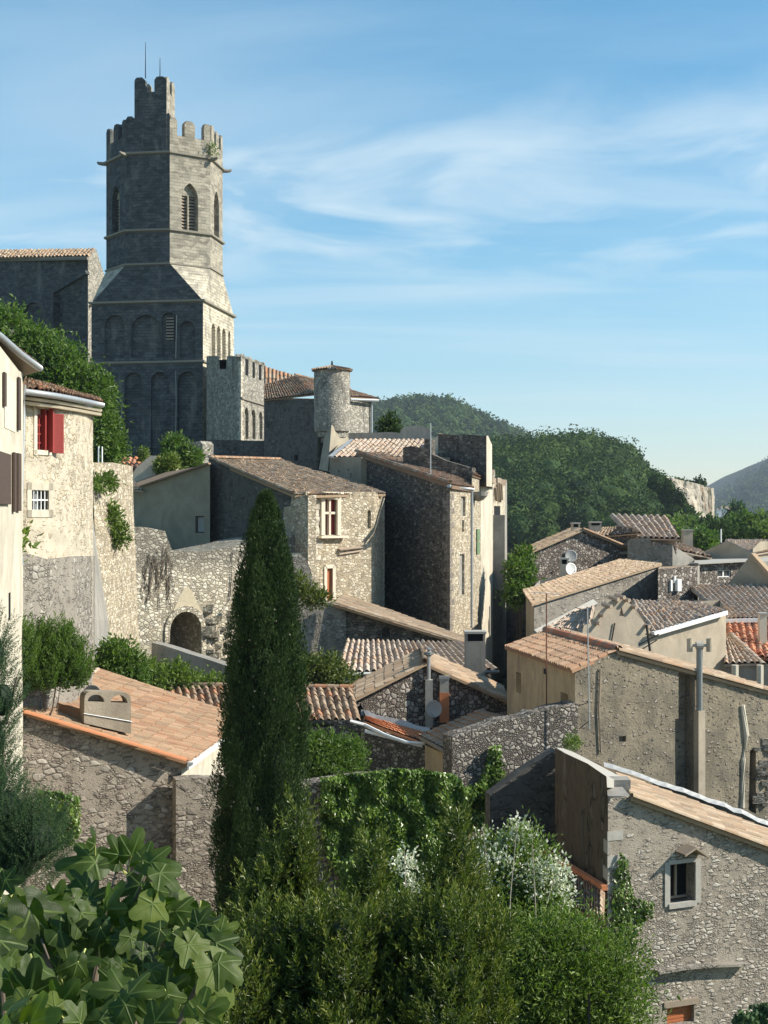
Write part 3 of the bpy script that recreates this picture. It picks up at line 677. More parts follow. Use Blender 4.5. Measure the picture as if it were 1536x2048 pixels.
wood('woodland.002', 'blue hazed scrub on the distant hill at the valley end', V3, T3, 2500, 11, 4.5, 22)

# limestone cliff at the nose of the near hill
cm = M('limestone cliff', .95); _p = cm.pos(); _a = cm.noise(cm.pos(1, 1, .35), .22, 8, .68, .5); _b = cm.noise(_p, .7, 6, .7)
_c = cm.mix(cm.smooth(_a, .40, .60), (.62, .55, .44), (.36, .33, .28)); _c = cm.mix(cm.smooth(cm.noise(cm.pos(1, 1, .35), .2, 5, .6), .60, .68), _c, (.035, .055, .025))
_c = cm.mix(cm.math('MULTIPLY', cm.smooth(cm.noise(cm.pos(1, 1, .12), .5, 6, .65), .50, .62), .8), _c, (.30, .21, .135)); _c = cm.mix(cm.math('MULTIPLY', cm.smooth(cm.noise(cm.pos(1, 1, .2), 1.1, 6, .7), .55, .66), .7), _c, (.13, .12, .105))
cm.bump(cm.math('ADD', _a, _b), 1.2); CLM = cm.out(cm.mix(.5, _c, cm.mix(_b, (.4, .4, .4), (1.6, 1.6, 1.6)), 'MULTIPLY'))
V = []; nu, nv = 70, 44
for i in range(nu):
    s = i / (nu - 1)
    for j in range(nv):
        t = j / (nv - 1); py = 1100 + (962 - 1100) * t
        lb = np.interp(py, [955, 975, 1000, 1020, 1045, 1100], [1330, 1340, 1372, 1378, 1402, 1416]) + noise.noise(Vector((py * .09, 0, 0))) * 9
        if s < .8: px = lb + (1424 - lb) * s / .8; Y = 316 + 12 * s / .8
        else: px = 1424 + 3 * (s - .8) / .2; Y = 328 + 60 * (s - .8) / .2
        top = np.interp(px, [1328, 1360, 1390, 1424, 1430], [952, 960, 966, 976, 976]); py = 1100 + (top - 1100) * t
        p = P(px, py, Y); q = Vector((p.x * .09, p.y * .09, p.z * .07)); q = Vector((p.x * .3, p.y * .1, p.z * .16)); d = noise.fractal(q, .8, 2, 5) * 1.1 + abs(noise.noise(Vector((p.x * .5, p.y * .1, p.z * .09)))) * 1.8
        V.append((p.x - d * .2 * (s < .8), p.y - d, p.z))
a = (np.arange(nu - 1)[:, None] * nv + np.arange(nv - 1)[None, :]); Fc = np.stack([a, a + nv, a + nv + 1, a + 1], -1).reshape(-1, 4)
tag(from_np('cliff', V, Fc, CLM, None), kind='structure')

_pt = []
for _ in range(30):
    py = random.uniform(962, 1075); lb = np.interp(py, [955, 1000, 1045, 1100], [1328, 1366, 1400, 1416]); _pt.append(P(lb - random.uniform(4, 40), py + 8, 310)[:])
for _ in range(12): _pt.append(P(random.uniform(1320, 1415), random.uniform(976, 984), 327)[:])
crowns('woodland.003', 'bushes crowding the edge of the pale cliff', np.array(_pt), 2.3, .55, 110)
# ------------------------------------------------------------ windows and small parts
def add_window(w_, rc, parent, dp, frame=None, pane=None, cols=1, rows=1, fw=.05, bar_w=.03, name='window', arch=None):
    """frame with glazing bars standing at depth dp in an opening; pane as sub-part"""
    q = [p - w_.n * (dp - .05) for p in rc]; bm = bmesh.new(); a, b, c, d = q; n = w_.n
    for p, r in ((a, b), (b, c), (c, d), (d, a)): bar(bm, p, r, fw, .05, n)
    for i in range(1, cols): bar(bm, a.lerp(b, i / cols), d.lerp(c, i / cols), bar_w, .045, n)
    for i in range(1, rows): bar(bm, a.lerp(d, i / rows), b.lerp(c, i / rows), bar_w, .04, n)
    f = from_bm(name, bm, frame or mt['white'], parent)
    bm = bmesh.new(); quad(bm, *[p - w_.n * (dp - .02) for p in rc]); from_bm('pane', bm, pane or mt['glass'], f)
    return f
def louvres(w_, rc, parent, dp, n, mat, name='louvre', dark=None):
    bm = bmesh.new(); a, b, c, d = [p - w_.n * dp for p in rc]
    for i in range(n):
        t = (i + .5) / n; p = a.lerp(d, t); q = b.lerp(c, t); h = (d - a).length / n
        quad(bm, p - w_.n * .14 + Vector((0, 0, h * .42)), q - w_.n * .14 + Vector((0, 0, h * .42)), q + Vector((0, 0, -h * .3)), p + Vector((0, 0, -h * .3)))
        quad(bm, p + Vector((0, 0, -h * .3)), q + Vector((0, 0, -h * .3)), q + Vector((0, 0, -h * .36)) - w_.n * .01, p + Vector((0, 0, -h * .36)) - w_.n * .01)
    return from_bm(name, bm, mat, parent)
def panel(w_, rc, parent, off, th, mat, name, slats=0, hinge=0):
    """a board standing proud of the wall by off, thickness th (shutter, door)"""
    a, b, c, d = [p + w_.n * (off + th / 2) for p in rc]; bm = bmesh.new(); m1 = a.lerp(b, .5); m2 = d.lerp(c, .5); bar(bm, m1, m2, (b - a).length, th, w_.n)
    if slats:
        for i in range(slats):
            t = (i + .5) / slats; bar(bm, a.lerp(d, t) * .97 + b.lerp(c, t) * .03 + w_.n * (th / 2 + .004), b.lerp(c, t) * .97 + a.lerp(d, t) * .03 + w_.n * (th / 2 + .004), (d - a).length / slats * .6, .012, w_.n)
        for p, r in ((a, d), (b, c)): bar(bm, p + w_.n * (th / 2 + .006), r + w_.n * (th / 2 + .006), .05, .012, w_.n)
    return from_bm(name, bm, mat, parent)
def trim(w_, p, q, h, proud, mat, parent, name='cornice', inset=0.0):
    bm = bmesh.new(); p = Vector(p); q = Vector(q); bar(bm, p + w_.n * (proud / 2 - .05), q + w_.n * (proud / 2 - .05), h, proud + .1, w_.n)
    return from_bm(name, bm, mat, parent)
def gutter(name, pts, parent, r=.07, mat=None):
    bm = bmesh.new(); tube(bm, pts, r, 8); return from_bm(name, bm, mat or mt['zinc'], parent, True)

def quoins(c, wa, wb, z0, z1, mat, parent, h=.34, la=.55, lb=.32, proud=.02):
    """dressed corner stones alternating long and short on the two walls that meet at corner c (wa ends there, wb starts there)"""
    b = bmesh.new(); z = z0; k = 0; c = Vector((c[0], c[1], 0))
    while z < z1 - h * .6:
        hh = h * random.uniform(.8, 1.2); A = (la if k % 2 else lb) * random.uniform(.8, 1.2); B = (lb if k % 2 else la) * random.uniform(.8, 1.2)
        o = c + wa.n * proud + wb.n * proud; zt_ = min(z + hh - .025, z1)
        p = [c - wa.u * A + wa.n * proud, o, c + wb.u * B + wb.n * proud]; q = [c - wa.u * A - wa.n * .05, c - (wa.n + wb.n) * .05, c + wb.u * B - wb.n * .05]
        for i in range(2): quad(b, p[i] + Vector((0, 0, z)), p[i + 1] + Vector((0, 0, z)), p[i + 1] + Vector((0, 0, zt_)), p[i] + Vector((0, 0, zt_)))
        for zz_ in (z, zt_): quad(b, *[v + Vector((0, 0, zz_)) for v in (p[0], p[1], q[1], q[0])]); quad(b, *[v + Vector((0, 0, zz_)) for v in (p[1], p[2], q[2], q[1])])
        for i in (0, 2): quad(b, p[i] + Vector((0, 0, z)), q[i] + Vector((0, 0, z)), q[i] + Vector((0, 0, zt_)), p[i] + Vector((0, 0, zt_)))
        z += hh; k += 1
    return from_bm('quoins', b, mat, parent)
# ============================================================ bell tower
TB = R(8.9)                                     # bearing of the tower seen from the camera, turned left
TC = Vector((-19.55, 125.0)); TR = 5.15
def tdir(rel):                                  # rel: angle from "towards the camera", positive to the right
    a = math.atan2(-TC.y, -TC.x) + rel; return Vector((math.cos(a), math.sin(a)))
zt = lambda py, Y=120.0: (1024 - py) / F * Y
tw = root('bell_tower', (TC.x, TC.y, 3), 'tall grey stone bell tower with octagonal battlemented top and two lightning rods', 'bell tower')
OV = [TC + tdir(R(4.5 + 45 * k)) * TR for k in range(8)]      # vertices, k=0 nearest corner (px 338)
zA, zB, zC, zD = zt(527), zt(459), zt(304), zt(268)
bm = bmesh.new(); bd = bmesh.new(); win_jobs = []
def octface(k):                                  # face from vertex k to k+1 (to the right); outward
    return W(OV[k % 8], OV[(k + 1) % 8])
for k in range(8):
    w_ = octface(k); L = w_.len; top = zD
    o = [w_.at(0, zA), w_.at(L, zA), w_.at(L, top), w_.at(0, top)]; holes = []
    if k in (0, 1, 7, 6, 2):
        big = (k == 0)
        cx = L * (.49 if k != 6 else .5); hw = .80; z0 = zB + .15; z1 = zt(360)
        w2 = hw; h = w2 * 2 * .866; zs = z1 - h; hole = [w_.at(cx - w2, z0), w_.at(cx + w2, z0)]
        for i in range(9): a = i / 8 * R(60); hole.append(w_.at(cx - w2 + 2 * w2 * math.cos(a), zs + 2 * w2 * math.sin(a)))
        for i in range(7, -1, -1): a = i / 8 * R(60); hole.append(w_.at(cx + w2 - 2 * w2 * math.cos(a), zs + 2 * w2 * math.sin(a)))
        if k != 7: holes.append((hole, .75, False)); win_jobs.append((w_, hole, cx, w2, z0, zs, z1))
    w_.face(bd if k in (6, 7) else bm, o, holes, .75, False)  # faces turned from the sun take the shade-darkened stone
# parapet back and roof deck
inn = [TC + (v - TC) * .90 for v in OV]
vs = [bm.verts.new((p.x, p.y, zD - 1.1)) for p in OV]; bm.faces.new(vs[::-1])
for k in range(8):
    a, b = OV[k], OV[(k + 1) % 8]; c, d = inn[(k + 1) % 8], inn[k]
    quad(bm, (a.x, a.y, zD), (b.x, b.y, zD), (c.x, c.y, zD), (d.x, d.y, zD)); quad(bm, (d.x, d.y, zD), (c.x, c.y, zD), (c.x, c.y, zD - 1.3), (d.x, d.y, zD - 1.3))
# square stage and the pyramidal broaches between the octagon and the square
HS = 4.98
def sq(rel, r): return TC + tdir(rel) * r
SQ = [sq(R(27 + 45 + 90 * k - 45 - 0), 0) for k in range(4)]
fn = -18.0                                       # bearing of the front face normal relative to the camera
def sqv(i, hs): a = R(fn + 45 + 90 * i); return TC + tdir(a) * (hs * math.sqrt(2))
S = [sqv(i, HS) for i in range(4)]               # S[0] near right corner (px 403), S[1] far right, S[2] far left, S[3] near left
zE = zt(600, 119); zF = zt(722, 119); zG = 2.0
for i in range(4):
    c = S[i]; a = R(fn + 45 + 90 * i)
    # octagon vertices flanking this corner
    near = sorted(OV, key=lambda v: (v - c).length)[:2]
    p, q = near; quadv = [Vector((p.x, p.y, zA)), Vector((q.x, q.y, zA)), Vector((c.x, c.y, zE))]
    f = bm.faces.new([bm.verts.new(v) for v in quadv]); f.normal_update()
    if f.normal.z < 0: f.normal_flip()
for i in range(4):                               # sloping aprons over each side
    c0, c1 = S[i], S[(i + 1) % 4]; mid = (c0 + c1) / 2; near = sorted(OV, key=lambda v: (v - mid).length)[:2]
    p, q = sorted(near, key=lambda v: (v - c0).length)
    f = quad(bd if i == 3 else bm, (c0.x, c0.y, zE), (c1.x, c1.y, zE), (q.x, q.y, zA), (p.x, p.y, zA)); f.normal_update()
    if f.normal.z < 0: f.normal_flip()
def square_face(i, mat_bm):
    """i: 0 = right face (S0-S1), 3 = front face (S3-S0)"""
    a, b = S[i], S[(i + 1) % 4]; w_ = W(a, b); L = w_.len; holes = []
    if i == 3:
        # upper stage: shallow arched bays; lower stage: four tall blind arches
        for (l, r, t, dd) in ((.12, .30, 625, .30), (.36, .62, 626, .30), (.63, .76, 622, .3), (.79, .93, 640, .3)):
            rc = [w_.at(L * l, zt(712, 119)), w_.at(L * r, zt(712, 119))]; w2 = L * (r - l) / 2; zs = zt(t, 119) - w2
            for k in range(9): an = k / 8 * math.pi; rc.append(w_.at(L * (l + r) / 2 + w2 * math.cos(an), zs + w2 * math.sin(an)))
            holes.append((rc, dd, True))
        for (l, r) in ((.05, .20), (.30, .455), (.535, .70), (.775, .945)):
            rc = [w_.at(L * l, zG + .5), w_.at(L * r, zG + .5)]; w2 = L * (r - l) / 2; zs = zt(742, 119) - w2
            for k in range(11): an = k / 10 * math.pi; rc.append(w_.at(L * (l + r) / 2 + w2 * math.cos(an), zs + w2 * math.sin(an)))
            holes.append((rc, .32, True))
    if i == 0:
        for (l, r) in ((.26, .38), (.43, .55), (.60, .72), (.80, .88)):
            rc = [w_.at(L * l, zt(705, 119)), w_.at(L * r, zt(705, 119))]; w2 = L * (r - l) / 2; zs = zt(636, 119) - w2
            for k in range(7): an = k / 6 * math.pi; rc.append(w_.at(L * (l + r) / 2 + w2 * math.cos(an), zs + w2 * math.sin(an)))
            holes.append((rc, .45, True))
        for (l, r) in ((.10, .16),):
            holes.append(([w_.at(L * l, zG + .5), w_.at(L * r, zG + .5), w_.at(L * r, zt(740, 119)), w_.at(L * l, zt(740, 119))], .4, True))
    w_.face(mat_bm, [w_.at(0, zG - 3), w_.at(L, zG - 3), w_.at(L, zE), w_.at(0, zE)], holes, .3, True); return w_
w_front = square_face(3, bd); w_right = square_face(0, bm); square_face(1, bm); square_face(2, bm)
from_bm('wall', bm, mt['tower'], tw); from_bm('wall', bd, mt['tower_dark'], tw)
for pts in (((245, 800), (243, 860), (244, 915)), ((352, 742), (353, 800), (352, 878)), ((354, 630), (353, 672), (352, 716))):
    b = bmesh.new(); tube(b, [w_front.pt(*q) + w_front.n * .08 for q in pts], .035, 5); from_bm('conductor_cable', b, mt['concrete'], tw)
# string courses
def ring(verts, z, h, pr, nm='string_course'):
    b = bmesh.new(); n = len(verts)
    pv = [TC + (v - TC) * (1 + pr / (v - TC).length) for v in verts]; iv = [TC + (v - TC) * .97 for v in verts]
    for k in range(n):
        a, c = pv[k], pv[(k + 1) % n]; d, e = iv[(k + 1) % n], iv[k]
        quad(b, (a.x, a.y, z - h * .3), (c.x, c.y, z - h * .3), (c.x, c.y, z + h * .5), (a.x, a.y, z + h * .5))
        quad(b, (a.x, a.y, z + h * .5), (c.x, c.y, z + h * .5), (d.x, d.y, z + h * .8), (e.x, e.y, z + h * .8))
        quad(b, (e.x, e.y, z - h), (d.x, d.y, z - h), (c.x, c.y, z - h * .3), (a.x, a.y, z - h * .3))
    from_bm(nm, b, mt['tower_trim'], tw)
for z, h, pr in ((zA, .16, .14), (zB, .2, .22), (zC, .2, .2)): ring(OV, z, h, pr)
ring(S, zE, .2, .3); ring(S, zF, .2, .2)
# merlons: one mesh each
def merlon(w_, t0, t1, z0, z1, th=.5, mat=mt['tower'], parent=tw, roundtop=False):
    b = bmesh.new(); n = w_.n; zs = z1 - (.28 if not roundtop else .3)
    pr = [w_.at(t0, z0), w_.at(t1, z0), w_.at(t1, zs), w_.at((t0 + t1) / 2 + (t1 - t0) * .2, z1), w_.at((t0 + t1) / 2 - (t1 - t0) * .3, z1), w_.at(t0, zs)]
    if roundtop:
        c = (t0 + t1) / 2; r = (t1 - t0) / 2; pr = [w_.at(t0, z0), w_.at(t1, z0)] + [w_.at(c + r * math.cos(a * math.pi / 6), zs + .3 * math.sin(a * math.pi / 6)) for a in range(7)]
    bk = [p - n * th for p in pr]; k = len(pr)
    fr = b.faces.new([b.verts.new(p) for p in pr]); b.faces.new([b.verts.new(p) for p in bk[::-1]])
    for i in range(k): quad(b, pr[i], bk[i], bk[(i + 1) % k], pr[(i + 1) % k])
    bmesh.ops.remove_doubles(b, verts=b.verts, dist=.001); bmesh.ops.recalc_face_normals(b, faces=b.faces)
    return from_bm('merlon', b, mat, parent)
zm = zt(234)
for k in (0, 1, 2, 3, 4, 5, 6):
    w_ = octface(k); L = w_.len
    for t0, t1 in (((.0, .18), (.36, .62), (.84, 1.0)) if k == 0 else ((.08, .3), (.45, .68), (.84, 1.0)) if k % 2 else ((.0, .2), (.38, .62), (.8, 1.0))):
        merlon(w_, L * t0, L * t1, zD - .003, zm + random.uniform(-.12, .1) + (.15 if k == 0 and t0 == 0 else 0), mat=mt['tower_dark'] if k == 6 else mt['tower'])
# stair turret rising from the front-left face (k = 7)
w_ = octface(7); L = w_.len; ts0, ts1 = L * .20, L * .93; zt1 = zt(182, 120); zt2 = zt(152, 120)
merlon(w_, 0, L * .2, zD - .003, zt(229), mat=mt['tower_dark']); merlon(w_, L * .931, L * .999, zD - .003, zt(226), mat=mt['tower_dark'])
b = bmesh.new(); b2 = bmesh.new(); dpt = 2.3; n = w_.n
for (a, c, z1, d0, d1) in ((ts0, ts1, zt1, -.03, dpt),):
    A = [w_.at(a, zC + .3) - n * d0, w_.at(c, zC + .3) - n * d0, w_.at(c, zC + .3) - n * d1, w_.at(a, zC + .3) - n * d1]
    T_ = [Vector((p.x, p.y, z1)) for p in A]
    for i in range(4): quad(b2 if i in (0, 3) else b, A[i], A[(i + 1) % 4], T_[(i + 1) % 4], T_[i])  # front and left quads carry painted shade as well
    quad(b, *T_)
st = from_bm('stair_turret', b, mt['tower'], tw); from_bm('turret_face', b2, mt['tower_dark'], st)
wf = W((w_.at(ts0, 0) + n * .03).xy, (w_.at(ts1, 0) + n * .03).xy); wr = W((w_.at(ts1, 0) + n * .03).xy, (w_.at(ts1, 0) - n * dpt).xy); wb = W((w_.at(ts1, 0) - n * dpt).xy, (w_.at(ts0, 0) - n * dpt).xy); wl = W((w_.at(ts0, 0) - n * dpt).xy, (w_.at(ts0, 0) + n * .03).xy)
for q, segs in ((wf, ((0, .34), (.62, 1))), (wr, ((.012, .38), (.62, .985))), (wb, ((.0, .3), (.7, 1))), (wl, ((.02, .3), (.7, .98)))):
    for a, c in segs: merlon(q, q.len * a + .001, q.len * c - .001, zt1 - .003, zt2, .45, mt['tower_dark'] if q is wf or q is wl else mt['tower'], st)
# belfry louvres with their stone mullion
for w_, hole, cx, w2, z0, zs, z1 in win_jobs:
    rc = [w_.at(cx - w2, z0), w_.at(cx + w2, z0), w_.at(cx + w2, zs + .35), w_.at(cx - w2, zs + .35)]
    b = bmesh.new(); q = [p - w_.n * .745 for p in hole]; vv = [b.verts.new(p) for p in q]
    for t in tessellate_polygon([q]): b.faces.new([vv[i] for i in t])
    wd = from_bm('belfry_opening', b, mt['black'], tw)
    louvres(w_, rc, wd, .5, 11, mt['wood'], 'louvre')
    b = bmesh.new(); bar(b, w_.at(cx, z0) - w_.n * .42, w_.at(cx, zs + .4) - w_.n * .42, .13, .2, w_.n)
    tp = [p - w_.n * .44 for p in hole if p.z > zs + .3] ; 
    tp = [w_.at(cx + w2 * .93, zs + .33) - w_.n * .44] + tp + [w_.at(cx - w2 * .93, zs + .33) - w_.n * .44]
    vv = [b.verts.new(p) for p in tp]
    for t in tessellate_polygon([tp]): b.faces.new([vv[i] for i in t])
    from_bm('tracery', b, mt['tower'], wd)
# small upper-stage window on the front, lightning rods, gargoyles
rc = [w_front.at(w_front.len * .665, zt(678, 119)) , w_front.at(w_front.len * .735, zt(678, 119)), w_front.at(w_front.len * .735, zt(630, 119)), w_front.at(w_front.len * .665, zt(630, 119))]
b = bmesh.new(); quad(b, *[p - w_front.n * .28 for p in rc]); sw = from_bm('belfry_opening', b, mt['black'], tw); louvres(w_front, rc, sw, .16, 8, mt['wood'])
for px, t, bpy_ in ((291, 82, 152), (320, 118, 152)):
    p = P(px, bpy_, 120.6 if px < 300 else 120.0); b = bmesh.new(); tube(b, [(p.x, p.y, p.z - .2), (p.x, p.y, zt(t, 120.3))], [.05, .02], 5); from_bm('lightning_rod', b, mt['iron'], tw)
for k, dl in ((1, 1.0), (0, 0), (2, 1.1), (6, 1.1), (7, 1.0)):
    v = OV[k]; d = (v - TC).normalized(); d = Vector((d.x, d.y, 0)); 
    if k == 0: continue
    b = bmesh.new(); s = Vector((v.x, v.y, zC - .1)); tube(b, [s - d * .2, s + d * .35, s + d * .65 + Vector((0, 0, .03)), s + d * .78 + Vector((0, 0, .14))], [.20, .17, .14, .10], 7); from_bm('gargoyle', b, mt['tower_trim'], tw)
# tuft in the parapet
vp = OV[1]; o = foliage('parapet_weed', tw, LM['bright'], [(vp.x + .3, vp.y - .3, zC + .7, .3, .3, .4)], 20, 8, .2, spread=.3, core=0); o['kind'] = 'stuff'

# ============================================================ church nave behind the tower
nv = House('church_nave', 'long dark church nave with a pale gable end behind the bell tower', 'church', [(-260, 150, 520), (176, 134, 512), (212, 139, 560), (212, 168, 560), (-220, 185, 520)], 1.0)
nv.wall(0, mt['tower_dark'], holes=[(W((-260, 150), (176, 134)).arch(45, 605, 85, 690), .3, True)])
ge = nv.w[1]; nv.wall(1, mt['keep'], top=[(178, 511), (192, 497)])
for i in (2, 3, 4): nv.wall(i, mt['tower'])
nv.done()
tiles('roof', P(-260, 520, 149.5), P(178, 512, 133.5), P(190, 498, 139), P(-240, 503, 156), mt['tile_old'], nv.root, .5, .8, .1)
b = bmesh.new(); tube(b, [P(-200, 524, 148.8), P(176, 517, 133.2)], .16, 6); from_bm('cornice', b, mt['tower_trim'], nv.root)
trim(ge, ge.pt(178, 612), ge.pt(208, 585), .2, .25, mt['tower_trim'], nv.root)
w0 = nv.w[0]; b = bmesh.new(); bar(b, w0.pt(100, 590) + w0.n * .1, w0.pt(176, 545) + w0.n * .1, .35, .5, w0.n); bar(b, w0.pt(28, 610) + w0.n * .5, w0.pt(28, 760) + w0.n * .5, 1.1, 1.2, w0.n); bar(b, w0.pt(112, 590) + w0.n * .4, w0.pt(112, 760) + w0.n * .4, 1.0, 1.0, w0.n); from_bm('buttress', b, mt['tower_dark'], nv.root)

# ============================================================ battlemented keep beside the tower
kp = House('battlemented_block', 'square stone block with rounded merlons and blind arches to the right of the bell tower', 'fortified block', [(413, 117, 712), (482, 110, 712), (530, 117.5, 726), (470, 125, 726)], 1.5)
kl = W((413, 117), (482, 110)); kr = W((482, 110), (530, 117.5))
kp.wall(0, mt['keep'], top=[(438, 712), (440, 738), (452, 738), (454, 712)])
kp.wall(1, mt['keep'], holes=[(kr.arch(489, 815, 497, 878), .25, True), (kr.arch(503, 819, 511, 878), .25, True), (kr.arch(518, 823, 525, 878), .25, True)])
kp.wall(2, mt['keep']); kp.wall(3, mt['keep']); kp.cap(mt['keep'], -.3); kp.done()
quoins(kp.c[1], kl, kr, 4, kp.c[1].z - .4, mt['quoin_pale'], kp.root, .4, .7, .4)
z0 = kp.c[1].z - 1.35
L = kr.len
b = bmesh.new()
for a, c in ((.0, .17), (.29, .46), (.56, .73), (.84, 1.0)): merlon(kr, L * a, L * c, kp.c[1].z - .1, kp.c[1].z + .25, .5, mt['keep'], kp.root, True)
b.free()
for a, c in ((.17, .29), (.46, .56), (.73, .84)):
    b = bmesh.new(); q = [kr.at(L * a, z0) + kr.n * .012, kr.at(L * c, z0) + kr.n * .012, kr.at(L * c, z0 + 1.3) + kr.n * .012, kr.at(L * a, z0 + 1.3) + kr.n * .012]; quad(b, *q); from_bm('crenel', b, mt['black'], kp.root)
trim(kr, kr.at(0, zt(800, 112)), kr.at(L, zt(800, 112)), .16, .12, mt['tower_trim'], kp.root, 'string_course')

# dark terrace wall under the church
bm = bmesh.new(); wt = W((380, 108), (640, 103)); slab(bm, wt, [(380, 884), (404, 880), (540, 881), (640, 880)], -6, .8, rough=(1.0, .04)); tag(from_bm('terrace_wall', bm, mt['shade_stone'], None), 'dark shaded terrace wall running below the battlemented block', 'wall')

# ============================================================ presbytery with round corner turret
pb = House('turreted_house', 'old dark walled house with a round corner turret and hipped tile roof', 'house', [(528, 103, 800), (634, 98, 800), (745, 106, 800), (745, 109, 800), (530, 108.5, 795)], -4)
wL = pb.w[0]; wR = pb.w[1]
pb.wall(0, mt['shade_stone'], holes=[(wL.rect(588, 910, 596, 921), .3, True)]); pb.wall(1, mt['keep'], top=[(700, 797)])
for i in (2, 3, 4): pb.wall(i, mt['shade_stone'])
pb.done()
tiles('roof', P(528, 799, 102.6), P(628, 788, 98.4), P(590, 752, 107), P(528, 770, 107.5), mt['tile_brown'], pb.root, .32, .5, .07)
tiles('roof', P(628, 788, 98.4), P(757, 797, 106), P(700, 781, 109), P(590, 752, 107), mt['tile_brown'], pb.root, .32, .5, .07)
tiles('roof', P(528, 790, 107.2), P(590, 775, 107.4), P(590, 751, 109), P(528, 733, 109.4), mt['tile_brown'], pb.root, .32, .5, .07)
ridge('ridge_tiles', P(700, 781, 109) + Vector((0, 0, .1)), P(590, 752, 107) + Vector((0, 0, .1)), mt['tile_brown'], pb.root, .16, .5)
b = bmesh.new(); tube(b, [P(743, 803, 105.5), P(743, 868, 105.5)], .09, 6); tube(b, [P(700, 799, 102), P(756, 801, 105.6)], .11, 6); from_bm('gutter', b, mt['zinc'], pb.root)
tcx = P(664, 800, 98.4); b = bmesh.new(); k = 98.4 / F
prof = [(.04, (1024 - 902) * k), (.45, (1024 - 896) * k), (.5, (1024 - 888) * k), (.78, (1024 - 886) * k), (.82, (1024 - 877) * k), (1.04, (1024 - 875) * k), (1.06, (1024 - 866) * k), (1.22, (1024 - 863) * k), (1.27, (1024 - 840) * k), (1.27, (1024 - 742) * k)]
lathe(b, (tcx.x, tcx.y, 0), prof, 40); tr = from_bm('turret', b, mt['keep'], pb.root)
b = bmesh.new(); V = []; Fc = []; rn = []
for i in range(44):
    a = i / 44 * 2 * math.pi; a2 = (i + .9) / 44 * 2 * math.pi; n0 = len(V); am = (a + a2) / 2
    zr, ze = (1024 - 733) * k, (1024 - 741) * k + random.uniform(-.03, .03); ro = 1.45 + random.uniform(-.04, .05)
    V += [(tcx.x + math.cos(a) * ro, tcx.y + math.sin(a) * ro, ze), (tcx.x + math.cos(am) * ro, tcx.y + math.sin(am) * ro, ze + .10), (tcx.x + math.cos(a2) * ro, tcx.y + math.sin(a2) * ro, ze), (tcx.x, tcx.y, zr + .12)]
    Fc += [(n0, n0 + 1, n0 + 3), (n0 + 1, n0 + 2, n0 + 3)]; rn += [random.random()] * 2
n0 = len(V)
for i in range(44): a = i / 44 * 2 * math.pi; V.append((tcx.x + math.cos(a) * 1.42, tcx.y + math.sin(a) * 1.42, (1024 - 742) * k - .02))
V.append((tcx.x, tcx.y, (1024 - 742) * k - .02))
for i in range(44): Fc.append((n0 + i, n0 + (i + 1) % 44, n0 + 44)); rn.append(.1)
b.free(); tf = from_np('turret_roof', V, Fc, mt['tile_brown'], tr, rnd=rn)
b = bmesh.new(); tube(b, [(tcx.x, tcx.y, (1024 - 735) * k), (tcx.x, tcx.y, (1024 - 722) * k)], [.10, .05], 6); from_bm('finial', b, mt['iron'], tr)
# flared buttress under the turret
b = bmesh.new(); A = [P(636, 948, 96.4), P(655, 948, 95.0), P(658, 948, 98.5), P(640, 948, 99.5)]; C_ = [P(652, 856, 97.7), P(663, 850, 97.0), P(664, 850, 98.6), P(655, 850, 99.2)]
A2 = [P(638, 1010, 96.4), P(655, 1010, 95.0), P(659, 1010, 98.5), P(642, 1010, 99.5)]
wing = [P(655, 948, 95.0), P(700, 884, 98.2), P(690, 862, 98.4), P(663, 850, 97.0)]
for lo, hi in ((A2, A), (A, C_)):
    for i in range(4): quad(b, lo[i], lo[(i + 1) % 4], hi[(i + 1) % 4], hi[i])
quad(b, *C_); quad(b, *wing); quad(b, *[p + Vector((-.1, .5, 0)) for p in wing]); from_bm('buttress', b, mt['courtyard'], pb.root)

# ============================================================ roofs between turret and tall house
mh = House('low_tiled_house', 'low house with a pale honeycomb tile roof between turret and ruined chimney wall', 'house', [(660, 90, 913), (722, 88.5, 914), (900, 90, 915), (900, 99, 884), (680, 99, 884)], -5)
hw_ = W((660, 90), (722, 88.5)); mh.wall(0, mt['courtyard'], holes=[(hw_.rect(x, y, x + 3, y + 3), .2, True) for x, y in ((676, 941), (700, 946), (700, 952), (695, 938))]); mh.wall(1, mt['courtyard'])
for i in (2, 3, 4): mh.wall(i, mt['grey_render'])
mh.done()
tiles('roof', P(664, 914, 89.6), P(846, 914, 90), P(868, 880, 99), P(708, 879, 98), mt['tile_mixed'], mh.root, .34, .5, .07)
b = bmesh.new(); bar(b, P(662, 914, 89.4) , P(706, 880, 97.5), .35, .10, (0, -1, .5)); from_bm('flashing', b, mt['zinc'], mh.root)
bm = bmesh.new(); wq = W((690, 101), (880, 101)); slab(bm, wq, [(697, 866), (780, 864), (800, 866), (806, 855), (832, 851), (862, 857), (862, 880), (880, 882)], -2, .5, rough=(1.0, .04)); tag(from_bm('parapet_wall', bm, mt['grey_render'], None), 'grey rendered parapet with a low arched hump behind the honeycomb roof', 'wall')

# tall dark block with bright edge
tb = House('tall_narrow_house', 'tall dark stone house with a thin sunlit end, highest of the street', 'house', [(876, 92, 868), (973, 87, 872), (984, 89, 890), (984, 99, 888), (880, 101, 866)], 1.6)
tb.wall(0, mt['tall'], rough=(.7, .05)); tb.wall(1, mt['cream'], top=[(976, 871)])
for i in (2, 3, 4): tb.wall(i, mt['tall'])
tb.cap(mt['tile_brown']); tb.done()
b = bmesh.new(); wq = W((862, 93), (877, 92.3)); slab(b, wq, [(862, 878), (877, 872)], -6, .5); from_bm('return_wall', b, mt['cream'], tb.root)
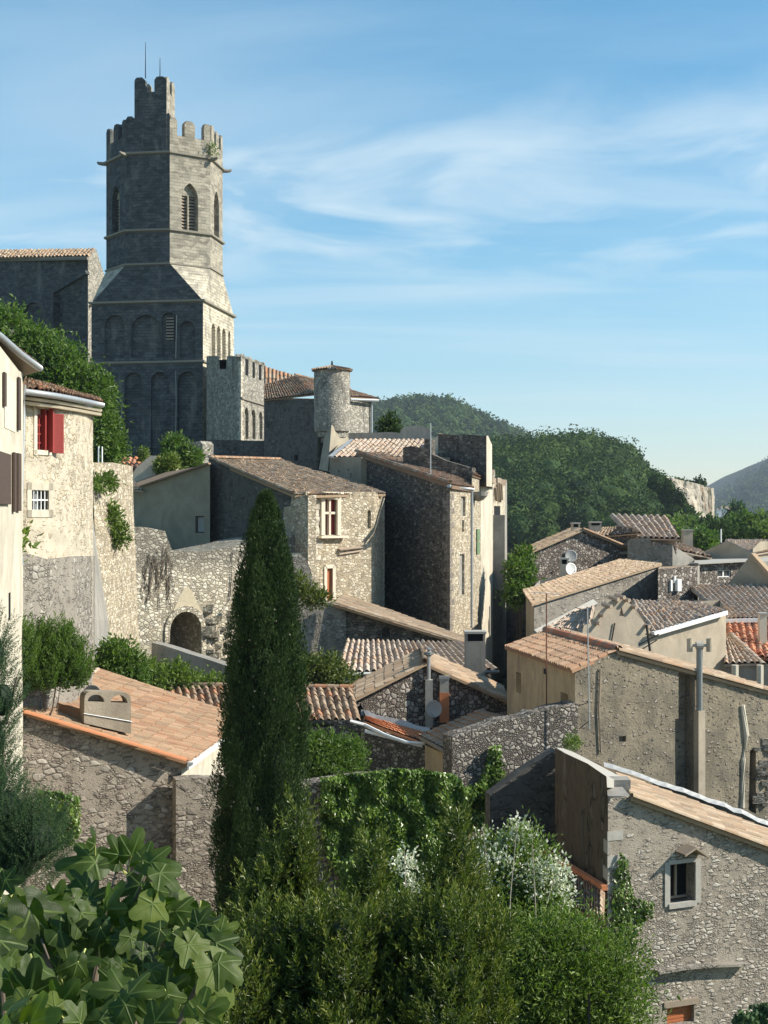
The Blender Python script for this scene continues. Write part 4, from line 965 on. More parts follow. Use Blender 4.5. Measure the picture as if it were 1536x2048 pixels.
# ruined chimney wall, with leaning top
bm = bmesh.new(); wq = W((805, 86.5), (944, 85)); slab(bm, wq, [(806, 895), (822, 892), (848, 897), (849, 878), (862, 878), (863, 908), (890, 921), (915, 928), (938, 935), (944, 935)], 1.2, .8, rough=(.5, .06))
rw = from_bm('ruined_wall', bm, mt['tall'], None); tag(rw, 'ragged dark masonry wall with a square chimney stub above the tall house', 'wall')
bm = bmesh.new(); tube(bm, [P(861, 846, 80.5), P(861, 950, 80.5)], .035, 5); tag(from_bm('antenna_pole', bm, mt['zinc'], None), 'thin metal pole against the dark ruined wall of the tall house', 'pole')

# ============================================================ tall stone house
th = House('tall_stone_house', 'tall house with a dark rubble side and narrow sunlit front at its right', 'house', [(714, 90, 908), (900, 78, 972), (944, 83, 976), (900, 97, 905)], -11)
tl = th.w[0]; tR = th.w[1]
slot = (tl.rect(826, 1200, 829, 1236), .3, True)
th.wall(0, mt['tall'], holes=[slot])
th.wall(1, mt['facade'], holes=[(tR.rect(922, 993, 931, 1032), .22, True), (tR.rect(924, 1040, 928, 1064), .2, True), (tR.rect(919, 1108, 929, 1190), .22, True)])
for i in (2, 3): th.wall(i, mt['tall'])
th.done()
rp = [P(712, 906, 89.8), P(901, 969, 77.7), P(947, 976, 83.1), P(900, 904, 97.2)]
tiles('roof', rp[1], rp[2], rp[3], rp[0], mt['tile_brown'], th.root, .28, .45, .06, over=.25, thick=.2)
ridge('verge_tiles', P(900, 968, 77.5) + Vector((0, 0, .08)), P(712, 905, 89.6) + Vector((0, 0, .1)), mt['tile_brown'], th.root, .16, .45)
quoins(th.c[1], tl, tR, -8, th.c[1].z - .25, mt['quoin'], th.root, .36, .8, .4)
gutter('gutter', [P(897, 972, 77.2), P(946, 979, 82.8)], th.root, .10)
b = bmesh.new(); tube(b, [P(944, 980, 82.7), P(943, 1255, 82.7)], .07, 6); from_bm('downpipe', b, mt['zinc'], th.root)
for rc, m_, nm in ((tR.rect(922, 993, 931, 1032), mt['grey_render'], 'blocked_window'), (tR.rect(919, 1108, 929, 1190), mt['grey_render'], 'blocked_window')): panel(tR, rc, th.root, -.2, .05, m_, nm)
# street row continuing behind it
rowh = [('street_house', 'rubble fronted street house with green shutters beside the drainpipe', [(944, 83.5, 952), (962, 88, 958), (966, 100, 940), (940, 96, 940)], mt['facade']),
        ('street_house', 'smooth cream rendered street house with brackets under its eaves', [(962, 88, 944), (985, 94.5, 955), (990, 108, 940), (960, 104, 938)], mt['cream']),
        ('street_house', 'last street house, weathered and partly fallen with a bricked edge', [(985, 96, 965), (1010, 104, 972), (1014, 118, 960), (985, 114, 955)], mt['roundhouse'])]
RH = []
for nm, lb, cs, m_ in rowh:
    h = House(nm, lb, 'house', cs, -12, 'row of street houses')
    h.wall(0, m_); 
    for i in (1, 2, 3): h.wall(i, mt['grey_render'])
    h.cap(mt['tile_brown']); h.done(); RH.append(h)
for y0, y1 in ((1058, 1082), (1084, 1108)): panel(RH[0].w[0], RH[0].w[0].rect(952, y0, 957, y1), RH[0].root, .02, .05, plain('green shutter paint', (.14, .22, .12), .7), 'shutter', 5)
for px in (966, 977):
    b = bmesh.new(); w_ = RH[1].w[0]; bar(b, w_.pt(px, 960) + w_.n * .3, w_.pt(px + 8, 962) + w_.n * .3, .35, .6, w_.n); from_bm('eaves_bracket', b, mt['wood'], RH[1].root)
tiles('roof', P(946, 950, 83), P(984, 964, 93.5), P(980, 948, 98), P(942, 936, 92), mt['tile_brown'], RH[1].root, .3, .45, .06)
b = bmesh.new(); lathe(b, P(957, 985, 84.5), [(.02, -.55), (.30, -.45), (.55, -.2), (.62, .05), (0, .06)], 14); from_bm('bartizan', b, mt['grey_render'], RH[0].root)
w_ = RH[2].w[0]
b = bmesh.new()
for x0, y0, x1, y1 in ((986, 975, 988, 1000), (990, 968, 991, 1002), (994, 965, 996, 1004), (998, 968, 999, 1000)): bar(b, w_.pt(x0, y0) + w_.n * .15, w_.pt(x1, y1) + w_.n * .15, .14, .2, w_.n)
from_bm('broken_post', b, mt['wood'], RH[2].root)
b = bmesh.new(); q = w_.rect(988, 1012, 1000, 1075); quad(b, *[p + w_.n * .02 for p in q]); from_bm('opening', b, mt['black'], RH[2].root)
b = bmesh.new(); q = w_.rect(985, 1030, 990, 1180); bar(b, q[0].lerp(q[1], .5) + w_.n * .4, q[3].lerp(q[2], .5) + w_.n * .4, .7, .8, w_.n); from_bm('pier', b, mt['grey_render'], RH[2].root)

eh = House('added_lane_end', 'dark block added across the lane end where deep shade lies', 'house', [(950, 112, 1180), (1090, 111, 1180), (1090, 120, 1165), (950, 121, 1165)], -14)  # added dark block, hides the lit ground beyond the lane
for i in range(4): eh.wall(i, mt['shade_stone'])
eh.cap(mt['tile_brown']); eh.done()
# ============================================================ central house with mullioned window
ch = House('mullioned_window_house', 'stone house with a mullioned upper window and rust red door shutter above the buttress', 'house', [(418, 82, 919), (588, 74, 986), (612, 73.6, 983), (628, 75.4, 984), (748, 78.6, 984), (768, 81.5, 992), (745, 92, 960), (572, 90, 926)], -9)
cw = ch.w
hole0 = []
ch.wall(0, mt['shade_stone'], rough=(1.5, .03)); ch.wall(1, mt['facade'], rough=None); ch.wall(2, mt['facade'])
fw_ = cw[3]; win = fw_.rect(644, 994, 676, 1070); door = fw_.rect(650, 1133, 667, 1203); sm = fw_.arch(735, 1020, 742, 1057)
ch.wall(3, mt['facade'], holes=[(win, .28, False), (door, .22, True), (sm, .2, True)])
ch.wall(4, mt['facade']); ch.wall(5, mt['facade']); ch.wall(6, mt['shade_stone']); ch.wall(7, mt['shade_stone']); ch.done()
quoins(ch.c[5], cw[4], cw[5], -5.5, ch.c[5].z - .1, mt['quoin_pale'], ch.root); quoins(ch.c[3], cw[2], cw[3], -2.6, ch.c[3].z - .1, mt['quoin_pale'], ch.root)
cwin = add_window(fw_, win, ch.root, .26, mt['wood'], mt['maroon'], 2, 1, .09, .14, 'mullioned_window')
b = bmesh.new(); a, bb, c, d = win
for off, hwd in ((-.02, .26),):
    for p, q in ((a, d), (bb, c), (d, c)): bar(b, p + fw_.n * .04, q + fw_.n * .04, .26, .16, fw_.n)
bar(b, a.lerp(bb, .5) - fw_.n * .08, d.lerp(c, .5) - fw_.n * .08, .13, .16, fw_.n); bar(b, a.lerp(d, .58) - fw_.n * .08, bb.lerp(c, .58) - fw_.n * .08, .13, .16, fw_.n)
bar(b, d + Vector((-.25 * fw_.u.x, -.25 * fw_.u.y, .22)) + fw_.n * .1, c + Vector((.25 * fw_.u.x, .25 * fw_.u.y, .22)) + fw_.n * .1, .12, .25, fw_.n)
from_bm('stone_surround', b, mt['limestone'], cwin)
b = bmesh.new(); bar(b, a + Vector((-.35 * fw_.u.x, -.35 * fw_.u.y, -.1)) + fw_.n * .15, bb + Vector((.45 * fw_.u.x, .45 * fw_.u.y, -.1)) + fw_.n * .15, .13, .4, fw_.n); from_bm('window_sill', b, mt['limestone'], cwin)
panel(fw_, fw_.rect(651, 1134, 664, 1202), ch.root, -.16, .05, mt['rust'], 'door_shutter', 16)
b = bmesh.new(); a, bb, c, d = door
for p, q in ((a, d), (bb, c), (d, c)): bar(b, p + fw_.n * .02, q + fw_.n * .02, .2, .1, fw_.n)
bar(b, a + Vector((-.3, -.2, -.05)) + fw_.n * .2, bb + Vector((.6, .4, -.05)) + fw_.n * .2, .12, .5, fw_.n); from_bm('door_surround', b, mt['limestone'], ch.root)
panel(fw_, fw_.rect(736, 1026, 740, 1056), ch.root, -.19, .03, mt['wood'], 'window_shutter')
b = bmesh.new()
for i in range(14):
    t = i / 13; p = fw_.pt(677 + 45 * t, 1098 - 5 * t) + fw_.n * .12; bar(b, p + fw_.n * .12 + Vector((0, 0, -.05)), p - fw_.n * .12 + Vector((0, 0, .03)), .11, .05, (0, 0, 1))
bar(b, fw_.pt(676, 1108) + fw_.n * .06, fw_.pt(721, 1101) + fw_.n * .06, .08, .16, fw_.n); from_bm('tile_ledge', b, mt['tile_mixed'], ch.root)
bl = cw[1]; b = bmesh.new(); bar(b, P(584, 1108, 73.2), P(618, 1108, 72.9), .12, .5, (0, -1, 0)); from_bm('stone_ledge', b, mt['limestone'], ch.root)
# sunlit masonry rib running up the corner
b = bmesh.new(); q = W((566, 74.3), (616, 72.2)); slab(b, q, [(566, 1045), (568, 1014), (581, 1012), (583, 994), (616, 990)], -9, .5); from_bm('corner_pier', b, mt['facade'], ch.root)
tiles('roof', P(586, 989, 73.3), P(766, 986, 80.6), P(562, 921, 91.5), P(417, 917, 82.4), mt['tile_old'], ch.root, .26, .42, .055, over=.3, thick=.14, sag=.08, jit=1.6)
ridge('ridge_tiles', P(419, 916, 82.2) + Vector((0, 0, .06)), P(560, 920, 91.2) + Vector((0, 0, .06)), mt['tile_pink'], ch.root, .14, .45)
ridge('verge_tiles', P(586, 987, 73.2) + Vector((0, 0, .05)), P(418, 916, 82.2) + Vector((0, 0, .05)), mt['tile_old'], ch.root, .12, .42)
# smooth walled annex to its left
ax = House('courtyard_house', 'smooth sand coloured house in shade left of the mullioned window house', 'house', [(232, 84, 975), (284, 82.5, 972), (420, 80.5, 928), (420, 95, 928), (240, 96, 960)], -6)
aw = ax.w[1]; wr_ = aw.rect(390, 1032, 408, 1066)
ax.wall(0, mt['courtyard'], holes=[(ax.w[0].rect(238, 1030, 260, 1056), .2, True)]); ax.wall(1, mt['courtyard'], holes=[(wr_, .25, True)])
for i in (2, 3, 4): ax.wall(i, mt['courtyard'])
ax.cap(mt['tile_brown']); ax.done()
add_window(aw, wr_, ax.root, .22, mt['brown'], mt['dish'], 1, 1, .14, .03)
panel(ax.w[0], ax.w[0].rect(238, 1031, 259, 1055), ax.root, -.18, .04, mt['maroon'], 'garage_door')
b = bmesh.new(); bar(b, aw.pt(283, 973) + aw.n * .06, aw.pt(420, 927) + aw.n * .06, .10, .3, aw.n); from_bm('verge_tiles', b, mt['tile_brown'], ax.root)
tiles('roof', P(232, 975, 83.6), P(286, 981, 82), P(268, 962, 86), P(232, 962, 87), mt['tile_mixed'], ax.root, .28, .45, .05)

# small roof, plastered humps and white rails left of it
sr = House('garden_house', 'small house with a striped red tile roof and white rendered base behind the round house', 'house', [(222, 92, 942), (300, 92, 942), (300, 100, 918), (222, 100, 918)], -3)
for i in range(4): sr.wall(i, mt['white'] if i == 0 else mt['grey_render'])
sr.done(); tiles('roof', P(190, 940, 91.6), P(300, 940, 91.6), P(322, 915, 98), P(190, 916, 98), mt['tile_red'], sr.root, .4, .6, .08)
b = bmesh.new(); wq = W((226, 89), (292, 89)); slab(b, wq, [(226, 944), (292, 946)], -3, 2); from_bm('white_base', b, mt['white'], sr.root)
bm = bmesh.new(); wq = W((264, 88.5), (352, 88.5)); slab(bm, wq, [(264, 950), (272, 936), (290, 920), (302, 911), (312, 912), (322, 915), (350, 913), (353, 945)], -3, 1.2, rough=(.4, .03)); tag(from_bm('rounded_wall', bm, mt['cream'], None), 'cream rendered wall with a rounded shoulder under the yellow creeper', 'wall')
bm = bmesh.new(); wq = W((376, 97), (405, 96)); slab(bm, wq, [(376, 885), (400, 882), (405, 888)], -3, 1.0); tag(from_bm('wall_stub', bm, mt['keep'], None), 'short pale stone wall end beside the dark ivy mound', 'wall')
bm = bmesh.new()
for px in (197, 204): tube(bm, [P(px, 893, 60), P(px, 925, 60)], .035, 5)
tag(from_bm('railing', bm, mt['white'], None), 'two white upright rails on the old wall behind the round house', 'railing')

# ============================================================ wall with the archway
aww = W((180, 65.5), (600, 73.5)); bm = bmesh.new()
gate = aww.arch(333, 1217, 406, 1330)
slab(bm, aww, [(225, 1055), (262, 1053), (300, 1056), (330, 1062), (336, 1080), (344, 1100), (400, 1104), (440, 1098), (480, 1090), (520, 1080), (602, 1070)], -10, 3.2, holes=[gate], rough=(.5, .03))
agw = root('archway_wall', (aww.at(6, 0).x, aww.at(6, 0).y, -10), 'high cream rubble wall with a dark round archway behind the cypress', 'wall'); from_bm('wall', bm, mt['archwall'], agw)
b = bmesh.new(); gq = [p - aww.n * 3.1 for p in gate]; vv = [b.verts.new(p) for p in gq]
for t in tessellate_polygon([gq]): b.faces.new([vv[i] for i in t])
from_bm('passage', b, mt['black'], agw)
b = bmesh.new(); gg = gate[1:] + [gate[0]]
for p, q in zip(gg, gg[1:]):
    if (p - q).length > .01: bar(b, p + aww.n * .03, q + aww.n * .03, .28, .14, aww.n)
from_bm('arch_surround', b, mt['archwall'], agw)
# yellowed stone rise above the arch
b = bmesh.new(); cpt = [aww.pt(*t) + aww.n * .02 for t in ((346, 1222), (360, 1190), (368, 1176), (376, 1174), (384, 1182), (398, 1212), (404, 1226), (376, 1214), (360, 1216))]; vv = [b.verts.new(p) for p in cpt]
for t in tessellate_polygon([cpt]): b.faces.new([vv[i] for i in t])
from_bm('gable_stone', b, plain('yellowed arch stone', (.46, .40, .29), .95, var=.35), agw)
# broken, projecting stones by the arch, bird hooks and lamp bracket
b = bmesh.new()
for i in range(34):
    x, y = random.uniform(412, 462), random.uniform(1212, 1330); p = aww.pt(x, y); s = random.uniform(.12, .3); boxbm(b, p.x - s, p.x + s, p.y - .05 - random.uniform(.05, .3), p.y + .3, p.z - s * .5, p.z + s * .5)
bmesh.ops.rotate(b, verts=b.verts, cent=aww.pt(440, 1270), matrix=__import__('mathutils').Matrix.Rotation(.02, 3, 'Y')); from_bm('projecting_stones', b, mt['archwall'], agw)
lr = root('wall_lamp', aww.pt(458, 1200), 'dark iron lamp on a bracket on the cream wall by the cypress', 'lamp')
b = bmesh.new(); p = aww.pt(458, 1200); tube(b, [p, p + aww.n * .7, p + aww.n * .7 + Vector((0, 0, -.1))], .02, 5); from_bm('bracket', b, mt['iron'], lr)
b = bmesh.new(); lathe(b, p + aww.n * .7 + Vector((0, 0, -.45)), [(.02, 0), (.10, .02), (.17, .30), (.19, .31), (.03, .42), (0, .43)], 8); from_bm('lantern', b, mt['iron'], lr)
b = bmesh.new(); tube(b, [aww.pt(463, 1105) + aww.n * .06, aww.pt(461, 1160) + aww.n * .06, aww.pt(458, 1200) + aww.n * .06], .025, 5); from_bm('cable', b, mt['iron'], agw)
# ramp parapet in front of the arch
bm = bmesh.new(); wq = W((303, 60), (470, 55.5)); slab(bm, wq, [(303, 1285), (350, 1298), (400, 1314), (470, 1338)], -11, .45, rough=(.8, .02)); rp_ = tag(from_bm('ramp_parapet', bm, mt['grey_render'], None), 'sloping grey rendered parapet in front of the archway', 'wall')
# leaning buttress walls left of the arch
bw = root('buttress_tower', (P(200, 1300, 50).x, 50, -9), 'tall slanting stone buttress between round house and archway', 'buttress')
b = bmesh.new()
lft = [(180, 925), (187, 1000), (192, 1100), (205, 1200), (218, 1330)]; rgt = [(224, 925), (226, 1020), (231, 1120), (234, 1230), (240, 1330)]
Ls = [P(x, y, 58) for x, y in lft]; Rs = [P(x, y, 61.0) for x, y in rgt]
# front face, left flank, right flank
for i in range(4):
    quad(b, Ls[i + 1], Rs[i + 1], Rs[i], Ls[i])
    quad(b, Ls[i + 1] + Vector((-.5, 5, 0)), Ls[i + 1], Ls[i], Ls[i] + Vector((-.5, 5, 0))); quad(b, Rs[i + 1], Rs[i + 1] + Vector((0, 5, 0)), Rs[i] + Vector((0, 5, 0)), Rs[i])
quad(b, Ls[0], Rs[0], Rs[0] + Vector((0, 5, 0)), Ls[0] + Vector((-.5, 5, 0))); from_bm('wall', b, mt['facade'], bw)
b = bmesh.new(); fl = [P(180, 1000, 52), P(186, 1040, 53.5), P(196, 1110, 54), P(216, 1240, 54.5), P(222, 1340, 54.5)]; fr_ = [P(172, 1000, 48), P(170, 1110, 48), P(183, 1112, 48), P(184, 1240, 48), P(184, 1345, 48)]
for i in range(4): quad(b, fr_[i + 1], fl[i + 1], fl[i], fr_[i])
from_bm('rendered_flank', b, mt['grey_render'], bw)
# ============================================================ houses on the left edge
lh = House('shuttered_house', 'cream rendered house with brown shutters at the left edge', 'house', [(-420, 21, 560), (-2, 29.5, 690), (38, 33, 742), (46, 36, 745), (20, 46, 745), (-500, 40, 560)], -15)
lw = lh.w[1]; w1 = lh.w[1]
for i in range(6): lh.wall(i, mt['cream'])
lh.done()
# front wall from far off frame to the corner
tiles('roof', P(-240, 500, 24), P(82, 738, 36.5), P(20, 690, 44), P(-240, 470, 36), mt['tile_brown'], lh.root, .22, .38, .05)
b = bmesh.new(); pts = [P(-200, 560, 24), P(-10, 664, 29.0), P(30, 700, 32.4), P(82, 738, 36.2)]
quad(b, *[p + Vector((0, 0, 0)) for p in (P(-30, 650, 28.5), P(30, 700, 32.2), P(84, 741, 36.4), P(48, 752, 36.3))]); quad(b, P(-30, 650, 28.5), P(48, 752, 36.3), P(36, 746, 33.4), P(-60, 690, 28)); from_bm('eaves_board', b, mt['wood'], lh.root)
gutter('gutter', [P(-60, 632, 27.6), P(0, 673, 29.9), P(40, 708, 32.8), P(80, 737, 36.0)], lh.root, .085)
panel(lw, lw.rect(-30, 902, 16, 1008), lh.root, .02, .05, mt['brown'], 'shutter', 0)
for x0, x1, y0, y1 in ((23, 27, 905, 1024), (31, 37, 907, 1022)):
    panel(lw, lw.rect(x0, y0, x1, y1), lh.root, .02, .05, mt['brown'], 'shutter')
for x0, y0, y1 in ((4, 745, 812), (33, 755, 860)):
    panel(lw, lw.rect(x0, y0, x0 + 4, y1), lh.root, .02, .04, mt['brown'], 'shutter')
b = bmesh.new(); quad(b, *[p + lw.n * .012 for p in lw.rect(8, 755, 30, 860)]); from_bm('blocked_window', b, mt['limestone'], lh.root)
b = bmesh.new(); quad(b, *[p + lw.n * .012 for p in lw.rect(17, 1185, 20, 1240)]); from_bm('slit', b, mt['black'], lh.root)
b = bmesh.new(); tube(b, [P(49, 770, 36.2), P(47, 830, 36.2), P(40, 1095, 35.6), P(44, 1130, 35.6)], .05, 6); from_bm('downpipe', b, mt['zinc'], lh.root)

# round-fronted house with maroon shutter
ns = 7; rc_c = []
# curved front: from the join at px 44 to the sharp end at px 188
front = [(40, 37.2), (70, 37.6), (100, 38.3), (128, 39.2), (152, 40.2), (172, 41.4), (186, 42.8)]
tops = [790, 793, 797, 801, 806, 811, 816]
rh = House('round_fronted_house', 'round fronted rubble and render house with maroon window and shutter', 'house', [(p, Y, t) for (p, Y), t in zip(front, tops)] + [(186, 50, 812), (40, 50, 790)], -14)
wA = rh.w[0]; wB = rh.w[1]; wC = rh.w[2]
wu = W((62, 37.5), (110, 38.6)); hu = wu.rect(70, 813, 99, 905); hl = wu.rect(58, 973, 101, 1026)
# rebuild the front between px 62 and 110 as a single plane so that the windows sit in it
front = [(40, 37.3), (52, 37.4), (112, 38.65), (132, 39.3), (154, 40.3), (172, 41.4), (186, 42.8)]; tops = [790, 791, 799, 802, 806, 811, 816]
for o in list(bpy.data.objects):
    if o is rh.root: bpy.data.objects.remove(o)
rh = House('round_fronted_house', 'round fronted rubble and render house with maroon window and shutter', 'house', [(p, Y, t) for (p, Y), t in zip(front, tops)] + [(186, 50, 812), (40, 50, 790)], -14)
wu = rh.w[1]; hu = wu.rect(70, 813, 99, 905); hl = wu.rect(58, 973, 101, 1027)
for i in range(rh.n):
    rh.wall(i, mt['roundhouse'] if i < 6 else mt['grey_render'], holes=[(hu, .32, False), (hl, .25, False)] if i == 1 else [])
rh.done()
rc = wu.rect(72, 832, 89, 902); mw = add_window(wu, wu.rect(71, 832, 90, 903), rh.root, .16, mt['maroon'], mt['glass'], 3, 4, .10, .045, 'maroon_window')
b = bmesh.new(); quad(b, *[p - wu.n * .30 for p in hu]); from_bm('shade_blind', b, mt['black'], mw)
b = bmesh.new(); quad(b, *[p - wu.n * .13 for p in wu.rect(71, 815, 90, 831)]); from_bm('transom_panel', b, mt['cream'], mw)
b = bmesh.new(); q = wu.rect(90, 815, 92, 903); bar(b, q[0] - wu.n * .12, q[3] - wu.n * .12, .06, .3, wu.n); q = wu.rect(97, 814, 99, 905); bar(b, q[0] + wu.n * .06, q[3] + wu.n * .06, .05, .2, wu.n); from_bm('side_leaf', b, mt['maroon'], mw)
b = bmesh.new()
for p, q in ((hu[0], hu[1]), (hu[3], hu[2]), (hu[0], hu[3])): bar(b, p + wu.n * .0 + (q - p).normalized() * -.08, q + (q - p).normalized() * .08, .13, .06, wu.n)
from_bm('stone_surround', b, mt['limestone'], mw)
sh = wu.rect(106, 828, 124, 906); w2s = W(wu.at(wu.tz(sh[0])[0], 0).xy + (wu.n * .03).xy, (wu.at(wu.tz(sh[1])[0], 0) + wu.n * .20).xy)
panel(w2s, w2s.rect(106, 828, 123, 907), rh.root, .02, .045, mt['maroon'], 'maroon_shutter', 20)
lb_ = add_window(wu, hl, rh.root, .2, mt['zinc'], mt['glass'], 2, 2, .06, .05, 'barred_window')
b = bmesh.new()
for i in range(6): bar(b, hl[0].lerp(hl[1], .08 + i * .17) - wu.n * .03, hl[3].lerp(hl[2], .08 + i * .17) - wu.n * .03, .025, .025, wu.n)
for t in (.12, .5, .88): bar(b, hl[0].lerp(hl[3], t) - wu.n * .02, hl[1].lerp(hl[2], t) - wu.n * .02, .03, .03, wu.n)
from_bm('window_bars', b, mt['white'], lb_)
b = bmesh.new()
for p, q in ((hl[0], hl[1]), (hl[3], hl[2]), (hl[0], hl[3]), (hl[1], hl[2])): bar(b, p + (q - p).normalized() * -.1, q + (q - p).normalized() * .1, .2, .05, wu.n)
from_bm('render_surround', b, mt['cream'], lb_)
# tiled eaves over the curve
ev = [P(40, 778, 36.6), P(80, 783, 36.9), P(120, 789, 37.9), P(152, 795, 39.2), P(180, 801, 40.7), P(206, 807, 42.6)]
in_ = [P(50, 757, 42.0), P(66, 761, 42.2), P(90, 768, 42.6), P(120, 777, 43.2), P(150, 786, 44), P(196, 797, 45)]
for i in range(5): tiles('roof', ev[i], ev[i + 1], in_[i + 1], in_[i], mt['tile_pink'] if i > 1 else mt['tile_brown'], rh.root, .2, .38, .05, over=.06)
gutter('gutter', [p + Vector((0, -.12, -.06)) for p in ev], rh.root, .085)
b = bmesh.new()
for row in range(2):
    for i in range(44):
        t = i / 44 * 5; k = int(t); e = ev[k].lerp(ev[k + 1], t - k); c = in_[k].lerp(in_[k + 1], t - k); d = (c - e); d.z = 0; d.normalize(); p = e + d * (.22 + row * .16) + Vector((0, 0, -.20 - row * .11)); tube(b, [p, p + d * .35], .045, 6)
from_bm('genoise_tiles', b, mt['limestone'], rh.root)
# stone spur below the round house
bm = bmesh.new(); sp = [(36, 36.2, 1100), (60, 36.6, 1120), (100, 37.4, 1118), (150, 39.2, 1112), (184, 41.9, 1112)]
sh_ = House('rubble_plinth', 'rough grey rubble plinth under the round fronted house', 'plinth', sp + [(190, 48, 1112), (30, 48, 1100)], -15)
for i in range(sh_.n): sh_.wall(i, mt['oldwall'])
sh_.cap(mt['oldwall']); sh_.done()

# ============================================================ retaining walls below the central house
bm = bmesh.new(); wq = W((586, 67), (692, 67.4)); slab(bm, wq, [(586, 1112), (600, 1110), (612, 1118), (622, 1140), (628, 1178), (650, 1205), (692, 1210)], -12, 1.2, rough=(.5, .05)); tag(from_bm('retaining_wall', bm, mt['oldwall'], None), 'bulging grey retaining wall right of the cypress below the door', 'wall')
# lean-to with long sloping tile edge
ln_ = House('lean_to', 'dark stone lean-to with a long sloping tile edge under the tall house', 'lean-to', [(688, 67.5, 1216), (932, 66.5, 1294), (940, 73, 1290), (690, 77, 1195)], -12)
gw = ln_.w[0]; gr = gw.rect(764, 1256, 780, 1274); ln_.wall(0, mt['tall'], holes=[(gr, .2, True)])
for i in (1, 2, 3): ln_.wall(i, mt['tall'])
ln_.done()
tiles('roof', P(934, 1290, 66.2), P(944, 1280, 72.5), P(690, 1190, 77), P(664, 1207, 67.2), mt['tile_old'], ln_.root, .22, .42, .05, thick=.12)
ridge('verge_tiles', P(934, 1289, 66.0) + Vector((0, 0, .05)), P(664, 1206, 67.0) + Vector((0, 0, .05)), mt['tile_old'], ln_.root, .12, .42)
b = bmesh.new()
for i in range(5): p = gr[0].lerp(gr[1], (i + .5) / 5); q = gr[3].lerp(gr[2], (i + .5) / 5); bar(b, p, q, .03, .03, gw.n)
from_bm('window_grille', b, mt['iron'], ln_.root)
# barrel tiled roof house
e0 = H(672, 1343, -6.95); e1 = H(996, 1338, -6.95); r0 = H(692, 1281, -6.02); r1 = H(932, 1287, -6.02)
br_ = root('barrel_tiled_house', ((e0.x + e1.x) / 2, e0.y + 1, -12), 'house with a strongly ribbed barrel tile roof beside the grey chimney block', 'house')
tiles('roof', e0, e1, r1, r0, mt['tile_mixed'], br_, .30, .40, .085, thick=.1, over=.1)
b = bmesh.new(); w_ = W((e0.xy + Vector((.3, .25))), (e1.xy + Vector((-.3, .25)))); w_.face(b, [w_.at(0, -12), w_.at(w_.len, -12), w_.at(w_.len, -7.0), w_.at(0, -7.0)]); ws = W((e1.xy + Vector((-.3, .25))), (r1.xy + Vector((0, .1)))); ws.face(b, [ws.at(0, -12), ws.at(ws.len, -12), ws.at(ws.len, -6.1), ws.at(0, -7.05)]); from_bm('wall', b, mt['tall'], br_)
gutter('gutter', [e0 + Vector((0, -.15, -.1)), e1 + Vector((0, -.15, -.1))], br_, .08, mt['pipe'])
# grey chimney block with slot
def chimney(name, label, px0, px1, pt, pb, Y, depth, mat, group=None, slot=True, zb=None):
    a = P(px0, pt, Y); c = P(px1, pt, Y); zb = P(px0, pb, Y).z - 1.0 if zb is None else zb; r = root(name, ((a.x + c.x) / 2, Y, zb), label, 'chimney', group)
    b = bmesh.new(); hh = min(.3, (a.z - P(0, pb, Y).z) * .2)
    if slot:
        boxbm(b, a.x, c.x, Y, Y + depth, zb, a.z - hh - .12)
        for x0, x1 in ((a.x, a.x + .1), (c.x - .1, c.x)): boxbm(b, x0, x1, Y + .02, Y + depth - .02, a.z - hh - .12, a.z - .1)
        st_ = from_bm('stack', b, mat, r); b = bmesh.new(); boxbm(b, a.x - .04, c.x + .04, Y - .04, Y + depth + .04, a.z - .1, a.z); from_bm('cap', b, mt['concrete'], r)
        b = bmesh.new(); boxbm(b, a.x + .11, c.x - .11, Y + .1, Y + depth - .1, a.z - hh - .12, a.z - .11); from_bm('flue_opening', b, mt['black'], r)
    else:
        boxbm(b, a.x, c.x, Y, Y + depth, zb, a.z - .08); from_bm('stack', b, mat, r); b = bmesh.new(); boxbm(b, a.x - .05, c.x + .05, Y - .05, Y + depth + .05, a.z - .08, a.z); from_bm('cap', b, mt['concrete'], r)
    return r
chimney('chimney', 'large grey chimney block with dark slot ending the barrel tiled roof', 931, 971, 1263, 1352, 59.6, .8, mt['grey_render'])
chimney('chimney', 'pale chimney stub on the near mid gable house, left of the pair', 1144, 1160, 1045, 1075, 97, .6, mt['beige'], 'rooftop chimneys')
chimney('chimney', 'wide low chimney behind the cobbled gable house', 1180, 1203, 1043, 1065, 101, .7, mt['grey_render'], 'rooftop chimneys')
chimney('chimney', 'tapered pale chimney at the foot of the bold striped far roof', 1366, 1386, 1059, 1090, 101, .6, mt['beige'], 'rooftop chimneys', False)
chimney('chimney', 'grey chimney beside the bright white dish', 1121, 1137, 1116, 1160, 92, .5, mt['concrete'], 'rooftop chimneys')

# ============================================================ gable house with cobble wall
gh = House('cobble_gable_house', 'low gabled house of round cobbles with orange brick flue', 'house', [(706, 52.0, 1400), (1012, 54.0, 1398), (1012, 60, 1370), (706, 58.5, 1370)], -12)
gh.wall(0, mt['cobble'], top=[(850, 1330)]); gw = gh.w[0]
for i in (1, 2, 3): gh.wall(i, mt['cobble'])
gh.done(); apx = gw.pt(850, 1325); apb = apx + Vector((0, 5, 0)); lf = gw.pt(698, 1402); rt = gw.pt(1018, 1402)
tiles('roof', lf + Vector((0, 5, 0)), lf + Vector((0, -.25, 0)), apx + Vector((0, -.25, 0)), apb, mt['tile_old'], gh.root, .24, .40, .055, thick=.10)
tiles('roof', rt + Vector((0, -.25, 0)), rt + Vector((0, 5, 0)), apb, apx + Vector((0, -.25, 0)), mt['tile_old'], gh.root, .24, .40, .055, thick=.10)
ridge('ridge_tiles', apx + Vector((0, -.3, .06)), apb + Vector((0, 0, .06)), mt['tile_old'], gh.root, .15, .42)
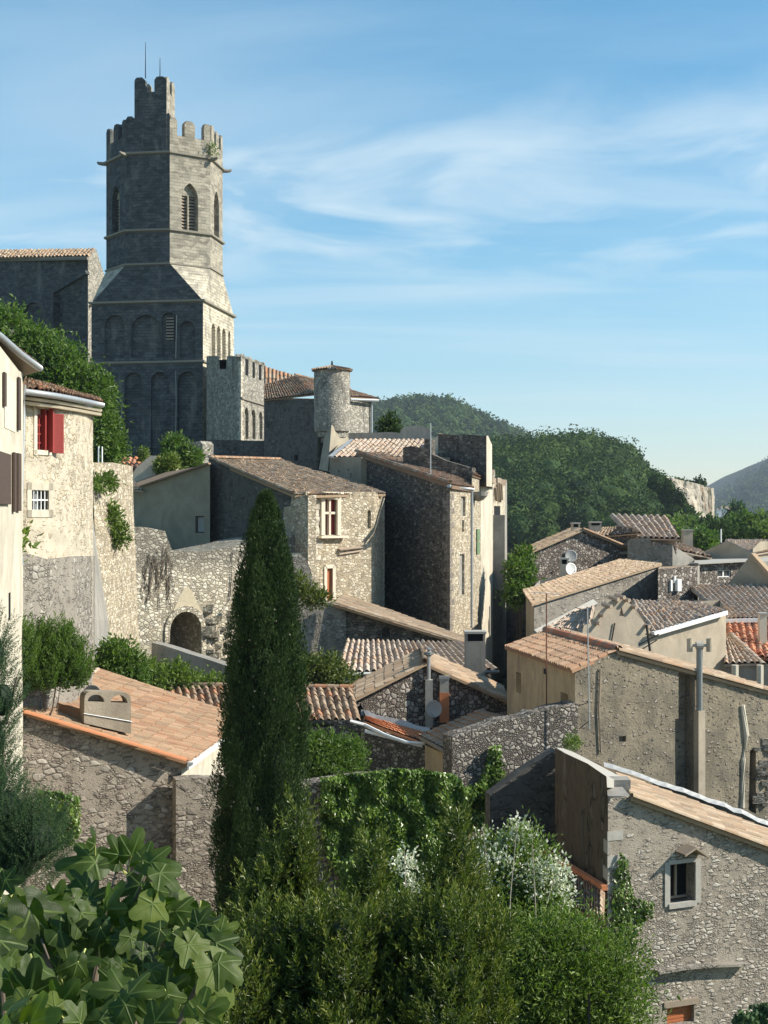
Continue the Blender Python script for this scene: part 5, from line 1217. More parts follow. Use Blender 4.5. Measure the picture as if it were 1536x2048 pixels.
p = gw.pt(857, 1358); fl = root('flue_pipe', (p.x, p.y - .3, p.z - 2.2), 'grey cement flue with metal pipe and cowl against the cobble gable', 'flue')
b = bmesh.new(); zb = gw.pt(857, 1452).z; boxbm(b, p.x - .13, p.x + .15, p.y - .36, p.y - .02, zb, p.z); from_bm('shaft', b, mt['concrete'], fl)
b = bmesh.new(); zt_ = gw.pt(857, 1308).z; tube(b, [(p.x, p.y - .2, p.z - .05), (p.x, p.y - .2, zt_)], .075, 8); from_bm('metal_pipe', b, mt['zinc'], fl)
b = bmesh.new(); lathe(b, (p.x, p.y - .2, zt_), [(.10, -.05), (.16, 0), (.16, .08), (.05, .12), (.05, .17), (.13, .20), (.02, .27)], 10); tube(b, [(p.x - .18, p.y - .2, zt_ + .04), (p.x + .18, p.y - .2, zt_ + .04)], .05, 6); from_bm('cowl', b, mt['pipe'], fl)
p = gw.pt(888, 1350); fb = root('brick_flue', (p.x, p.y - .3, p.z - 2), 'orange brick flue with bright foil top on the cobble gable', 'flue'); zt_ = gw.pt(888, 1383).z; zb = gw.pt(888, 1442).z
b = bmesh.new(); boxbm(b, p.x - .18, p.x + .18, p.y - .38, p.y - .02, zb, zt_); from_bm('brick_shaft', b, mt['brick'], fb)
b = bmesh.new(); boxbm(b, p.x - .17, p.x + .17, p.y - .37, p.y - .02, zt_, p.z - .12); from_bm('concrete_shaft', b, mt['concrete'], fb)
b = bmesh.new(); boxbm(b, p.x - .20, p.x + .20, p.y - .40, p.y, p.z - .12, p.z); from_bm('foil_cap', b, mt['silver'], fb)
def dish(name, label, px, py, Y, r, mat, tilt=(.9, -.9, .25), group='satellite dishes'):
    c = P(px, py, Y); rt_ = root(name, c + Vector((0, r * .8, -r)), label, 'satellite dish', group); d = Vector(tilt).normalized()
    b = bmesh.new(); lathe(b, (0, 0, 0), [(.001, -.16 * r), (r * .5, -.12 * r), (r * .85, -.03 * r), (r, .03 * r), (r * 1.0, -.0 * r), (r * .8, -.08 * r), (.001, -.22 * r)], 22)
    rot = d.to_track_quat('Z', 'Y').to_matrix(); bmesh.ops.rotate(b, verts=b.verts, cent=(0, 0, 0), matrix=rot); bmesh.ops.translate(b, verts=b.verts, vec=c); from_bm('reflector', b, mat, rt_, True)
    b = bmesh.new(); tube(b, [c - Vector((0, 0, r * .9)), c + d * r * 1.0 - Vector((0, 0, r * .5))], .012, 5); tube(b, [c - d * .05, c + Vector((0, r * .6, -r * .5)), c + Vector((0, r * .8, -r * 1.4))], .02, 5); p2 = c + d * r - Vector((0, 0, r * .5)); boxbm(b, p2.x - .04, p2.x + .04, p2.y - .05, p2.y + .05, p2.z - .03, p2.z + .03); from_bm('arm', b, mt['zinc'], rt_)
dish('satellite_dish', 'grey dish leaning against the flue of the cobble gable', 868, 1418, 51.9, .32, mt['dish'], (-.4, -1, .15))
dish('satellite_dish', 'grey dish half hidden behind the arched chimney of the rose tiled roof', 183, 1392, 37.8, .30, mt['dish'], (-.35, -1, .3))
dish('satellite_dish', 'bright white dish beside the capped chimney on the mid cobbled gable', 1142, 1138, 91.6, .42, mt['white'], (.5, -1, .2))
dish('satellite_dish', 'larger grey dish hanging on the mid cobbled gable wall', 1142, 1112, 93.8, .42, mt['dish'], (.1, -1, .2))

# ribbed roof house left of the gable, with gutter; wall below to garden
rb = House('ribbed_roof_house', 'long low house with brown ribbed tiles and a black gutter behind the cypress', 'house', [(350, 50.4, 1440), (735, 48.6, 1440), (712, 55, 1385), (340, 55, 1385)], -13)
for i in range(4): rb.wall(i, mt['garden'])
rb.done(); e0, e1, r1, r0 = H(350, 1438, -7.3), H(722, 1440, -7.3), H(706, 1378, -6.5), H(335, 1372, -6.55)
tiles('roof', e0, e1, r1, r0, mt['tile_brown'], rb.root, .27, .40, .08, thick=.1)
ridge('ridge_tiles', r0 + Vector((0, 0, .06)), r1 + Vector((0, 0, .06)), mt['tile_brown'], rb.root, .13, .45)
gutter('gutter', [e0 + Vector((0, -.2, -.14)), e1 + Vector((.1, -.2, -.14))], rb.root, .07, mt['iron'])
b = bmesh.new(); V_ = [P(600, 1372, 53.6), P(600, 1372, 53.6)]; b.free()
# orange strip with white flashing
of = root('orange_tile_strip', P(780, 1470, 49.5), 'low strip of bright orange tiles with white flashing joining two houses', 'roof strip')
tiles('tile_strip', P(728, 1442, 48.6), P(835, 1480, 47.2), P(858, 1466, 49.4), P(728, 1430, 50.6), mt['orange'], of, .2, .5, .03, flat=True, over=0)
b = bmesh.new(); V_ = rough_line([P(722, 1428, 50.7), P(860, 1465, 49.5)], .3, .05)
for p, q in zip(V_, V_[1:]): quad(b, p + Vector((0, -.1, -.02)), q + Vector((0, -.1, -.02)), q + Vector((0, .06, .16)), p + Vector((0, .06, .16)))
from_bm('flashing', b, mt['silver'], of)
b = bmesh.new(); tube(b, [P(700, 1442, 48.3), P(730, 1450, 48.3), P(770, 1470, 47.4), P(812, 1485, 46.9), P(850, 1487, 46.7)], .06, 6); bar(b, P(730, 1462, 48.0), P(845, 1492, 46.9), .10, .05); from_bm('gutter', b, mt['white'], of)
b = bmesh.new(); w_ = W((722, 48.5), (850, 47)); w_.face(b, [w_.pt(722, 1450), w_.pt(722, 1570), w_.pt(850, 1600), w_.pt(850, 1490)]); from_bm('wall', b, mt['garden'], of)
# garden wall below the ribbed roof is the house wall; small brown grid roof
sg = root('tiled_porch', P(930, 1500, 46), 'small porch with square brown tiles between gable house and stone wall', 'porch')
tiles('roof', P(838, 1470, 46.8), P(908, 1508, 44.4), P(1012, 1432, 47.5), P(960, 1420, 50), mt['tile_pink'], sg, .30, .42, .03, flat=True, over=.05, jit=.4)
b = bmesh.new(); w_ = W((850, 46.6), (905, 44.6)); w_.face(b, [w_.pt(850, 1490), w_.pt(850, 1700), w_.pt(905, 1700), w_.pt(905, 1515)]); from_bm('wall', b, mt['ochre'], sg)
b = bmesh.new(); p = P(896, 1520, 44.4); q = P(896, 1640, 44.4); bar(b, p, q, .18, .18); bar(b, P(842, 1476, 46.6), P(905, 1512, 44.3), .1, .1); from_bm('post', b, mt['wood'], sg)
# grey stone walls right of the ivy
gw2 = W((905, 41.2), (1156, 42.75)); bm = bmesh.new(); slab(bm, gw2, [(905, 1474), (960, 1456), (1000, 1440), (1050, 1434), (1100, 1418), (1150, 1406), (1156, 1406)], -14, .7, rough=(.28, .07)); tag(from_bm('cobble_wall', bm, mt['garden'], None), 'ragged topped cobble wall stepping up to the ochre house', 'wall')
gw3 = W((980, 40.2), (1112, 40.6)); bm = bmesh.new(); slab(bm, gw3, [(980, 1590), (1040, 1545), (1112, 1500)], -14, .5); tag(from_bm('flaking_wall', bm, mt['shade_stone'], None), 'pale flaking wall in deep shade under the cobble wall', 'wall')  # pale wall in dark stone: its shade is in the colour
b = bmesh.new(); q = gw3.rect(944, 1628, 962, 1700); b.free()
sw_ = root('shed_window', P(950, 1700, 41.5), 'narrow wooden window frame in the shade at the end of the ivy', 'window'); b = bmesh.new(); a_ = P(940, 1700, 41.6); c_ = P(948, 1628, 41.6)
for x in (938, 946): bar(b, P(x, 1628, 41.6), P(x, 1700, 41.6), .05, .06)
bar(b, P(936, 1628, 41.6), P(948, 1628, 41.6), .05, .06); bar(b, P(934, 1702, 41.5), P(952, 1702, 41.5), .08, .2); from_bm('frame', b, mt['wood'], sw_)

# ============================================================ ochre house and the big pebbly wall
oh = House('ochre_house', 'ochre walled house with a big pebbly rendered gable wall facing the garden', 'house', [(1014, 50, 1292), (1150, 42.8, 1337), (1620, 46.6, 1406), (1600, 56, 1390), (1100, 56, 1275)], -15)
ol = oh.w[0]; orr = oh.w[1]
oh.wall(0, mt['ochre'], holes=[(ol.rect(1032, 1345, 1042, 1386), .25, True), (ol.rect(1121, 1386, 1136, 1408), .25, True)])
rec = [orr.pt(*t) for t in ((1352, 1640), (1386, 1640), (1386, 1352), (1357, 1345), (1357, 1437), (1350, 1438), (1350, 1530))]
orr_top = [(1236, 1304), (1340, 1333), (1357, 1341), (1400, 1347), (1536, 1386)]
oh.wall(1, mt['bigwall'], top=orr_top, holes=[(rec, .42, True), ([orr.pt(*t) for t in ((1497, 1620), (1512, 1628), (1512, 1500), (1500, 1500))], .3, True), (orr.rect(1238, 1472, 1252, 1484), .15, True)])
for i in (2, 3, 4): oh.wall(i, mt['ochre'])
oh.done()
R0, R1 = P(1092, 1262, 51.6), P(1236, 1301, 43.6); E0, E1 = P(1014, 1291, 50), P(1151, 1337, 42.7)
tiles('roof', E0, E1, R1, R0, mt['tile_pink'], oh.root, .24, .40, .05, over=.15, jit=.6)
ridge('ridge_tiles', R0 + Vector((0, 0, .05)), R1 + Vector((0, 0, .05)), mt['tile_red'], oh.root, .16, .42)
v0 = orr.pt(1236, 1302); v1 = orr.pt(1600, 1400); bk = Vector((-.8, 8, 0))
tiles('roof', v1 + Vector((.0, -.1, .0)), v1 + bk, v0 + bk, v0 + Vector((0, -.1, 0)), mt['tile_old'], oh.root, .24, .42, .05, over=.0)
ridge('verge_tiles', v1 + Vector((0, -.08, .05)), v0 + Vector((0, -.08, .05)), mt['tile_old'], oh.root, .10, .4)
fu = root('twin_cowl_flue', orr.pt(1393, 1600), 'tall grey flue with two open cowls standing against the pebbly wall', 'flue'); base = orr.pt(1393, 1600) + orr.n * .15; top = orr.pt(1394, 1290) + orr.n * .15
b = bmesh.new(); mid_ = orr.pt(1393, 1420).z; bar(b, Vector((base.x, base.y, base.z - .3)), Vector((base.x, base.y, mid_)), .26, .26, orr.n); from_bm('cement_shaft', b, mt['beige'], fu)
b = bmesh.new(); tube(b, [(base.x, base.y, mid_ - .05), (base.x, base.y, top.z)], .10, 10); from_bm('pipe', b, mt['pipe'], fu, False)
b = bmesh.new(); hx = Vector((.31, 0, 0)); tp_ = Vector((base.x, base.y, top.z)); tube(b, [tp_ - hx * .35, tp_ + hx * .35], .13, 10); tube(b, [tp_ - hx, tp_ + hx], .05, 6); from_bm('tee_piece', b, mt['concrete'], fu)
for sgn in (-1, 1):
    b = bmesh.new(); c = tp_ + hx * sgn; lathe(b, (c.x, c.y, c.z - .2), [(.085, 0), (.095, 0), (.095, .42), (.085, .42), (.085, .0)], 12); from_bm('cowl', b, mt['beige'], fu)
# aerial poles
ap = root('aerial_pole', P(1093, 1440, 44), 'thin rusty aerial pole in front of the ochre wall', 'pole', 'aerial poles'); b = bmesh.new(); tube(b, [P(1093, 1440, 44), P(1093, 1187, 44)], .022, 5); from_bm('mast', b, plain('rusted steel', (.16, .07, .045), .8), ap); b = bmesh.new(); tube(b, [P(1062, 1184, 44), P(1122, 1189, 44)], .010, 4); from_bm('crossbar', b, mt['zinc'], ap)
b = bmesh.new(); p = P(1090, 1340, 44); boxbm(b, p.x - .05, p.x + .03, p.y - .06, p.y, p.z - .12, p.z + .05); from_bm('junction_box', b, mt['iron'], ap)
ap = root('aerial_pole', P(1176, 1460, 42.2), 'pale metal aerial pole strapped to the corner of the pebbly wall', 'pole', 'aerial poles'); b = bmesh.new(); tube(b, [P(1179, 1460, 42.2), P(1175, 1216, 42.2)], .022, 5); from_bm('mast', b, mt['zinc'], ap)
b = bmesh.new(); tube(b, [P(1150, 1215, 42.2), P(1178, 1222, 42.2)], .012, 4); tube(b, [P(1155, 1412, 42.5), P(1180, 1404, 42.2)], .012, 4); tube(b, [P(1158, 1458, 42.5), P(1180, 1440, 42.2)], .012, 4); from_bm('bracket', b, mt['iron'], ap)
b = bmesh.new(); tube(b, [orr.pt(1199, 1337) + orr.n * .05, orr.pt(1196, 1420) + orr.n * .05, orr.pt(1200, 1505) + orr.n * .05], .03, 6); from_bm('bare_pipe', b, mt['wood'], oh.root)
# downward wavy pipe scar on the far right of the wall
b = bmesh.new(); tube(b, [orr.pt(1484, 1410) + orr.n * .01, orr.pt(1492, 1470) + orr.n * .01, orr.pt(1486, 1520) + orr.n * .01, orr.pt(1484, 1615) + orr.n * .01], [.08, .10, .08, .09], 8); from_bm('render_ridge', b, mt['cream'], oh.root)
b = bmesh.new()
for i in range(22):
    x = random.uniform(1512, 1545); y = random.uniform(1470, 1620); p = orr.pt(x, y); s = random.uniform(.08, .2); boxbm(b, p.x - s, p.x + s, p.y - .12, p.y + .2, p.z - s * .6, p.z + s * .6)
from_bm('stone_patch', b, mt['fgr'], oh.root)['kind'] = 'stuff'

# ============================================================ foreground stone house at the right
fh = House('foreground_stone_house', 'near stone house with one dark framed window and a blotchy streaked side', 'house', [(1110, 39.5, 1497), (1216, 33, 1608), (1700, 35.9, 1748), (1690, 43, 1700), (1300, 44, 1560)], -16)
fl_ = fh.w[0]; ff = fh.w[1]
win = ff.rect(1336, 1722, 1391, 1809); low = ff.rect(1334, 2012, 1388, 2048)
fh.wall(0, mt['blotchy'], top=[(1175, 1527), (1213, 1553)])
fh.wall(1, mt['fgr'], top=[(1222, 1596), (1262, 1592), (1300, 1600), (1536, 1692)], holes=[(win, .45, False), (low, .2, False)])
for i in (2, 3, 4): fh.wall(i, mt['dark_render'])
fh.done()
# roof: concrete coping then tiles
quoins(fh.c[1], fl_, ff, -14, fh.c[1].z - .5, mt['concrete'], fh.root, .30, .02, .42)
zt0 = fl_.pt(1112, 1497); zt1 = fl_.pt(1213, 1553)
b = bmesh.new(); a0 = zt0 + Vector((0, 0, .03)); a1 = P(1213, 1558, 33.2); c0 = P(1136, 1498, 41.0); c1 = P(1258, 1562, 37.8)
quad(b, a1, c1, c0, a0); quad(b, a1 - Vector((0, 0, .16)), a1, a0, a0 - Vector((0, 0, .16))); quad(b, c1, c1 - Vector((0, 0, .2)), a1 - Vector((0, 0, .2)), a1); from_bm('concrete_coping', b, mt['concrete'], fh.root)
tl0 = ff.pt(1262, 1594); tl1 = ff.pt(1640, 1734)
tiles('roof', tl1 + Vector((0, -.15, .04)), P(1640, 1700, 41.0), P(1230, 1545, 40.3), tl0 + Vector((0, -.15, .04)), mt['tile_old'], fh.root, .22, .42, .035, over=0, jit=1.5, thick=.1)
ridge('verge_tiles', tl1 + Vector((0, -.15, .07)), tl0 + Vector((0, -.15, .07)), mt['tile_old'], fh.root, .09, .4)
b = bmesh.new(); L_ = rough_line([P(1208, 1530, 40.6), P(1300, 1560, 40.7), P(1400, 1594, 41.0), P(1500, 1632, 41.3), P(1640, 1688, 41.8)], .25, .04)
for p, q in zip(L_, L_[1:]):
    quad(b, p + Vector((0, -.06, -.04)), q + Vector((0, -.10, -.04)), q + Vector((0, .1, .07)), p + Vector((0, .1, .07)))
from_bm('flashing', b, mt['silver'], fh.root)
b = bmesh.new(); p = P(1203, 1560, 34.6); boxbm(b, p.x, p.x + .72, p.y, p.y + .5, -7.6, p.z); p2 = P(1216, 1604, 33.3); boxbm(b, p2.x + .02, p2.x + .55, p2.y + .1, p2.y + 1.2, -7.2, p2.z + .12); from_bm('corner_block', b, mt['grey_render'], fh.root)
wn = add_window(ff, ff.rect(1342, 1726, 1391, 1800), fh.root, .38, mt['wood'], mt['black'], 2, 1, .05, .06)
b = bmesh.new(); a, bb, c, d = win
for p, q in ((a, d), (bb, c)): bar(b, p + ff.n * .0 + (a - bb).normalized() * (.03 if p is a else -.06), q + (a - bb).normalized() * (.03 if p is a else -.06), .15, .06, ff.n)
bar(b, a + ff.n * .01, bb + ff.n * .01, .12, .1, ff.n); bar(b, d + ff.n * .01, c + ff.n * .01, .1, .05, ff.n); from_bm('cement_surround', b, mt['concrete'], wn)
# little two-tile hood over the window
b = bmesh.new(); pk = ff.pt(1372, 1687); l0 = ff.pt(1350, 1702); r_0 = ff.pt(1398, 1705)
for e in (l0, r_0): quad(b, pk, e, e + ff.n * .42, pk + ff.n * .42); quad(b, pk - Vector((0, 0, .05)), e - Vector((0, 0, .05)), e + ff.n * .42 - Vector((0, 0, .05)), pk + ff.n * .42 - Vector((0, 0, .05))); quad(b, pk + ff.n * .42, e + ff.n * .42, e + ff.n * .42 - Vector((0, 0, .05)), pk + ff.n * .42 - Vector((0, 0, .05)))
from_bm('window_hood', b, mt['wood'], wn)
b = bmesh.new(); 
for p, q in zip([ff.pt(1308, 1941), ff.pt(1360, 1932), ff.pt(1420, 1927)], [ff.pt(1360, 1932), ff.pt(1420, 1927), ff.pt(1488, 1925)]): bar(b, p + ff.n * .08, q + ff.n * .08, .06, .30, ff.n)
from_bm('stone_ledge', b, mt['oldwall'], fh.root)
lwv = panel(ff, low, fh.root, -.18, .05, mt['rust'], 'cellar_door', 5)
b = bmesh.new(); a, bb, c, d = low; bar(b, d + Vector((-.1, 0, .08)) + ff.n * .02, c + Vector((.1, .05, .08)) + ff.n * .02, .14, .1, ff.n); from_bm('lintel', b, mt['wood'], fh.root)
# low red edged roof against its dark side
lt = root('low_lean_to', P(1150, 1760, 34), 'low lean-to roof with a red edge against the blotchy streaked wall', 'lean-to')
tiles('roof', P(1100, 1800, 34.4), P(1205, 1830, 31.8), P(1207, 1778, 33.0), P(1098, 1712, 38.0), mt['tile_brown'], lt, .24, .40, .05)
b = bmesh.new(); bar(b, P(1090, 1703, 38.2), P(1209, 1776, 32.9), .14, .12, (0, 0, 1)); from_bm('red_edge', b, mt['brick'], lt)
b = bmesh.new(); w_ = W((1095, 34.6), (1206, 31.9)); w_.face(b, [w_.pt(1095, 1810), w_.pt(1206, 1834), w_.pt(1206, 2200), w_.pt(1095, 2200)]); from_bm('wall', b, mt['dark_render'], lt)
bm = bmesh.new(); bar(bm, P(1178, 1990, 16.6), P(1178, 2100, 16.6), .022, .022); tag(from_bm('fence_post', bm, mt['iron'], None), 'thin dark metal post among the shrubs at the bottom edge', 'post')

# ============================================================ foreground house at the left with rose roof
rl_ = House('rose_roofed_house', 'stone house with a broad rose clay tile roof left of the cypress', 'house', [(-60, 35.4, 1402), (18, 36.0, 1420), (362, 38.0, 1526), (474, 45.6, 1436), (195, 46, 1345), (-60, 45, 1330)], -15)
fw2 = rl_.w[1]
rl_.wall(0, mt['fgl']); rl_.wall(1, mt['fgl'], holes=[(fw2.rect(350, 1678, 362, 1685), .12, True)]); rl_.wall(2, mt['cream'], zb=None)
for i in (3, 4, 5): rl_.wall(i, mt['fgl'])
rl_.done()
E0 = P(365, 1519, 37.8); E1 = P(482, 1436, 45.4); R1_ = P(195, 1341, 44.9); R0_ = P(30, 1418, 36.0)
tiles('roof', E0, E1, R1_, R0_, mt['tile_pink'], rl_.root, .22, .38, .046, over=.22, jit=1.3, thick=.1)
ridge('verge_tiles', E0 + Vector((.1, -.1, .0)), R0_ + Vector((0, -.1, .02)), mt['orange'], rl_.root, .09, .42)
ridge('ridge_tiles', R0_ + Vector((0, 0, .03)), R1_ + Vector((0, 0, .03)), mt['tile_mixed'], rl_.root, .11, .42)
ridge('far_verge_tiles', E1 + Vector((0, 0, .03)), R1_ + Vector((0, 0, .03)), mt['tile_pink'], rl_.root, .09, .42)
b = bmesh.new(); ed = (E1 - E0).normalized(); sd = Vector((ed.y, -ed.x, 0)).normalized(); bar(b, E0 + sd * .16 + Vector((0, 0, -.17)), E1 + sd * .16 + Vector((0, 0, -.17)), .20, .05, sd); bar(b, E0 + sd * .24 + Vector((0, 0, -.10)), E1 + sd * .24 + Vector((0, 0, -.10)), .06, .12, sd); from_bm('white_gutter_board', b, mt['white'], rl_.root)
# lower wall joining it: stretches right behind the cypress
lw2 = W((352, 37.2), (660, 38.6)); bm = bmesh.new(); slab(bm, lw2, [(352, 1560), (400, 1556), (500, 1556), (570, 1560), (650, 1566)], -15, .5, rough=(.3, .03)); tag(from_bm('boundary_wall', bm, mt['fgl'], None), 'rubble boundary wall passing behind the cypress trunk', 'wall')
# arched chimney on the verge
ck = root('arched_chimney', P(215, 1470, 37.2), 'stubby rendered chimney with two little arches on the rose tiled roof', 'chimney')
ww = W((168, 36.95), (262, 37.55)); b = bmesh.new()
base = [ww.pt(168, 1445), ww.pt(262, 1470)]; outl = [ww.pt(168, 1446), ww.pt(262, 1468), ww.pt(262, 1400)] + [ww.pt(262 - 14 * (1 - math.cos(a * math.pi / 8)), 1400 - 15 * math.sin(a * math.pi / 8)) for a in range(1, 5)] + [ww.pt(183, 1383)] + [ww.pt(183 - 14 * math.sin(a * math.pi / 8), 1383 + 14 * (1 - math.cos(a * math.pi / 8))) for a in range(1, 5)]
outl = [p for i, p in enumerate(outl) if (p - outl[i - 1]).length > .005]
def semi(cx, w2_, yb, h): return [ww.pt(cx - w2_, yb), ww.pt(cx + w2_, yb)] + [ww.pt(cx + w2_ * math.cos(a * math.pi / 6), yb - 1 - h * math.sin(a * math.pi / 6)) for a in range(0, 7)]
holes_ = [semi(192, 17, 1404, 14), semi(238, 17, 1406, 15)]
ww.face(b, outl, [(h, .45, False) for h in holes_], .45, False)
bk_ = [p - ww.n * .45 for p in outl]; vs = [b.verts.new(p) for p in bk_]; hb = [[p - ww.n * .45 for p in h] for h in holes_]; va = vs + [b.verts.new(p) for h in hb for p in h]
for t in tessellate_polygon([bk_] + hb): b.faces.new([va[i] for i in t])
for i in range(len(outl)): quad(b, outl[i], outl[(i + 1) % len(outl)], bk_[(i + 1) % len(outl)], bk_[i])
bmesh.ops.remove_doubles(b, verts=b.verts, dist=.002); bmesh.ops.recalc_face_normals(b, faces=b.faces); from_bm('stack', b, plaster('rough chimney render', (.34, .29, .225), (.26, .22, .17), .3, .03), ck)
b = bmesh.new(); tube(b, [ww.pt(167, 1427) + ww.n * .02, ww.pt(263, 1443) + ww.n * .02], .012, 5); from_bm('wire', b, mt['zinc'], ck)
b = bmesh.new(); bar(b, P(112, 1422, 37.6), P(166, 1440, 37.4), .12, .5, (0, 0, 1)); from_bm('raised_tile', b, mt['tile_pink'], rl_.root)

# ============================================================ beige gabled house, middle right
bh = House('beige_house', 'smooth beige house with a stepped tile crowned gable and white gutter', 'house', [(1165, 54.2, 1262), (1306, 55.6, 1268), (1452, 58.2, 1224), (1440, 68, 1200), (1180, 66, 1215)], -14)
bw0 = bh.w[0]; bh.wall(0, mt['beige'], top=[(1168, 1250), (1188, 1245), (1190, 1222), (1205, 1218), (1220, 1204), (1236, 1198), (1252, 1200), (1266, 1214), (1274, 1230), (1284, 1240), (1296, 1258)], holes=[([bw0.pt(1238, 1232), bw0.pt(1248, 1232), bw0.pt(1243, 1213)], .1, True)])
bh.wall(1, mt['beige'])
for i in (2, 3, 4): bh.wall(i, mt['beige'])
bh.done()
tiles('roof', P(1306, 1265, 55.4), P(1453, 1221, 58.0), P(1400, 1204, 63), P(1262, 1200, 60.5), mt['tile_mixed'], bh.root, .26, .42, .055, over=.1, jit=1.6)
b = bmesh.new(); w_ = bh.w[1]; bar(b, P(1306, 1268, 55.3), P(1453, 1225, 57.9), .17, .16, w_.n); from_bm('gutter', b, mt['white'], bh.root)
tiles('roof', P(1060, 1276, 57), P(1168, 1300, 53.0), P(1188, 1212, 57), P(1150, 1222, 60), mt['tile_mixed'], bh.root, .26, .42, .055, over=.05, jit=1.6)
b = bmesh.new()
for i, (x, y) in enumerate(((1228, 1190), (1240, 1186), (1250, 1192), (1214, 1204), (1264, 1206), (1200, 1222), (1290, 1244), (1192, 1238))):
    p = bw0.pt(x, y + 6); tube(b, [p + bw0.n * .2 + Vector((.06, 0, -.05)), p - bw0.n * .25 + Vector((-.03, 0, .03))], .085, 7)
from_bm('crowning_tiles', b, mt['tile_mixed'], bh.root)
an = root('tv_antenna', bw0.pt(1300, 1300), 'comb shaped television antenna against the beige wall', 'antenna'); b = bmesh.new(); p = P(1300, 1302, 53.6); q = P(1293, 1250, 53.6); tube(b, [p, q], .05, 6); from_bm('mast', b, mt['iron'], an)
b = bmesh.new()
for (x0, y0, x1, y1) in ((1277, 1290, 1318, 1268), (1278, 1302, 1314, 1280), (1290, 1268, 1316, 1272)): tube(b, [P(x0, y0, 53.4), P(x1, y1, 53.4)], .022, 5)
from_bm('boom', b, mt['iron'], an)
b = bmesh.new(); tube(b, [bw0.pt(1228, 1246) + bw0.n * .05, bw0.pt(1222, 1280) + bw0.n * .05, bw0.pt(1219, 1300) + bw0.n * .05], .03, 5); from_bm('hanging_cable', b, mt['iron'], bh.root)

# long sloping roof house above it
lr_ = House('long_sloping_house', 'rubble house with one long brown roof sloping to the lane', 'house', [(1052, 74.5, 1190), (1068, 71, 1212), (1322, 78, 1133), (1322, 88, 1120), (1080, 88, 1160)], -14)
lr_.wall(0, mt['ochre']); lr_.wall(1, mt['oldwall'])
for i in (2, 3, 4): lr_.wall(i, mt['grey_render'])
lr_.done()
A_, B_, C2, D2 = P(1066, 1208, 70.6), P(1324, 1128, 77.8), P(1240, 1119, 88), P(1047, 1181, 75.5)
tiles('roof', D2, A_, B_, C2, mt['tile_old'], lr_.root, .26, .42, .05, over=.1, jit=1.3)
b = bmesh.new(); bar(b, P(1072, 1266, 66), P(1190, 1204, 70), .32, .12, (0, -1, .6)); from_bm('white_flashing', b, mt['concrete'], lr_.root)

# gabled cobble house further up
mg = House('mid_cobbled_gable_house', 'cobbled gable house with dishes on its wall at the end of the lane', 'house', [(1064, 93, 1108), (1275, 96, 1108), (1275, 104, 1095), (1064, 106, 1100)], -14)
mgw = mg.w[0]; mg.wall(0, mt['cobble'], top=[(1165, 1062)])
for i in (1, 2, 3): mg.wall(i, mt['cobble'])
mg.done(); ax_ = mgw.pt(1165, 1059); lf = mgw.pt(1042, 1112); rt = mgw.pt(1272, 1103); bk = Vector((.5, 9, 0))
tiles('roof', lf + bk, lf + Vector((0, -.3, 0)), ax_ + Vector((0, -.3, 0)), ax_ + bk, mt['tile_old'], mg.root, .3, .45, .06)
tiles('roof', rt + Vector((0, -.3, 0)), rt + bk, ax_ + bk, ax_ + Vector((0, -.3, 0)), mt['tile_old'], mg.root, .3, .45, .06)
ridge('verge_tiles', rt + Vector((0, -.3, .06)), ax_ + Vector((0, -.3, .06)), mt['tile_pink'], mg.root, .13, .42)
b = bmesh.new(); q = mgw.rect(1240, 1100, 1256, 1106); bar(b, q[0] + mgw.n * .05, q[1] + mgw.n * .05, .2, .12, mgw.n); bar(b, q[0] + mgw.n * .05 + Vector((0, 0, -.4)), q[1] + mgw.n * .05 + Vector((0, 0, -.4)), .1, .16, mgw.n); from_bm('vent_hood', b, mt['concrete'], mg.root)
# second gable behind
g2 = House('second_cobbled_house', 'second cobbled gable house just behind the first', 'house', [(1200, 98, 1085), (1280, 96.5, 1078), (1370, 96, 1095), (1370, 108, 1090), (1200, 108, 1085)], -14)
g2.wall(0, mt['cobble'], top=[(1236, 1052), (1262, 1056)]); g2.wall(1, mt['cobble'])
for i in (2, 3, 4): g2.wall(i, mt['cobble'])
g2.cap(mt['tile_old']); g2.done()
tiles('roof', P(1178, 1074, 98.4), P(1282, 1066, 96), P(1262, 1054, 103), P(1200, 1056, 104), mt['tile_old'], g2.root, .3, .45, .06)
# far striped roof
fs = House('striped_roof_house', 'far house with a boldly striped sunlit tile roof below the woods', 'house', [(1228, 108, 1075), (1356, 107, 1078), (1350, 116, 1050), (1230, 117, 1050)], -14)
for i in range(4): fs.wall(i, mt['grey_render'])
fs.done(); tiles('roof', P(1262, 1076, 106.5), P(1362, 1078, 106), P(1335, 1034, 114), P(1219, 1030, 114), mt['tile_mixed'], fs.root, .50, .6, .14, over=.1)
# mixed low walls between
lw_ = House('patched_wall_house', 'patchwork of grey rendered and rubble walls with small dark openings, mid right', 'house', [(1255, 90, 1082), (1345, 88, 1090), (1400, 90, 1125), (1400, 100, 1110), (1260, 100, 1080)], -14)
lw_.wall(0, mt['oldwall'], top=[(1262, 1078), (1300, 1075), (1302, 1090)]); lw_.wall(1, mt['grey_render'], top=[(1352, 1110), (1354, 1096)])
for i in (2, 3, 4): lw_.wall(i, mt['grey_render'])
lw_.cap(mt['tile_old'], -.3); lw_.done()
tiles('roof', P(1352, 1100, 89), P(1424, 1115, 90), P(1400, 1100, 96), P(1350, 1085, 96), mt['tile_mixed'], lw_.root, .3, .45, .07, jit=2.2)
rw_ = House('low_rubble_house', 'low rubble wall house with a scalloped top behind the beige house', 'house', [(1316, 72.5, 1138), (1395, 74, 1132), (1400, 84, 1130), (1318, 84, 1133)], -14)
rw_.wall(0, mt['cobble'], rough=(.5, .05))
for i in (1, 2, 3): rw_.wall(i, mt['grey_render'])
rw_.cap(mt['tile_old']); rw_.done()
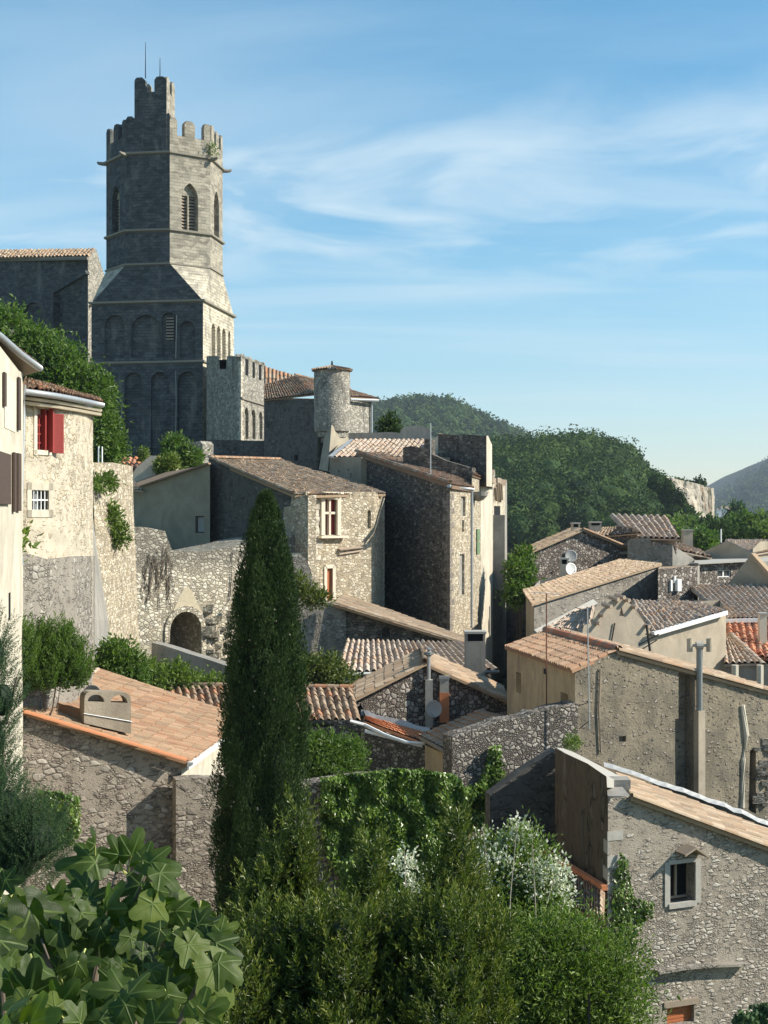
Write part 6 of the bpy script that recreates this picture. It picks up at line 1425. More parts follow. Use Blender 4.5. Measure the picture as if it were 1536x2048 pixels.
b = bmesh.new(); q = rw_.w[0]
for x, y0, y1 in ((1341, 1160, 1182), (1348, 1152, 1166)): bar(b, q.pt(x, y1) + q.n * .05, q.pt(x, y0) + q.n * .05, .12, .1, q.n)
bar(b, q.pt(1354, 1182) + q.n * .1, q.pt(1354, 1158) + q.n * .1, .28, .2, q.n); from_bm('wall_pipes', b, mt['white'], rw_.root)
# wall with two-pane window
tp = House('two_pane_window_house', 'rubble house with a small two pane window under the grey gable', 'house', [(1388, 82, 1128), (1500, 84.5, 1122), (1560, 86, 1122), (1560, 94, 1110), (1390, 95, 1115)], -14)
tpw = tp.w[0]; q = tpw.rect(1435, 1140, 1462, 1154); tp.wall(0, mt['cobble'], rough=(.8, .03), holes=[(q, .2, True)])
for i in (1, 2, 3, 4): tp.wall(i, mt['grey_render'])
tp.cap(mt['concrete']); tp.done(); add_window(tpw, q, tp.root, .16, mt['white'], mt['glass'], 2, 1, .09, .1)
b = bmesh.new(); bar(b, P(1388, 1127, 81.9), P(1500, 1121, 84.4), .1, .7, (0, -1, 0)); from_bm('coping', b, mt['concrete'], tp.root)
gg = House('grey_gable_house', 'long shaded grey gable with a ragged top edge at the far right', 'house', [(1350, 94, 1128), (1505, 90, 1122), (1600, 96, 1080), (1600, 106, 1080), (1355, 106, 1120)], -14)
gg.wall(0, mt['courtyard'], top=[(1380, 1116), (1448, 1084), (1456, 1081), (1500, 1106)]); gg.wall(1, mt['courtyard'], top=[(1506, 1098), (1520, 1083)])
for i in (2, 3, 4): gg.wall(i, mt['courtyard'])
gg.done()
tiles('roof', P(1505, 1108, 89.8), P(1600, 1092, 95), P(1590, 1080, 101), P(1450, 1080, 93.5), mt['tile_mixed'], gg.root, .3, .45, .06)
dg = House('dark_triangular_gable', 'dark triangular gable end casting shade over the ribbed roofs', 'house', [(1452, 76, 1172), (1560, 74, 1172), (1560, 82, 1160), (1452, 84, 1165)], -14)
dg.wall(0, mt['courtyard'], top=[(1500, 1112), (1508, 1112)])
for i in (1, 2, 3): dg.wall(i, mt['courtyard'])
dg.done(); q = dg.w[0]; b = bmesh.new(); bar(b, q.pt(1504, 1110) + Vector((0, -.1, .05)), q.pt(1560, 1172) + Vector((0, -.1, .05)), .16, .5, q.n); from_bm('coping', b, mt['tile_old'], dg.root)
# ribbed roofs, far right
r1h = House('wide_ribbed_roof_house', 'house with a wide roof of fine slanting ribs at the right edge', 'house', [(1395, 68, 1225), (1600, 66, 1232), (1600, 78, 1170), (1380, 78, 1170)], -14)
for i in range(4): r1h.wall(i, mt['grey_render'])
r1h.done(); tiles('roof', P(1452, 1238, 65), P(1640, 1236, 65), P(1600, 1172, 75), P(1372, 1169, 75), mt['tile_mixed'], r1h.root, .30, .45, .075, over=.05)
b = bmesh.new(); bar(b, P(1452, 1242, 64.8), P(1530, 1240, 64.8), .18, .14, (0, -1, 0)); from_bm('white_fascia', b, mt['white'], r1h.root)
r2h = House('red_roofed_house', 'house with fresh red ribbed tiles at the right edge', 'house', [(1456, 60, 1330), (1620, 59, 1335), (1620, 66, 1260), (1456, 66, 1260)], -14)
for i in range(4): r2h.wall(i, mt['grey_render'])
r2h.done(); tiles('roof', P(1460, 1300, 59.2), P(1640, 1338, 58.6), P(1620, 1246, 65), P(1450, 1246, 65), mt['tile_red'], r2h.root, .30, .5, .085, over=.05)
tiles('roof', P(1448, 1328, 57.5), P(1522, 1326, 57.2), P(1462, 1270, 61.2), P(1448, 1268, 61.2), mt['tile_mixed'], r2h.root, .26, .42, .07, over=.05)
ridge('hip_tiles', P(1528, 1330, 57.1), P(1462, 1268, 61.2), mt['tile_mixed'], r2h.root, .13, .42)
chimney('chimney', 'tall thin pale chimney on the fresh red tiles at the right edge', 1520, 1534, 1226, 1280, 61, .4, mt['limestone'], 'rooftop chimneys', False)
pt_ = root('terrace_columns', P(1490, 1350, 57), 'stone porch with short columns under the ribbed roofs', 'porch'); b = bmesh.new(); w_ = W((1452, 57.6), (1600, 57)); w_.face(b, [w_.pt(1452, 1328), w_.pt(1452, 1600), w_.pt(1600, 1600), w_.pt(1600, 1328)]); from_bm('wall', b, mt['grey_render'], pt_)
for px in (1470, 1520): b = bmesh.new(); tube(b, [P(px, 1330, 56.9), P(px, 1395, 56.9)], .14, 8); from_bm('column', b, mt['limestone'], pt_)
# far village on the distant slope
for i, (x, y, s, lb) in enumerate(((1440, 1020, 7, 'tiny white distant house with red roof, leftmost on the far slope'), (1450, 1016, 9, 'bright white distant villa, largest on the far slope'), (1461, 1019, 7, 'small distant house right of the bright villa'), (1522, 1000, 6, 'tiny pale house alone high on the distant slope'))):
    c = P(x, y, 1850 if i < 3 else 2300); r = root('distant_house', (c.x, c.y, c.z - 6), lb, 'house', 'houses on the distant slope'); b = bmesh.new(); boxbm(b, c.x - s / 2, c.x + s / 2, c.y, c.y + 6, c.z - 12, c.z); from_bm('wall', b, mt['white'] if i != 2 else mt['beige'], r)
    b = bmesh.new(); q0, q1 = c + Vector((-s / 2 - .5, -.5, -.1)), c + Vector((s / 2 + .5, -.5, -.1)); m0, m1 = q0 + Vector((0, 3.5, 2)), q1 + Vector((0, 3.5, 2)); n0_, n1_ = q0 + Vector((0, 7, 0)), q1 + Vector((0, 7, 0)); quad(b, q0, q1, m1, m0); quad(b, m0, m1, n1_, n0_); from_bm('roof', b, mt['tile_pink'], r)
# ------------------------------------------------------------ vegetation
def blob_px(px, py, Y, rx, ry, rz):     # radii in photo pixels at that depth (x, z) and metres (y)
    c = P(px, py, Y); s = Y / F; return (c.x, c.y, c.z, rx * s, ry, rz * s)
def gz(x, y): return float(terrain_z(np.array(x), np.array(y)))
def plant(name, label, cat, blobs, mat, clumps, per, size, group=None, trunk=None, core=.72, **k):
    B = np.array(blobs); cx, cy = B[:, 0].mean(), B[:, 1].mean(); r = root(name, (cx, cy, gz(cx, cy)), label, cat, group)
    o = foliage('crown', r, mat, blobs, clumps, per, size, core=core, **k); o['kind'] = 'stuff'
    if trunk:
        top = Vector((cx, cy, B[:, 2].mean())); trunk_mesh('trunk', r, (cx, cy, gz(cx, cy) - .3), top, trunk, trunk * .35, 6, float(B[:, 3].mean()) * .7)
    return r
# the tall cypress
CYP = [(532, 985, 1), (532, 1010, 5), (532, 1050, 15), (533, 1100, 34), (534, 1170, 50), (533, 1250, 63), (531, 1350, 73), (527, 1450, 80), (525, 1550, 81), (522, 1650, 84), (518, 1750, 84), (512, 1850, 78), (508, 1900, 60)]
YC = 28.0
def cypress():
    s = YC / F; base = P(515, 1900, YC); bx, by = base.x, base.y; r = root('cypress_tree', (bx, by, gz(bx, by)), 'tall narrow dark green cypress dotted with pale cones in front of the houses', 'cypress')
    zs = [(1024 - c[1]) * s for c in CYP][::-1]; rad = [c[2] * s * .88 for c in CYP][::-1]; cxs = [(c[0] - 768) * s for c in CYP][::-1]
    z0, z1 = zs[0], zs[-1]; n = 2100
    # plumes: narrow upright flames of sprays over the whole column
    zt = z0 + (z1 - z0 - .06) * rng.random(n); rr = np.interp(zt, zs, rad); th = rng.random(n) * 2 * math.pi
    lobes = 1 + .16 * np.sin(th * 5 + zt * 1.3) + .10 * np.sin(th * 9 - zt * 3.1) + rng.normal(0, .05, n)
    k = rng.random(n) < .25 + .75 * rr / max(rad); zt, rr, th, lobes = zt[k], rr[k], th[k], lobes[k]; n = len(zt)
    R_ = rr * lobes * rng.uniform(.86, 1.0, n); cxi = np.interp(zt, zs, cxs)
    out = np.stack([np.cos(th), np.sin(th), np.zeros(n)], 1); Pp = np.stack([cxi, np.full(n, YC), zt], 1) + out * R_[:, None]
    per = 100; h = np.minimum(rng.uniform(.35, .85, n), (z1 - zt) * .8 + .08); t = rng.random((n, per)); wd = .11 * np.sin(np.clip(t, 0.03, 1) ** .6 * math.pi) + .012
    o2 = rng.normal(0, 1, (n, per, 3)); o2[..., 2] *= .2
    L = Pp[:, None, :] + np.stack([np.zeros((n, per)), np.zeros((n, per)), (t - .3) * h[:, None]], -1) + unit(o2) * wd[..., None] + out[:, None, :] * (t * .05)[..., None]
    D = np.array([0, 0, 1.0]) + unit(o2) * .5 + out[:, None, :] * .25 + rng.normal(0, .25, (n, per, 3))
    V, Fc = leaf_geo(L.reshape(-1, 3), D.reshape(-1, 3), .062 * rng.uniform(.6, 1.4, n * per), .34, .2)
    tone = rng.random(n); rn = np.clip(.10 + .55 * np.repeat(tone, per) + .35 * rng.random(n * per), 0, 1); rn = np.repeat(rn, 2)
    # added dark core that keeps the crown from showing through
    m = 28; seg = 20; cv = []
    for i in range(m):
        z = z0 + (z1 - z0) * i / (m - 1) * .96; q = np.interp(z, zs, rad) * .8; cxx = np.interp(z, zs, cxs)
        for j in range(seg):
            a = j / seg * 2 * math.pi; f = 1 + .2 * noise.noise(Vector((math.cos(a) * 1.5, math.sin(a) * 1.5, z * 2))); cv.append((cxx + math.cos(a) * q * f, YC + math.sin(a) * q * f, z))
    cf = []
    for i in range(m - 1):
        for j in range(seg):
            a, b = i * seg + j, i * seg + (j + 1) % seg; cf += [(a, b, b + seg), (a, b + seg, a + seg)]
    Fc = np.vstack([Fc, np.array(cf) + len(V)]); V = np.vstack([V, np.array(cv)]); rn = np.append(rn, np.zeros(len(cf)))
    o = from_np('crown', V, Fc, LM['cyp'], r, rnd=rn); o['kind'] = 'stuff'
    bm = bmesh.new(); tube(bm, [(bx, by, gz(bx, by) - .3), (bx, by, z0 + 1.2)], [.18, .14], 9); from_bm('trunk', bm, mt['bark'], r)
    first = None; rl = rloc(r)
    for i in range(56):
        z = z0 + (z1 - z0) * (.22 + .74 * random.random()); a = random.uniform(math.pi * 1.02, math.pi * 1.98); q = np.interp(z, zs, rad) * (.97 + .1 * random.random()); p = Vector((np.interp(z, zs, cxs) + math.cos(a) * q, YC + math.sin(a) * q, z))
        if first is None:
            b = bmesh.new(); bmesh.ops.create_icosphere(b, subdivisions=1, radius=.020); me = bpy.data.meshes.new('cone'); b.to_mesh(me); b.free(); first = put('cone', me, mt['cone'], r); c = first
        else: c = first.copy(); sc.collection.objects.link(c); c.parent = r
        c.location = p - rl; k = random.uniform(.7, 1.2); c.scale = (k, k, k * 1.1)
cypress()
# feathery conifer on the left edge
def conifer(name, label, blobs, clumps):
    B = np.array(blobs); r = root(name, (B[0][0], B[0][1], gz(B[0][0], B[0][1])), label, 'conifer')
    sprigs('crown', r, LM['juniper'], blobs, clumps * 2, 34, .045, (.22, .50), ratio=.22, lean=.9, shell=.35, core=.55)
    trunk_mesh('trunk', r, (B[0][0], B[0][1], gz(B[0][0], B[0][1]) - .3), (B[0][0], B[0][1], B[:, 2].max() - .4), .12, .03, 4, .3)
Yj = 19.0
conifer('conifer_shrub', 'feathery blue green conifer rising at the left edge above the fig', [blob_px(-14, 1310, Yj, 38, .4, 75), blob_px(4, 1400, Yj, 40, .4, 60), blob_px(-16, 1480, Yj, 44, .5, 70), blob_px(-20, 1560, Yj, 60, .5, 70), blob_px(5, 1625, Yj - .4, 80, .6, 80), blob_px(70, 1680, Yj - .5, 70, .55, 80), blob_px(0, 1720, Yj, 130, .8, 110)], 1300)
# laurel thicket in front
def thick(px0, px1, top, Y, bot=2100, step=75, ry=.5):
    out = []; px = px0
    while px <= px1:
        t = np.interp(px, [q[0] for q in top], [q[1] for q in top]); py = t + 45; i = 0
        while py < bot: out.append(blob_px(px + random.uniform(-14, 14), py, Y + random.uniform(-.3, .3), 52 + i * 5, ry, 62)); py += 85; i = 1
        px += step
    return out
K = dict(ratio=.36, up=.9, outw=.55, rand=.45, shell=.5)
def laurel(label, blobs, n, leaf=.082, ln=(.28, .55), trunk_r=.05, per=22, mat='olive', name='laurel_bush', cat='bush', core=.55):
    B = np.array(blobs); cx, cy = B[:, 0].mean(), B[:, 1].mean(); r = root(name, (cx, cy, gz(cx, cy)), label, cat)
    sprigs('crown', r, LM[mat], blobs, n, per, leaf, ln, core=core); g = gz(cx, cy)
    trunk_mesh('trunk', r, (cx, cy, g - .3), (cx, cy, B[:, 2].mean()), trunk_r, .02, 6, .5); return r
def spire(px, top, Y, w=34, bot=2080, ry=.32):
    """a tapering stack of masses under one leader"""
    out = []; py = top + 30; k = 0
    while py < bot: out.append(blob_px(px + random.uniform(-8, 8), py, Y + random.uniform(-.15, .15), min(w * (.22 + .24 * k), w * 1.6), ry, 40)); py += 52; k += 1
    return out
laurel('olive green laurel bush rising against the foot of the cypress', spire(592, 1620, 15.2) + spire(545, 1710, 15.0) + spire(632, 1790, 15.3) + spire(500, 1760, 14.8) + spire(455, 1850, 14.6), 2300)
laurel('dark laurel bush with spiky tips in front of the ivy wall', spire(738, 1700, 14.6) + spire(700, 1830, 14.4) + spire(790, 1830, 14.7), 1300)
laurel('tall laurel bush peaking at the end of the ivy wall', spire(912, 1640, 15.6) + spire(872, 1770, 15.4) + spire(950, 1760, 15.7) + spire(845, 1830, 15.2), 1700)
laurel('low glossy laurel bush filling the bottom between fig and shrubs', [blob_px(x, y + random.uniform(-14, 14), 12.6 + (x % 3) * .2 - (y - 1850) * .003, 60, .4, 56) for x in range(480, 960, 68) for y in range(1880 if x > 520 else 1930, 2140, 80)], 3000, .078, (.22, .42))
plant('green_shrub', 'fresh green shrub with thin pale stems below the stone house', 'shrub', thick(960, 1250, [(930, 1900), (1000, 1870), (1100, 1840), (1180, 1850), (1250, 1900), (1310, 1970)], 17.5, 2110, 70, .55), LM['bright'], 2100, 18, .066, spread=.26, trunk=.06, ratio=.34, up=.5, outw=.4, rand=.8, shell=.15, core=.32)
sf = [blob_px(1000, 1750, 19, 62, .45, 80), blob_px(1065, 1760, 19, 52, .45, 85), blob_px(985, 1830, 18.6, 60, .45, 70), blob_px(1090, 1830, 18.8, 45, .4, 60), blob_px(1040, 1700, 19, 22, .25, 50)]
fr = plant('flowering_shrub', 'airy shrub covered in silvery white seed heads before the shaded wall', 'shrub', sf, LM['bright'], 700, 16, .07, spread=.2, trunk=.04, ratio=.36, up=.5, outw=.5, rand=.7, shell=.3, core=.35)
sp2 = [blob_px(1035, 1672, 19, 16, .2, 34), blob_px(1062, 1690, 19, 20, .2, 30), blob_px(1010, 1695, 19, 14, .2, 34), blob_px(965, 1690, 19, 12, .2, 34), blob_px(1000, 1740, 18.7, 55, .35, 40), blob_px(1070, 1750, 18.8, 40, .35, 50), blob_px(1112, 1748, 18.8, 24, .25, 34), blob_px(1130, 1790, 18.6, 18, .25, 24), blob_px(960, 1800, 18.4, 26, .3, 34), blob_px(810, 1725, 18.8, 16, .2, 26), blob_px(828, 1780, 18.8, 16, .2, 20)]
o = foliage('blossoms', fr, LM['silver'], sp2, 340, 11, .050, ratio=.6, spread=.13, up=.5, outw=.5, rand=.8, core=0, shell=.2); o['kind'] = 'stuff'
bm = bmesh.new()
for (x0, y0, x1, y1) in ((1020, 1960, 1035, 1640), (1075, 1960, 1064, 1670), (1000, 1960, 965, 1655), (1050, 1960, 1118, 1720), (1060, 1990, 1140, 1780), (830, 1900, 808, 1700), (1010, 2040, 1075, 1890), (1090, 2050, 1050, 1900), (1120, 2050, 1135, 1880), (1135, 2050, 1200, 1900)):
    a = P(x0, y0, 17.6); b = P(x1, y1, 18.8); tube(bm, [a, a.lerp(b, .5) + Vector((random.uniform(-.05, .05), 0, 0)), b], [.011, .008, .004], 5)
from_bm('twigs', bm, mt['twig'], fr)['kind'] = 'stuff'
# ivy masses
def ivy_sheet(name, label, w_, outline, n, size, bulge=.25, mat=None, cat='ivy', parent_label=None, kind=True):
    """leaves hanging over the part of a wall plane inside a photo outline"""
    pts = np.array(outline, 'd'); x0, y0 = pts.min(0); x1, y1 = pts.max(0); out = []
    while len(out) < n:
        q = rng.random((n, 2)) * (x1 - x0, y1 - y0) + (x0, y0); ins = np.zeros(n, bool); j = len(pts) - 1
        for i in range(len(pts)):
            a, b = pts[i], pts[j]; c = ((a[1] > q[:, 1]) != (b[1] > q[:, 1])) & (q[:, 0] < (b[0] - a[0]) * (q[:, 1] - a[1]) / (b[1] - a[1] + 1e-9) + a[0]); ins ^= c; j = i
        out += [tuple(v) for v in q[ins]]
    q = np.array(out[:n]); L = np.array([w_.pt(a, b)[:] for a, b in q]); nn = np.array(w_.n)
    bul = np.array([noise.noise(Vector((a * .03, b * .03, 0))) for a, b in q]); L = L + nn * (bulge * (.5 + bul) * rng.random(n) + .03)[:, None]
    D = np.array([0, 0, -.9]) + nn * .5 + rng.normal(0, .45, (n, 3)); V, Fc = leaf_geo(L, D, size * rng.uniform(.6, 1.35, n), .85, .25)
    rn = np.clip(.35 + .5 * bul + .35 * rng.random(n), 0, 1)
    o = from_np(name, V, Fc, mat or LM['ivy'], None, rnd=np.repeat(rn, 2)); return tag(o, label, cat)
# ------------------------------------------------------------ trees, shrubs and creepers among the houses
TK = dict(ratio=.5, up=.1, outw=.5, rand=.9, shell=.45)
plant('plane_tree', 'broad green tree rising behind the left houses, before the church', 'tree', [blob_px(10, 690, 74, 55, 2.2, 70), blob_px(75, 720, 74, 50, 2, 60), blob_px(120, 745, 73, 50, 2, 62), blob_px(150, 800, 73, 50, 2, 70), blob_px(190, 810, 73, 34, 1.6, 70), blob_px(200, 870, 72, 34, 1.5, 50), blob_px(60, 790, 74, 60, 2, 60), blob_px(215, 900, 72, 24, 1.2, 30), blob_px(-60, 720, 75, 60, 2, 100)], LM['broad'], 2000, 26, .24, spread=.55, trunk=.3, **TK)
laurel('leafy green oleander under the round fronted house', [blob_px(38, 1300, 35.4, 26, .5, 50), blob_px(62, 1262, 37.2, 15, .4, 40), blob_px(80, 1310, 37, 34, .8, 50), blob_px(120, 1282, 37, 16, .4, 36), blob_px(130, 1325, 36.8, 30, .7, 46), blob_px(162, 1345, 36.8, 16, .5, 34), blob_px(92, 1362, 36.5, 55, .8, 34), blob_px(30, 1365, 36.5, 38, .8, 40)], 1500, .13, (.35, .8), .08, 20, 'broad', 'oleander', 'shrub', .5)
plant('shrub', 'round green shrub at the foot of the slanting buttress', 'shrub', [blob_px(235, 1320, 48, 36, .8, 36), blob_px(225, 1350, 48, 34, .8, 40), blob_px(262, 1345, 48, 30, .8, 34)], LM['broad'], 380, 20, .15, spread=.3, trunk=.06, **TK)
plant('shrub', 'low sprawling shrubs before the grey ramp parapet', 'shrub', [blob_px(300, 1355, 52, 40, .8, 24), blob_px(345, 1350, 53, 30, .7, 22), blob_px(380, 1368, 53, 26, .6, 16), blob_px(420, 1368, 53, 26, .6, 12)], LM['bright'], 300, 18, .15, spread=.3, trunk=None, **TK)
plant('shrub', 'bushy shrub between cypress and barrel tiled roof', 'shrub', [blob_px(625, 1350, 58, 40, 1, 34), blob_px(660, 1345, 58, 30, 1, 30), blob_px(690, 1362, 57, 26, .8, 14), blob_px(600, 1360, 58, 30, 1, 30)], LM['olive'], 420, 20, .15, spread=.35, trunk=.06, **TK)
plant('garden_tree', 'small dense tree in the courtyard above the ivy wall', 'tree', [blob_px(640, 1515, 44, 52, .9, 42), blob_px(690, 1515, 44.4, 36, .8, 34), blob_px(610, 1530, 44, 34, .8, 40), blob_px(665, 1545, 43.5, 50, .8, 28)], LM['broad'], 800, 22, .12, spread=.28, trunk=.08, **TK)
plant('lane_tree', 'small bright tree at the dark mouth of the lane', 'tree', [blob_px(1040, 1150, 88, 20, 1, 26), blob_px(1030, 1185, 87, 14, .8, 20), blob_px(1048, 1120, 89, 12, .8, 16)], LM['broad'], 260, 18, .26, spread=.5, trunk=.12, **TK)
plant('ivy_mound', 'rounded dark green ivy mound beside the bell tower foot', 'ivy', [blob_px(350, 905, 92, 20, .9, 28), blob_px(375, 920, 91, 26, .9, 26), blob_px(360, 925, 91, 28, .9, 24), blob_px(345, 890, 92, 14, .8, 14)], LM['broad'], 460, 18, .24, spread=.4, **TK)
plant('yellow_creeper', 'yellow green creeper cushion on the rounded cream wall', 'creeper', [blob_px(334, 928, 88, 18, .4, 14), blob_px(322, 932, 88, 9, .3, 12), blob_px(347, 926, 88, 7, .3, 16)], LM['lime'], 170, 18, .17, spread=.25, **TK)
plant('little_cypress', 'tiny cypress tip in front of the tower base', 'cypress', [blob_px(287, 908, 94, 5, .3, 14)], LM['bright'], 40, 14, .2, spread=.25, **TK)
for (x, y, r_, lb) in ((46, 1080, 10, 'grass tuft low on the rendered wall of the round house'),): pass
plant('wall_weeds', 'green weeds and hanging capers growing on the slanting buttress edge', 'weeds', [blob_px(222, 1035, 60.3, 10, .3, 20), blob_px(236, 1070, 61.0, 14, .4, 18), blob_px(212, 965, 58.5, 12, .3, 8), blob_px(190, 968, 57, 8, .3, 7), blob_px(46, 1085, 35.5, 6, .15, 12)], LM['bright'], 130, 14, .2, spread=.3, core=0, ratio=.4)
plant('wall_weeds', 'dry bush growing from the grey retaining wall under the red door', 'weeds', [blob_px(620, 1190, 63.5, 22, .4, 20), blob_px(640, 1200, 63.3, 14, .3, 12), blob_px(600, 1165, 63.8, 10, .3, 16)], LM['olive'], 110, 14, .17, spread=.3, core=0, ratio=.4)
plant('wall_weeds', 'small weed where the cobble wall meets the concrete coping', 'weeds', [blob_px(1143, 1485, 40.6, 9, .2, 9)], LM['bright'], 26, 12, .10, spread=.15, core=0)
# ivy
wi = W((600, 33.5), (920, 34.5)); bm = bmesh.new(); slab(bm, wi, [(604, 1570), (640, 1564), (700, 1556), (790, 1550), (860, 1556), (915, 1568)], -14, .6, rough=(.3, .03)); tag(from_bm('garden_wall', bm, mt['garden'], None), 'stone garden wall buried under ivy right of the cypress', 'wall')
ivy_sheet('ivy', 'dense glossy ivy carpet covering the garden wall', wi, [(642, 1552), (700, 1546), (745, 1539), (790, 1534), (850, 1537), (905, 1546), (927, 1572), (925, 1760), (880, 1790), (700, 1790), (650, 1700), (640, 1620)], 30000, .11, .30)
ivy_sheet('ivy', 'ivy streamers climbing the cobble wall', gw2, [(985, 1485), (1000, 1520), (995, 1560), (975, 1600), (960, 1640), (935, 1660), (905, 1680), (905, 1590), (930, 1570), (955, 1560), (972, 1520), (978, 1490)], 2600, .13, .35)
ivy_sheet('ivy', 'ivy trailing up the corner of the foreground stone house', ff, [(1236, 1700), (1252, 1720), (1262, 1790), (1300, 1800), (1300, 1830), (1270, 1850), (1262, 1890), (1215, 1890), (1222, 1790), (1228, 1740)], 1100, .085, .22)
ivy_sheet('ivy', 'ivy hanging on the stone corner behind the left conifer', W((60, 33.5), (160, 34)), [(75, 1575), (120, 1580), (155, 1590), (155, 1660), (140, 1690), (70, 1700)], 1500, .10, .3)
bm = bmesh.new(); slab(bm, W((40, 33.8), (152, 34.3)), [(40, 1590), (90, 1585), (120, 1592), (150, 1592), (152, 1600)], -14, .4, rough=(.3, .03)); tag(from_bm('low_wall', bm, mt['fgl'], None), 'short rubble wall carrying ivy behind the left conifer', 'wall')
ivy_sheet('tree_foliage', 'green shrub tips at the bottom right corner', W((1440, 22), (1560, 22)), [(1450, 2048), (1480, 2010), (1520, 2000), (1560, 1990), (1560, 2080), (1450, 2080)], 900, .10, .6, LM['juniper'], 'shrub')
# bare creeper stems on the arch wall
b = bmesh.new()
for i in range(26):
    x = random.uniform(285, 345); y = random.uniform(1090, 1150); pts = [aww.pt(x, y) + aww.n * .04]
    for k in range(5): x += random.uniform(-5, 5); y += random.uniform(8, 20); pts.append(aww.pt(x, y) + aww.n * .05)
    tube(b, pts, .018, 4)
tag(from_bm('bare_creeper', b, mt['bark'], None), 'bare brown creeper stems on the wall above the archway', 'creeper')
# valley trees right of the cliff
spots = [(1240, 1085, 150, 26, 22), (1395, 1085, 150, 30, 22), (1440, 1075, 190, 34, 26), (1480, 1062, 200, 26, 22), (1516, 1058, 200, 34, 28), (1465, 1090, 160, 34, 22), (1420, 1062, 240, 20, 14), (1550, 1080, 160, 34, 26), (1375, 1062, 260, 26, 16), (1340, 1075, 230, 24, 22)]
vl = ['left of the pale tapered chimney', 'just right of the tapered chimney', 'behind the grey gable peak', 'paler, under the dark pointed tree', 'large, at the right edge above the grey gable', 'dark, touching the grey gable top', 'small and far under the cliff', 'cut by the frame at the right', 'spreading below the cliff foot', 'behind the striped roof']
for (x, y, Y, rx, rz), lb in zip(spots, vl):
    n = random.choice((0, 1, 2)); s = Y / F
    plant('valley_tree', 'green valley tree ' + lb, 'tree', [blob_px(x + random.uniform(-.5, .5) * rx, y + random.uniform(-.3, .3) * rz, Y + random.uniform(-1, 1), rx * .62, rx * s * .6, rz * .7) for _ in range(4)], LM[('broad', 'forest', 'bright')[n]], 150, 26, 8 * s, 'valley trees', trunk=.2, spread=18 * s, **TK)
r = root('pointed_tree', P(1472, 1060, 300), 'dark pointed tree standing up before the distant hill', 'tree'); o = foliage('crown', r, LM['juniper'], [blob_px(1472, 1034, 300, 6, 1, 20), blob_px(1472, 1050, 300, 10, 1.2, 14)], 60, 24, 1.1, spread=1.6); o['kind'] = 'stuff'
bm = bmesh.new(); tube(bm, [P(1442, 1085, 120), P(1442, 1058, 120)], .07, 5); tag(from_bm('street_pole', bm, mt['white'], None), 'thin white pole among the valley trees', 'pole')
r = root('pine_tree', P(778, 870, 104), 'small dark tree top just right of the round turret', 'tree'); o = foliage('crown', r, LM['forest'], [blob_px(778, 856, 110, 12, .6, 10), blob_px(782, 846, 110, 5, .3, 10)], 60, 20, .3, spread=.5); o['kind'] = 'stuff'

# ------------------------------------------------------------ the fig tree
fm = M('fig leaf', .5); fm.b.inputs['Specular IOR Level'].default_value = .28
_at = fm.N('ShaderNodeAttribute', {'attribute_name': 'rnd'}); _uv = fm.N('ShaderNodeUVMap'); _sx = fm.N('ShaderNodeSeparateXYZ'); fm.t.links.new(_uv.outputs[0], _sx.inputs[0])
_vein = fm.smooth(_sx.outputs[0], .0, .05)          # u = distance from the nearest main vein
_w = fm.N('ShaderNodeTexWave', {'wave_type': 'BANDS', 'bands_direction': 'Y'}, Scale=6.0, Distortion=.4); fm.t.links.new(_uv.outputs[0], _w.inputs['Vector'])
_n = fm.noise(fm.pos(), 26, 5, .6); _n0 = fm.noise(fm.pos(), 9, 3, .5)
_c = fm.ramp(_at.outputs['Fac'], [(0, (.010, .024, .003)), (.4, (.022, .048, .005)), (.75, (.048, .080, .010)), (1, (.13, .165, .030))])
_c = fm.mix(fm.math('MULTIPLY', _n, .22), _c, (.10, .14, .04)); _c = fm.mix(fm.math('MULTIPLY', fm.smooth(_w.outputs[1], .85, 1.0), .08), _c, (.17, .21, .09)); _c = fm.mix(_vein, (.14, .19, .06), _c)
_c = fm.mix(fm.math('MULTIPLY', fm.smooth(_n, .66, .72), .5), _c, (.10, .07, .03))
fm.out(_c); fm.bump(fm.math('ADD', fm.math('MULTIPLY', _vein, .6), fm.math('ADD', fm.math('MULTIPLY', _w.outputs[1], .03), _n0)), .006)
_tr = fm.N('ShaderNodeBsdfTranslucent'); fm.t.links.new(fm.mix(1.0, _c, (1.6, 2.0, .3), 'MULTIPLY'), _tr.inputs[0]); _mx = fm.N('ShaderNodeMixShader', None, i0=.36)
fm.t.links.new(fm.b.outputs[0], _mx.inputs[1]); fm.t.links.new(_tr.outputs[0], _mx.inputs[2]); fm.t.links.new(_mx.outputs[0], fm.t.nodes['Material Output'].inputs[0])
LOBE = [(0, 1.0), (R(52), .82), (-R(52), .82), (R(108), .50), (-R(108), .50)]
